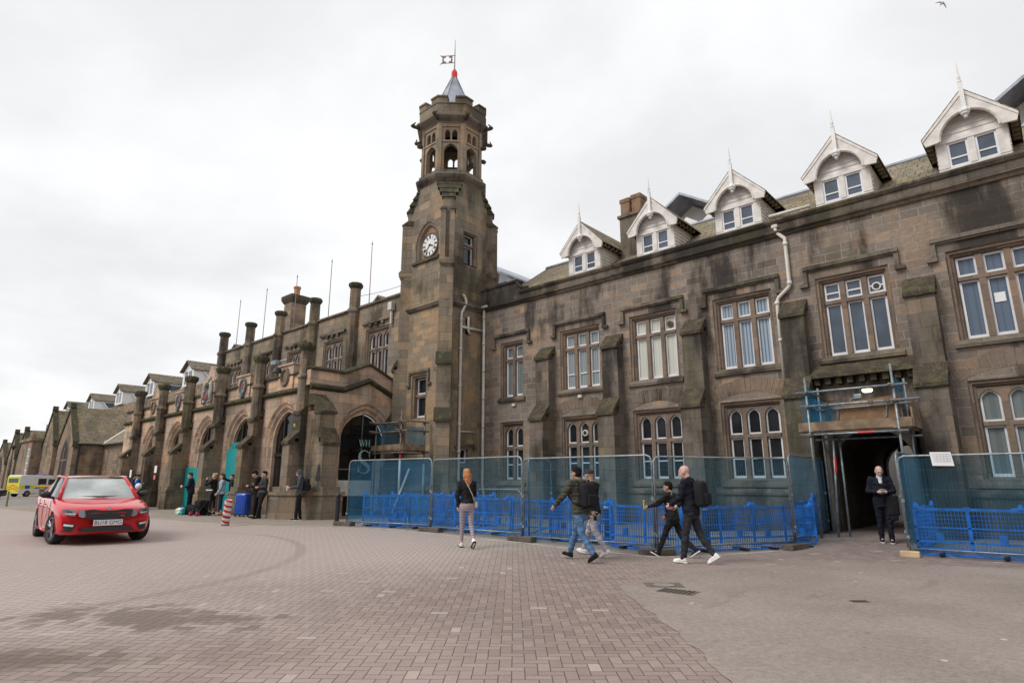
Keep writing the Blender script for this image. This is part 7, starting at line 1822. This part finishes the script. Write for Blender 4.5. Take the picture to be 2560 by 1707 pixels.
        m = MB(); plate_(m, [(sd * .455, .725), (sd * .415, .585), (sd * .47, .565), (sd * .545, .605), (sd * .54, .73)], 0.013); m.build('headlight', 'lens', t, local=True, fixn=False)
        m = MB(); plate_(m, [(sd * .55, .435), (sd * .63, .285), (sd * .805, .30), (sd * .81, .47)], 0.014); it = m.build('air_intake', 'black', t, local=True, fixn=False)
        m = MB(); plate_(m, [(sd * .60, .425), (sd * .605, .385), (sd * .78, .41), (sd * .785, .45)], 0.022); m.build('light_strip', 'chrome', it, local=True, fixn=False)
    m = MB(); plate_(m, [(-.44, .375), (-.53, .275), (.53, .275), (.44, .375)], 0.012, n=16); m.build('air_intake', 'black', t, local=True, fixn=False)
    m = MB(); m.rbox(-0.27, 0.27, 2.335, 2.352, 0.395, 0.515, 0.006); pl = m.build('number_plate', 'sash', t, local=True)
    if plate: text_mesh(plate, 0.115, 'plate_lettering', 'black', pl, Matrix.Translation((0, 2.3535, 0.455)) @ Matrix.Rotation(math.pi, 4, 'Z') @ Matrix.Rotation(math.pi / 2, 4, 'X'), 0.001, 0.92)
    m = MB(); m.tube([(-0.55, 0.98, 0.985), (0.0, 1.10, 0.985), (0.55, 0.98, 0.985)], 0.012, 5); m.tube([(-0.5, 0.99, 0.99), (-0.1, 0.98, 1.02)], 0.008, 4); m.build('wiper', 'black', t, local=True)
    m = MB(); m.rbox(-0.08, 0.08, 0.36, 0.42, 1.30, 1.36, 0.015); m.build('rear_view_mirror', 'black', t, local=True)
    m = MB()
    for i in range(3):
        for j in range(1):
            m.box(0.903, 0.9125, 0.42 - 0.05 * j - 0.02 * i, 0.47 - 0.05 * j - 0.02 * i, 0.52 + i * 0.09, 0.61 + i * 0.09)
    m.build('door_decal', 'sash', t, local=True)
    return t
car('red saloon car turning in front of the arcade', -17.97, 4.42, (0.9955, -0.084), 'redpaint', 'BU18 GMG', steer=R(12))
car('black car cut off by the left edge of the picture', -66.15, 7.9, (0.6, 0.8), 'blackpaint', detail=False, name='black_car')
# ---------------------------------------------------------------- police van
MAT['vanwhite'] = carpaint('white_van_paint', (0.70, 0.71, 0.73))
MAT['sat_yellow'] = plain('reflective_yellow', (0.62, 0.66, 0.01), 0.4)
MAT['sat_blue'] = plain('reflective_blue', (0.02, 0.08, 0.40), 0.4)
MAT['sat_orange'] = plain('reflective_orange', (0.75, 0.16, 0.01), 0.4)
hv = Vector((-0.41, 0.91))
t = thing('police_van', 'white police van with yellow and blue checks and orange chevron rear doors', 'van', (-74.5, 13.6, gz(-79, 13)), math.atan2(-hv.x, hv.y))
t.scale = (0.86, 0.86, 0.86)
m = MB()
prof = [(-2.45, 0.35), (2.2, 0.35), (2.45, 0.5), (2.45, 0.95), (1.75, 1.25), (1.2, 2.1), (1.0, 2.28), (-2.3, 2.32), (-2.45, 2.2)]
m.loft([[(xx, y_ * (1 if abs(xx) < 0.95 else 0.995), z_ if abs(xx) < .95 else 0.35 + (z_ - 0.35) * 0.985) for y_, z_ in prof] for xx in (-1.0, -0.93, 0.93, 1.0)])
m.build('body', 'vanwhite', t, local=True, bevel=0.03)
for sd in (-1, 1):
    m = MB(); m.box(sd * 1.0 - 0.006, sd * 1.0 + 0.006, -0.55, 0.35, 1.30, 1.95); m.box(sd * 1.0 - 0.006, sd * 1.0 + 0.006, 0.55, 1.3, 1.28, 1.9); m.build('side_window', 'carglass', t, local=True)
    m = MB()
    for i in range(9):
        m.box(sd * 1.0 - 0.008, sd * 1.0 + 0.008, -2.4 + i * 0.52, -2.4 + (i + 1) * 0.52, 0.86, 1.22, i % 2)
    m.build('check_band', ['sat_yellow', 'sat_blue'], t, local=True)
    for ya in (-1.55, 1.6):
        n = 20; m = MB(); m.loft([[(sd * xx, ya + r * math.cos(2 * math.pi * k / n), 0.34 + r * math.sin(2 * math.pi * k / n)) for k in range(n)] for r, xx in ((0.2, 0.8), (0.34, 0.8), (0.34, 1.015), (0.2, 1.02))]); w_ = m.build('wheel', 'tyre', t, local=True)
        m = MB(); m.loft([[(sd * xx, ya + r * math.cos(2 * math.pi * k / n), 0.34 + r * math.sin(2 * math.pi * k / n)) for k in range(n)] for r, xx in ((0.2, 1.0), (0.19, 1.03), (0.05, 1.035))]); m.build('rim', 'alloy', w_, local=True)
m = MB(); m.box(-0.95, 0.95, -2.475, -2.452, 0.45, 2.2, 0)
for i in range(-5, 6):
    for sd in (-1, 1):
        a = i * 0.36
        p = [(0, a + 1.2), (sd * 0.92, a + 0.45), (sd * 0.92, a + 0.63), (0, a + 1.38)]
        p = [(x_, min(1.35, max(0.5, z_))) for x_, z_ in p]
        if len({z_ for _, z_ in p}) > 2: m.prism([(x_, -2.476, z_) for x_, z_ in p], (0, -0.004, 0), 1)
m.build('rear_door', ['sat_yellow', 'sat_orange'], t, local=True, fixn=False)
m = MB(); m.box(-0.75, 0.75, -2.484, -2.476, 1.5, 1.98); m.build('rear_window', 'carglass', t, local=True)
m = MB(); m.rbox(-0.6, 0.6, 0.2, 0.5, 2.3, 2.42, 0.03); m.build('light_bar', 'sat_blue', t, local=True)
# yellow rail on a low wall, signpost
t = thing('low_wall', 'low dark wall topped by a yellow rail beyond the red car', 'wall', (-69.0, 13.3, 0.17))
m = MB(); m.box(-69.3, -69.0, 12.9, 15.9, 0.1, 0.9); m.build('wall', 'farstone', t)
m = MB(); m.tube([(-69.1, 12.5, 1.12), (-69.1, 15.9, 1.12)], 0.11, 6); m.tube([(-69.1, 13.2, 0.9), (-69.1, 13.2, 1.1)], 0.06, 6); m.build('rail', 'yellow', t)
m = MB(); m.tube([(-44.3, 6.9, 0.17), (-44.3, 6.9, 0.95)], 0.045, 8); m.lathe((-44.3, 6.9, 0.17), [(0.08, 0), (0.06, 0.05)], 8); m.lathe((-44.3, 6.9, 0.95), [(0.05, 0), (0.06, 0.03), (0.02, 0.06)], 8)
tag(m.build('marker_post', plain('green_post', (0.16, 0.19, 0.07), 0.7), loc=(-44.3, 6.9, 0.17)), 'short green marker post at the left edge of the road', 'post')
# lamp post at the far left
t = thing('street_lamp', 'thin dark street lamp before the far gables', 'street lamp', (-92, 14.0, 0.17))
m = MB(); m.tube([(-92, 14, 0.17), (-92, 14, 5.2)], [0.07, 0.045], 6); m.build('pole', 'iron', t); m = MB(); m.lathe((-92, 14, 5.2), [(0.08, 0), (0.2, 0.4), (0.15, 0.55), (0.02, 0.6)], 6); m.build('lantern', 'iron', t)
# ---------------------------------------------------------------- motorbike
t = thing('motorbike', 'black and red motorbike parked against the arcade behind the red car', 'motorbike', (-34.6, 10.4, gz(-34.6, 10.4)), R(80))
for ya in (0.68, -0.68):
    n = 22; m = MB()
    for k in range(n):
        a, b = 2 * math.pi * k / n, 2 * math.pi * (k + 1) / n
        m.tube([(0, ya + 0.26 * math.cos(a), 0.31 + 0.26 * math.sin(a)), (0, ya + 0.26 * math.cos(b), 0.31 + 0.26 * math.sin(b))], 0.055, 6, cap=False)
    w_ = m.build('wheel', 'tyre', t, local=True, smooth=True); m = MB(); m.loft([[(xx, ya + r * math.cos(2 * math.pi * k / n), 0.31 + r * math.sin(2 * math.pi * k / n)) for k in range(n)] for r, xx in ((0.2, -0.02), (0.2, 0.02))]); m.build('rim', 'alloy', w_, local=True)
m = MB(); m.tube([(0, 0.35, 0.82), (0, 0.0, 0.80), (0, -0.2, 0.74)], [0.12, 0.15, 0.1], 10); m.build('fuel_tank', 'red', t, local=True, smooth=True)
m = MB(); m.tube([(0, -0.15, 0.78), (0, -0.6, 0.84), (0, -0.85, 0.92)], [0.11, 0.11, 0.06], 8); m.build('seat', 'black', t, local=True, smooth=True)
m = MB(); m.rbox(-0.16, 0.16, -0.25, 0.3, 0.28, 0.62, 0.05); m.tube([(0, 0.68, 0.31), (0, 0.45, 0.95)], 0.04, 6); m.tube([(0, -0.68, 0.31), (0, -0.2, 0.45)], 0.035, 6); m.build('engine_frame', 'iron', t, local=True)
m = MB(); m.tube([(-0.36, 0.36, 1.02), (0, 0.46, 1.0), (0.36, 0.36, 1.02)], 0.018, 6); m.ball((0, 0.58, 0.92), 0.11, 0.08, 0.12); m.build('handlebar', 'black', t, local=True)
m = MB(); m.ball((0, -0.35, 1.12), 0.15, 0.17, 0.16); tag(m.build('helmet', 'white', loc=(0, -0.0, 0), smooth=True), 'white crash helmet resting on the parked motorbike', 'helmet'); h = bpy.data.objects['helmet']; h.location = (-34.6, 10.4, gz(-34, 10)); h.rotation_euler = (0, 0, R(80))
# ---------------------------------------------------------------- luggage
t = thing('suitcase', 'large bright blue hard suitcase standing by the arcade pier', 'suitcase', (-24.35, 11.1, gz(-25, 11)), R(22))
m = MB(); m.rbox(-0.28, 0.28, -0.17, 0.17, 0.07, 0.90, 0.09); m.build('shell', plain('blue_suitcase', (0.01, 0.07, 0.42), 0.35, coat=0.4), t, local=True, smooth=True)
m = MB(); m.tube([(-0.1, 0, 0.89), (-0.1, 0, 0.97), (0.1, 0, 0.97), (0.1, 0, 0.89)], 0.015, 6); m.build('handle', 'black', t, local=True)
for q in (-1, 1):
    for w2 in (-1, 1):
        m = MB(); m.tube([(q * 0.2 - 0.015, w2 * 0.12, 0.035), (q * 0.2 + 0.015, w2 * 0.12, 0.035)], 0.035, 10); m.build('wheel', 'black', t, local=True)
m = MB()
for q in (-0.16, -0.05, 0.06, 0.17): m.tube([(q, -0.172, 0.18), (q, -0.172, 0.8)], 0.012, 5)
m.build('rib', plain('blue_rib', (0.008, 0.055, 0.36), 0.4), t, local=True)
def bag(x, y, r, label, mat, rz=0, name='holdall'):
    m = MB(); m.rbox(-r[0], r[0], -r[1], r[1], 0, r[2], min(r) * 0.4); m.tube([(-r[0] * 0.4, 0, r[2] - 0.01), (-r[0] * 0.3, 0.02, r[2] + 0.1), (r[0] * 0.3, 0.02, r[2] + 0.1), (r[0] * 0.4, 0, r[2] - 0.01)], 0.014, 5)
    g = organic(m, 0.025, 4, 0.02, 0, x); o = put(g, name, mat, None); o.location = (x, y, gz(x, y)); o.rotation_euler = (0, 0, R(rz)); return tag(o, label, 'bag')
bag(-27.2, 10.35, (0.34, 0.2, 0.40), 'large black holdall on the pavement behind the carrier bag', 'black_cloth', 15)
bag(-26.6, 10.45, (0.3, 0.2, 0.42), 'black bag heaped right of the large holdall', 'black_cloth', -10)
bag(-27.6, 10.0, (0.2, 0.11, 0.28), 'yellow, white and teal carrier bag left of the black holdalls', None or 'carrier', 20, 'carrier_bag') if 'carrier' in MAT else None
m_, nt = newmat('carrier_bag_print')
tc = nd(nt, 'ShaderNodeTexCoord'); s_ = nd(nt, 'ShaderNodeSeparateXYZ', i0=tc.outputs['Object'])
c1 = mixc(nt, mth(nt, 'GREATER_THAN', s_.outputs[0], -0.09), (0.62, 0.55, 0.03), (0.66, 0.68, 0.68)); c2 = mixc(nt, mth(nt, 'GREATER_THAN', mth(nt, 'SUBTRACT', s_.outputs[0], mth(nt, 'MULTIPLY', s_.outputs[2], 0.5)), 0.0), c1, (0.05, 0.42, 0.40))
finish(nt, Base_Color=c2, Roughness=0.4); MAT['carrier'] = m_
bag(-27.45, 9.95, (0.2, 0.11, 0.28), 'yellow, white and teal carrier bag left of the black holdalls', 'carrier', 20, 'carrier_bag')
t = thing('pushchair', 'folded dark pushchair with pink wheel hubs among the bags', 'pushchair', (-26.15, 10.15, gz(-26, 10)), R(15))
m = MB(); m.rbox(-0.2, 0.2, -0.1, 0.35, 0.3, 0.62, 0.08); m.build('seat', 'black_cloth', t, local=True, smooth=True)
m = MB()
for sd in (-1, 1): m.tube([(sd * 0.2, -0.15, 0.14), (sd * 0.2, 0.15, 0.5), (sd * 0.19, 0.4, 1.0)], 0.014, 6); m.tube([(sd * 0.2, 0.35, 0.12), (sd * 0.2, 0.05, 0.5)], 0.014, 6)
m.build('frame', 'black', t, local=True)
m = MB(); m.tube([(-0.19, 0.4, 1.0), (0.19, 0.4, 1.0)], 0.025, 6); m.build('handle', 'sash', t, local=True)
for sd in (-1, 1):
    for y_ in (-0.16, 0.36):
        n = 14; m = MB(); m.loft([[(sd * 0.2 + xx, y_ + r * math.cos(2 * math.pi * k / n), 0.08 + r * math.sin(2 * math.pi * k / n)) for k in range(n)] for r, xx in ((0.04, -0.03), (0.08, -0.025), (0.08, 0.025), (0.04, 0.03))]); m.build('wheel', plain('pink_hub', (0.34, 0.03, 0.10), 0.5) if y_ < 0 else 'black', t, local=True)
# ---------------------------------------------------------------- gull
t = Vector((-1.74, 50.775, 37.0))
m = MB()
m.tube([(-1.90, 50.83, 36.92), (-1.80, 50.80, 36.97), (-1.74, 50.775, 37.01), (-1.68, 50.76, 37.04), (-1.62, 50.75, 37.055)], [0.03, 0.055, 0.065, 0.05, 0.015], 8)
gl_ = m.build('gull', plain('gull_grey', (0.42, 0.38, 0.39), 0.8), loc=t, smooth=True); tag(gl_, 'gull gliding alone in the upper right of the sky', 'bird')
for pts in ([(-1.76, 50.78, 37.01), (-1.853, 50.70, 37.11), (-2.0, 50.66, 37.13), (-2.171, 50.638, 37.179)], [(-1.72, 50.78, 37.0), (-1.623, 50.855, 36.90), (-1.59, 50.95, 36.75), (-1.551, 51.065, 36.598)]):
    m = MB()
    w0 = [0.10, 0.12, 0.09, 0.02]
    ringv = []
    for p, w_ in zip(pts, w0):
        p = Vector(p); a = Vector((0.35, -0.1, 0.32)).normalized() * w_ * 0.5; b = Vector((0, 0.4, -0.3)).normalized() * 0.012
        ringv.append([p + a, p + b, p - a, p - b])
    m.loft(ringv); m.build('wing', 'galv' if False else gl_.data.materials[0], gl_, smooth=True)
# ---------------------------------------------------------------- unseen buildings added only to be reflected in windows and car
def terrace(label, x0, x1, y0, y1, h, face):
    t = thing('reflection_building', label, 'building', ((x0 + x1) / 2, (y0 + y1) / 2, 0))
    m = MB(); m.box(x0, x1, y0, y1, 0, h); m.build('wall', 'farstone', t)
    m = MB()
    if face == 'N': m.prism([(x0, y0, h), (x0, y1, h), (x0, (y0 + y1) / 2, h + 3.5)], (x1 - x0, 0, 0))
    else: m.prism([(x0, y0, h), (x1, y0, h), ((x0 + x1) / 2, y0, h + 3.5)], (0, y1 - y0, 0))
    m.build('roof', 'slate', t)
    m = MB(); k = 0
    for z in (1.5, 5.0, 8.3):
        q = (x0 if face == 'N' else y0) + 1.5
        while q < (x1 if face == 'N' else y1) - 2:
            if face == 'N': m.box(q, q + 1.3, y1, y1 + 0.03, z, z + 2.0)
            else: m.box(x0 - 0.03, x0, q, q + 1.3, z, z + 2.0)
            q += 3.4
    w_ = m.build('window', 'sash', t)
    return t
terrace('long stone terrace, unseen, added to the south only for reflections', -62, 34, -46, -36, 11.5, 'N')
terrace('tall stone block, unseen, added to the east only for reflections', 36, 48, -34, 12, 13.0, 'W')
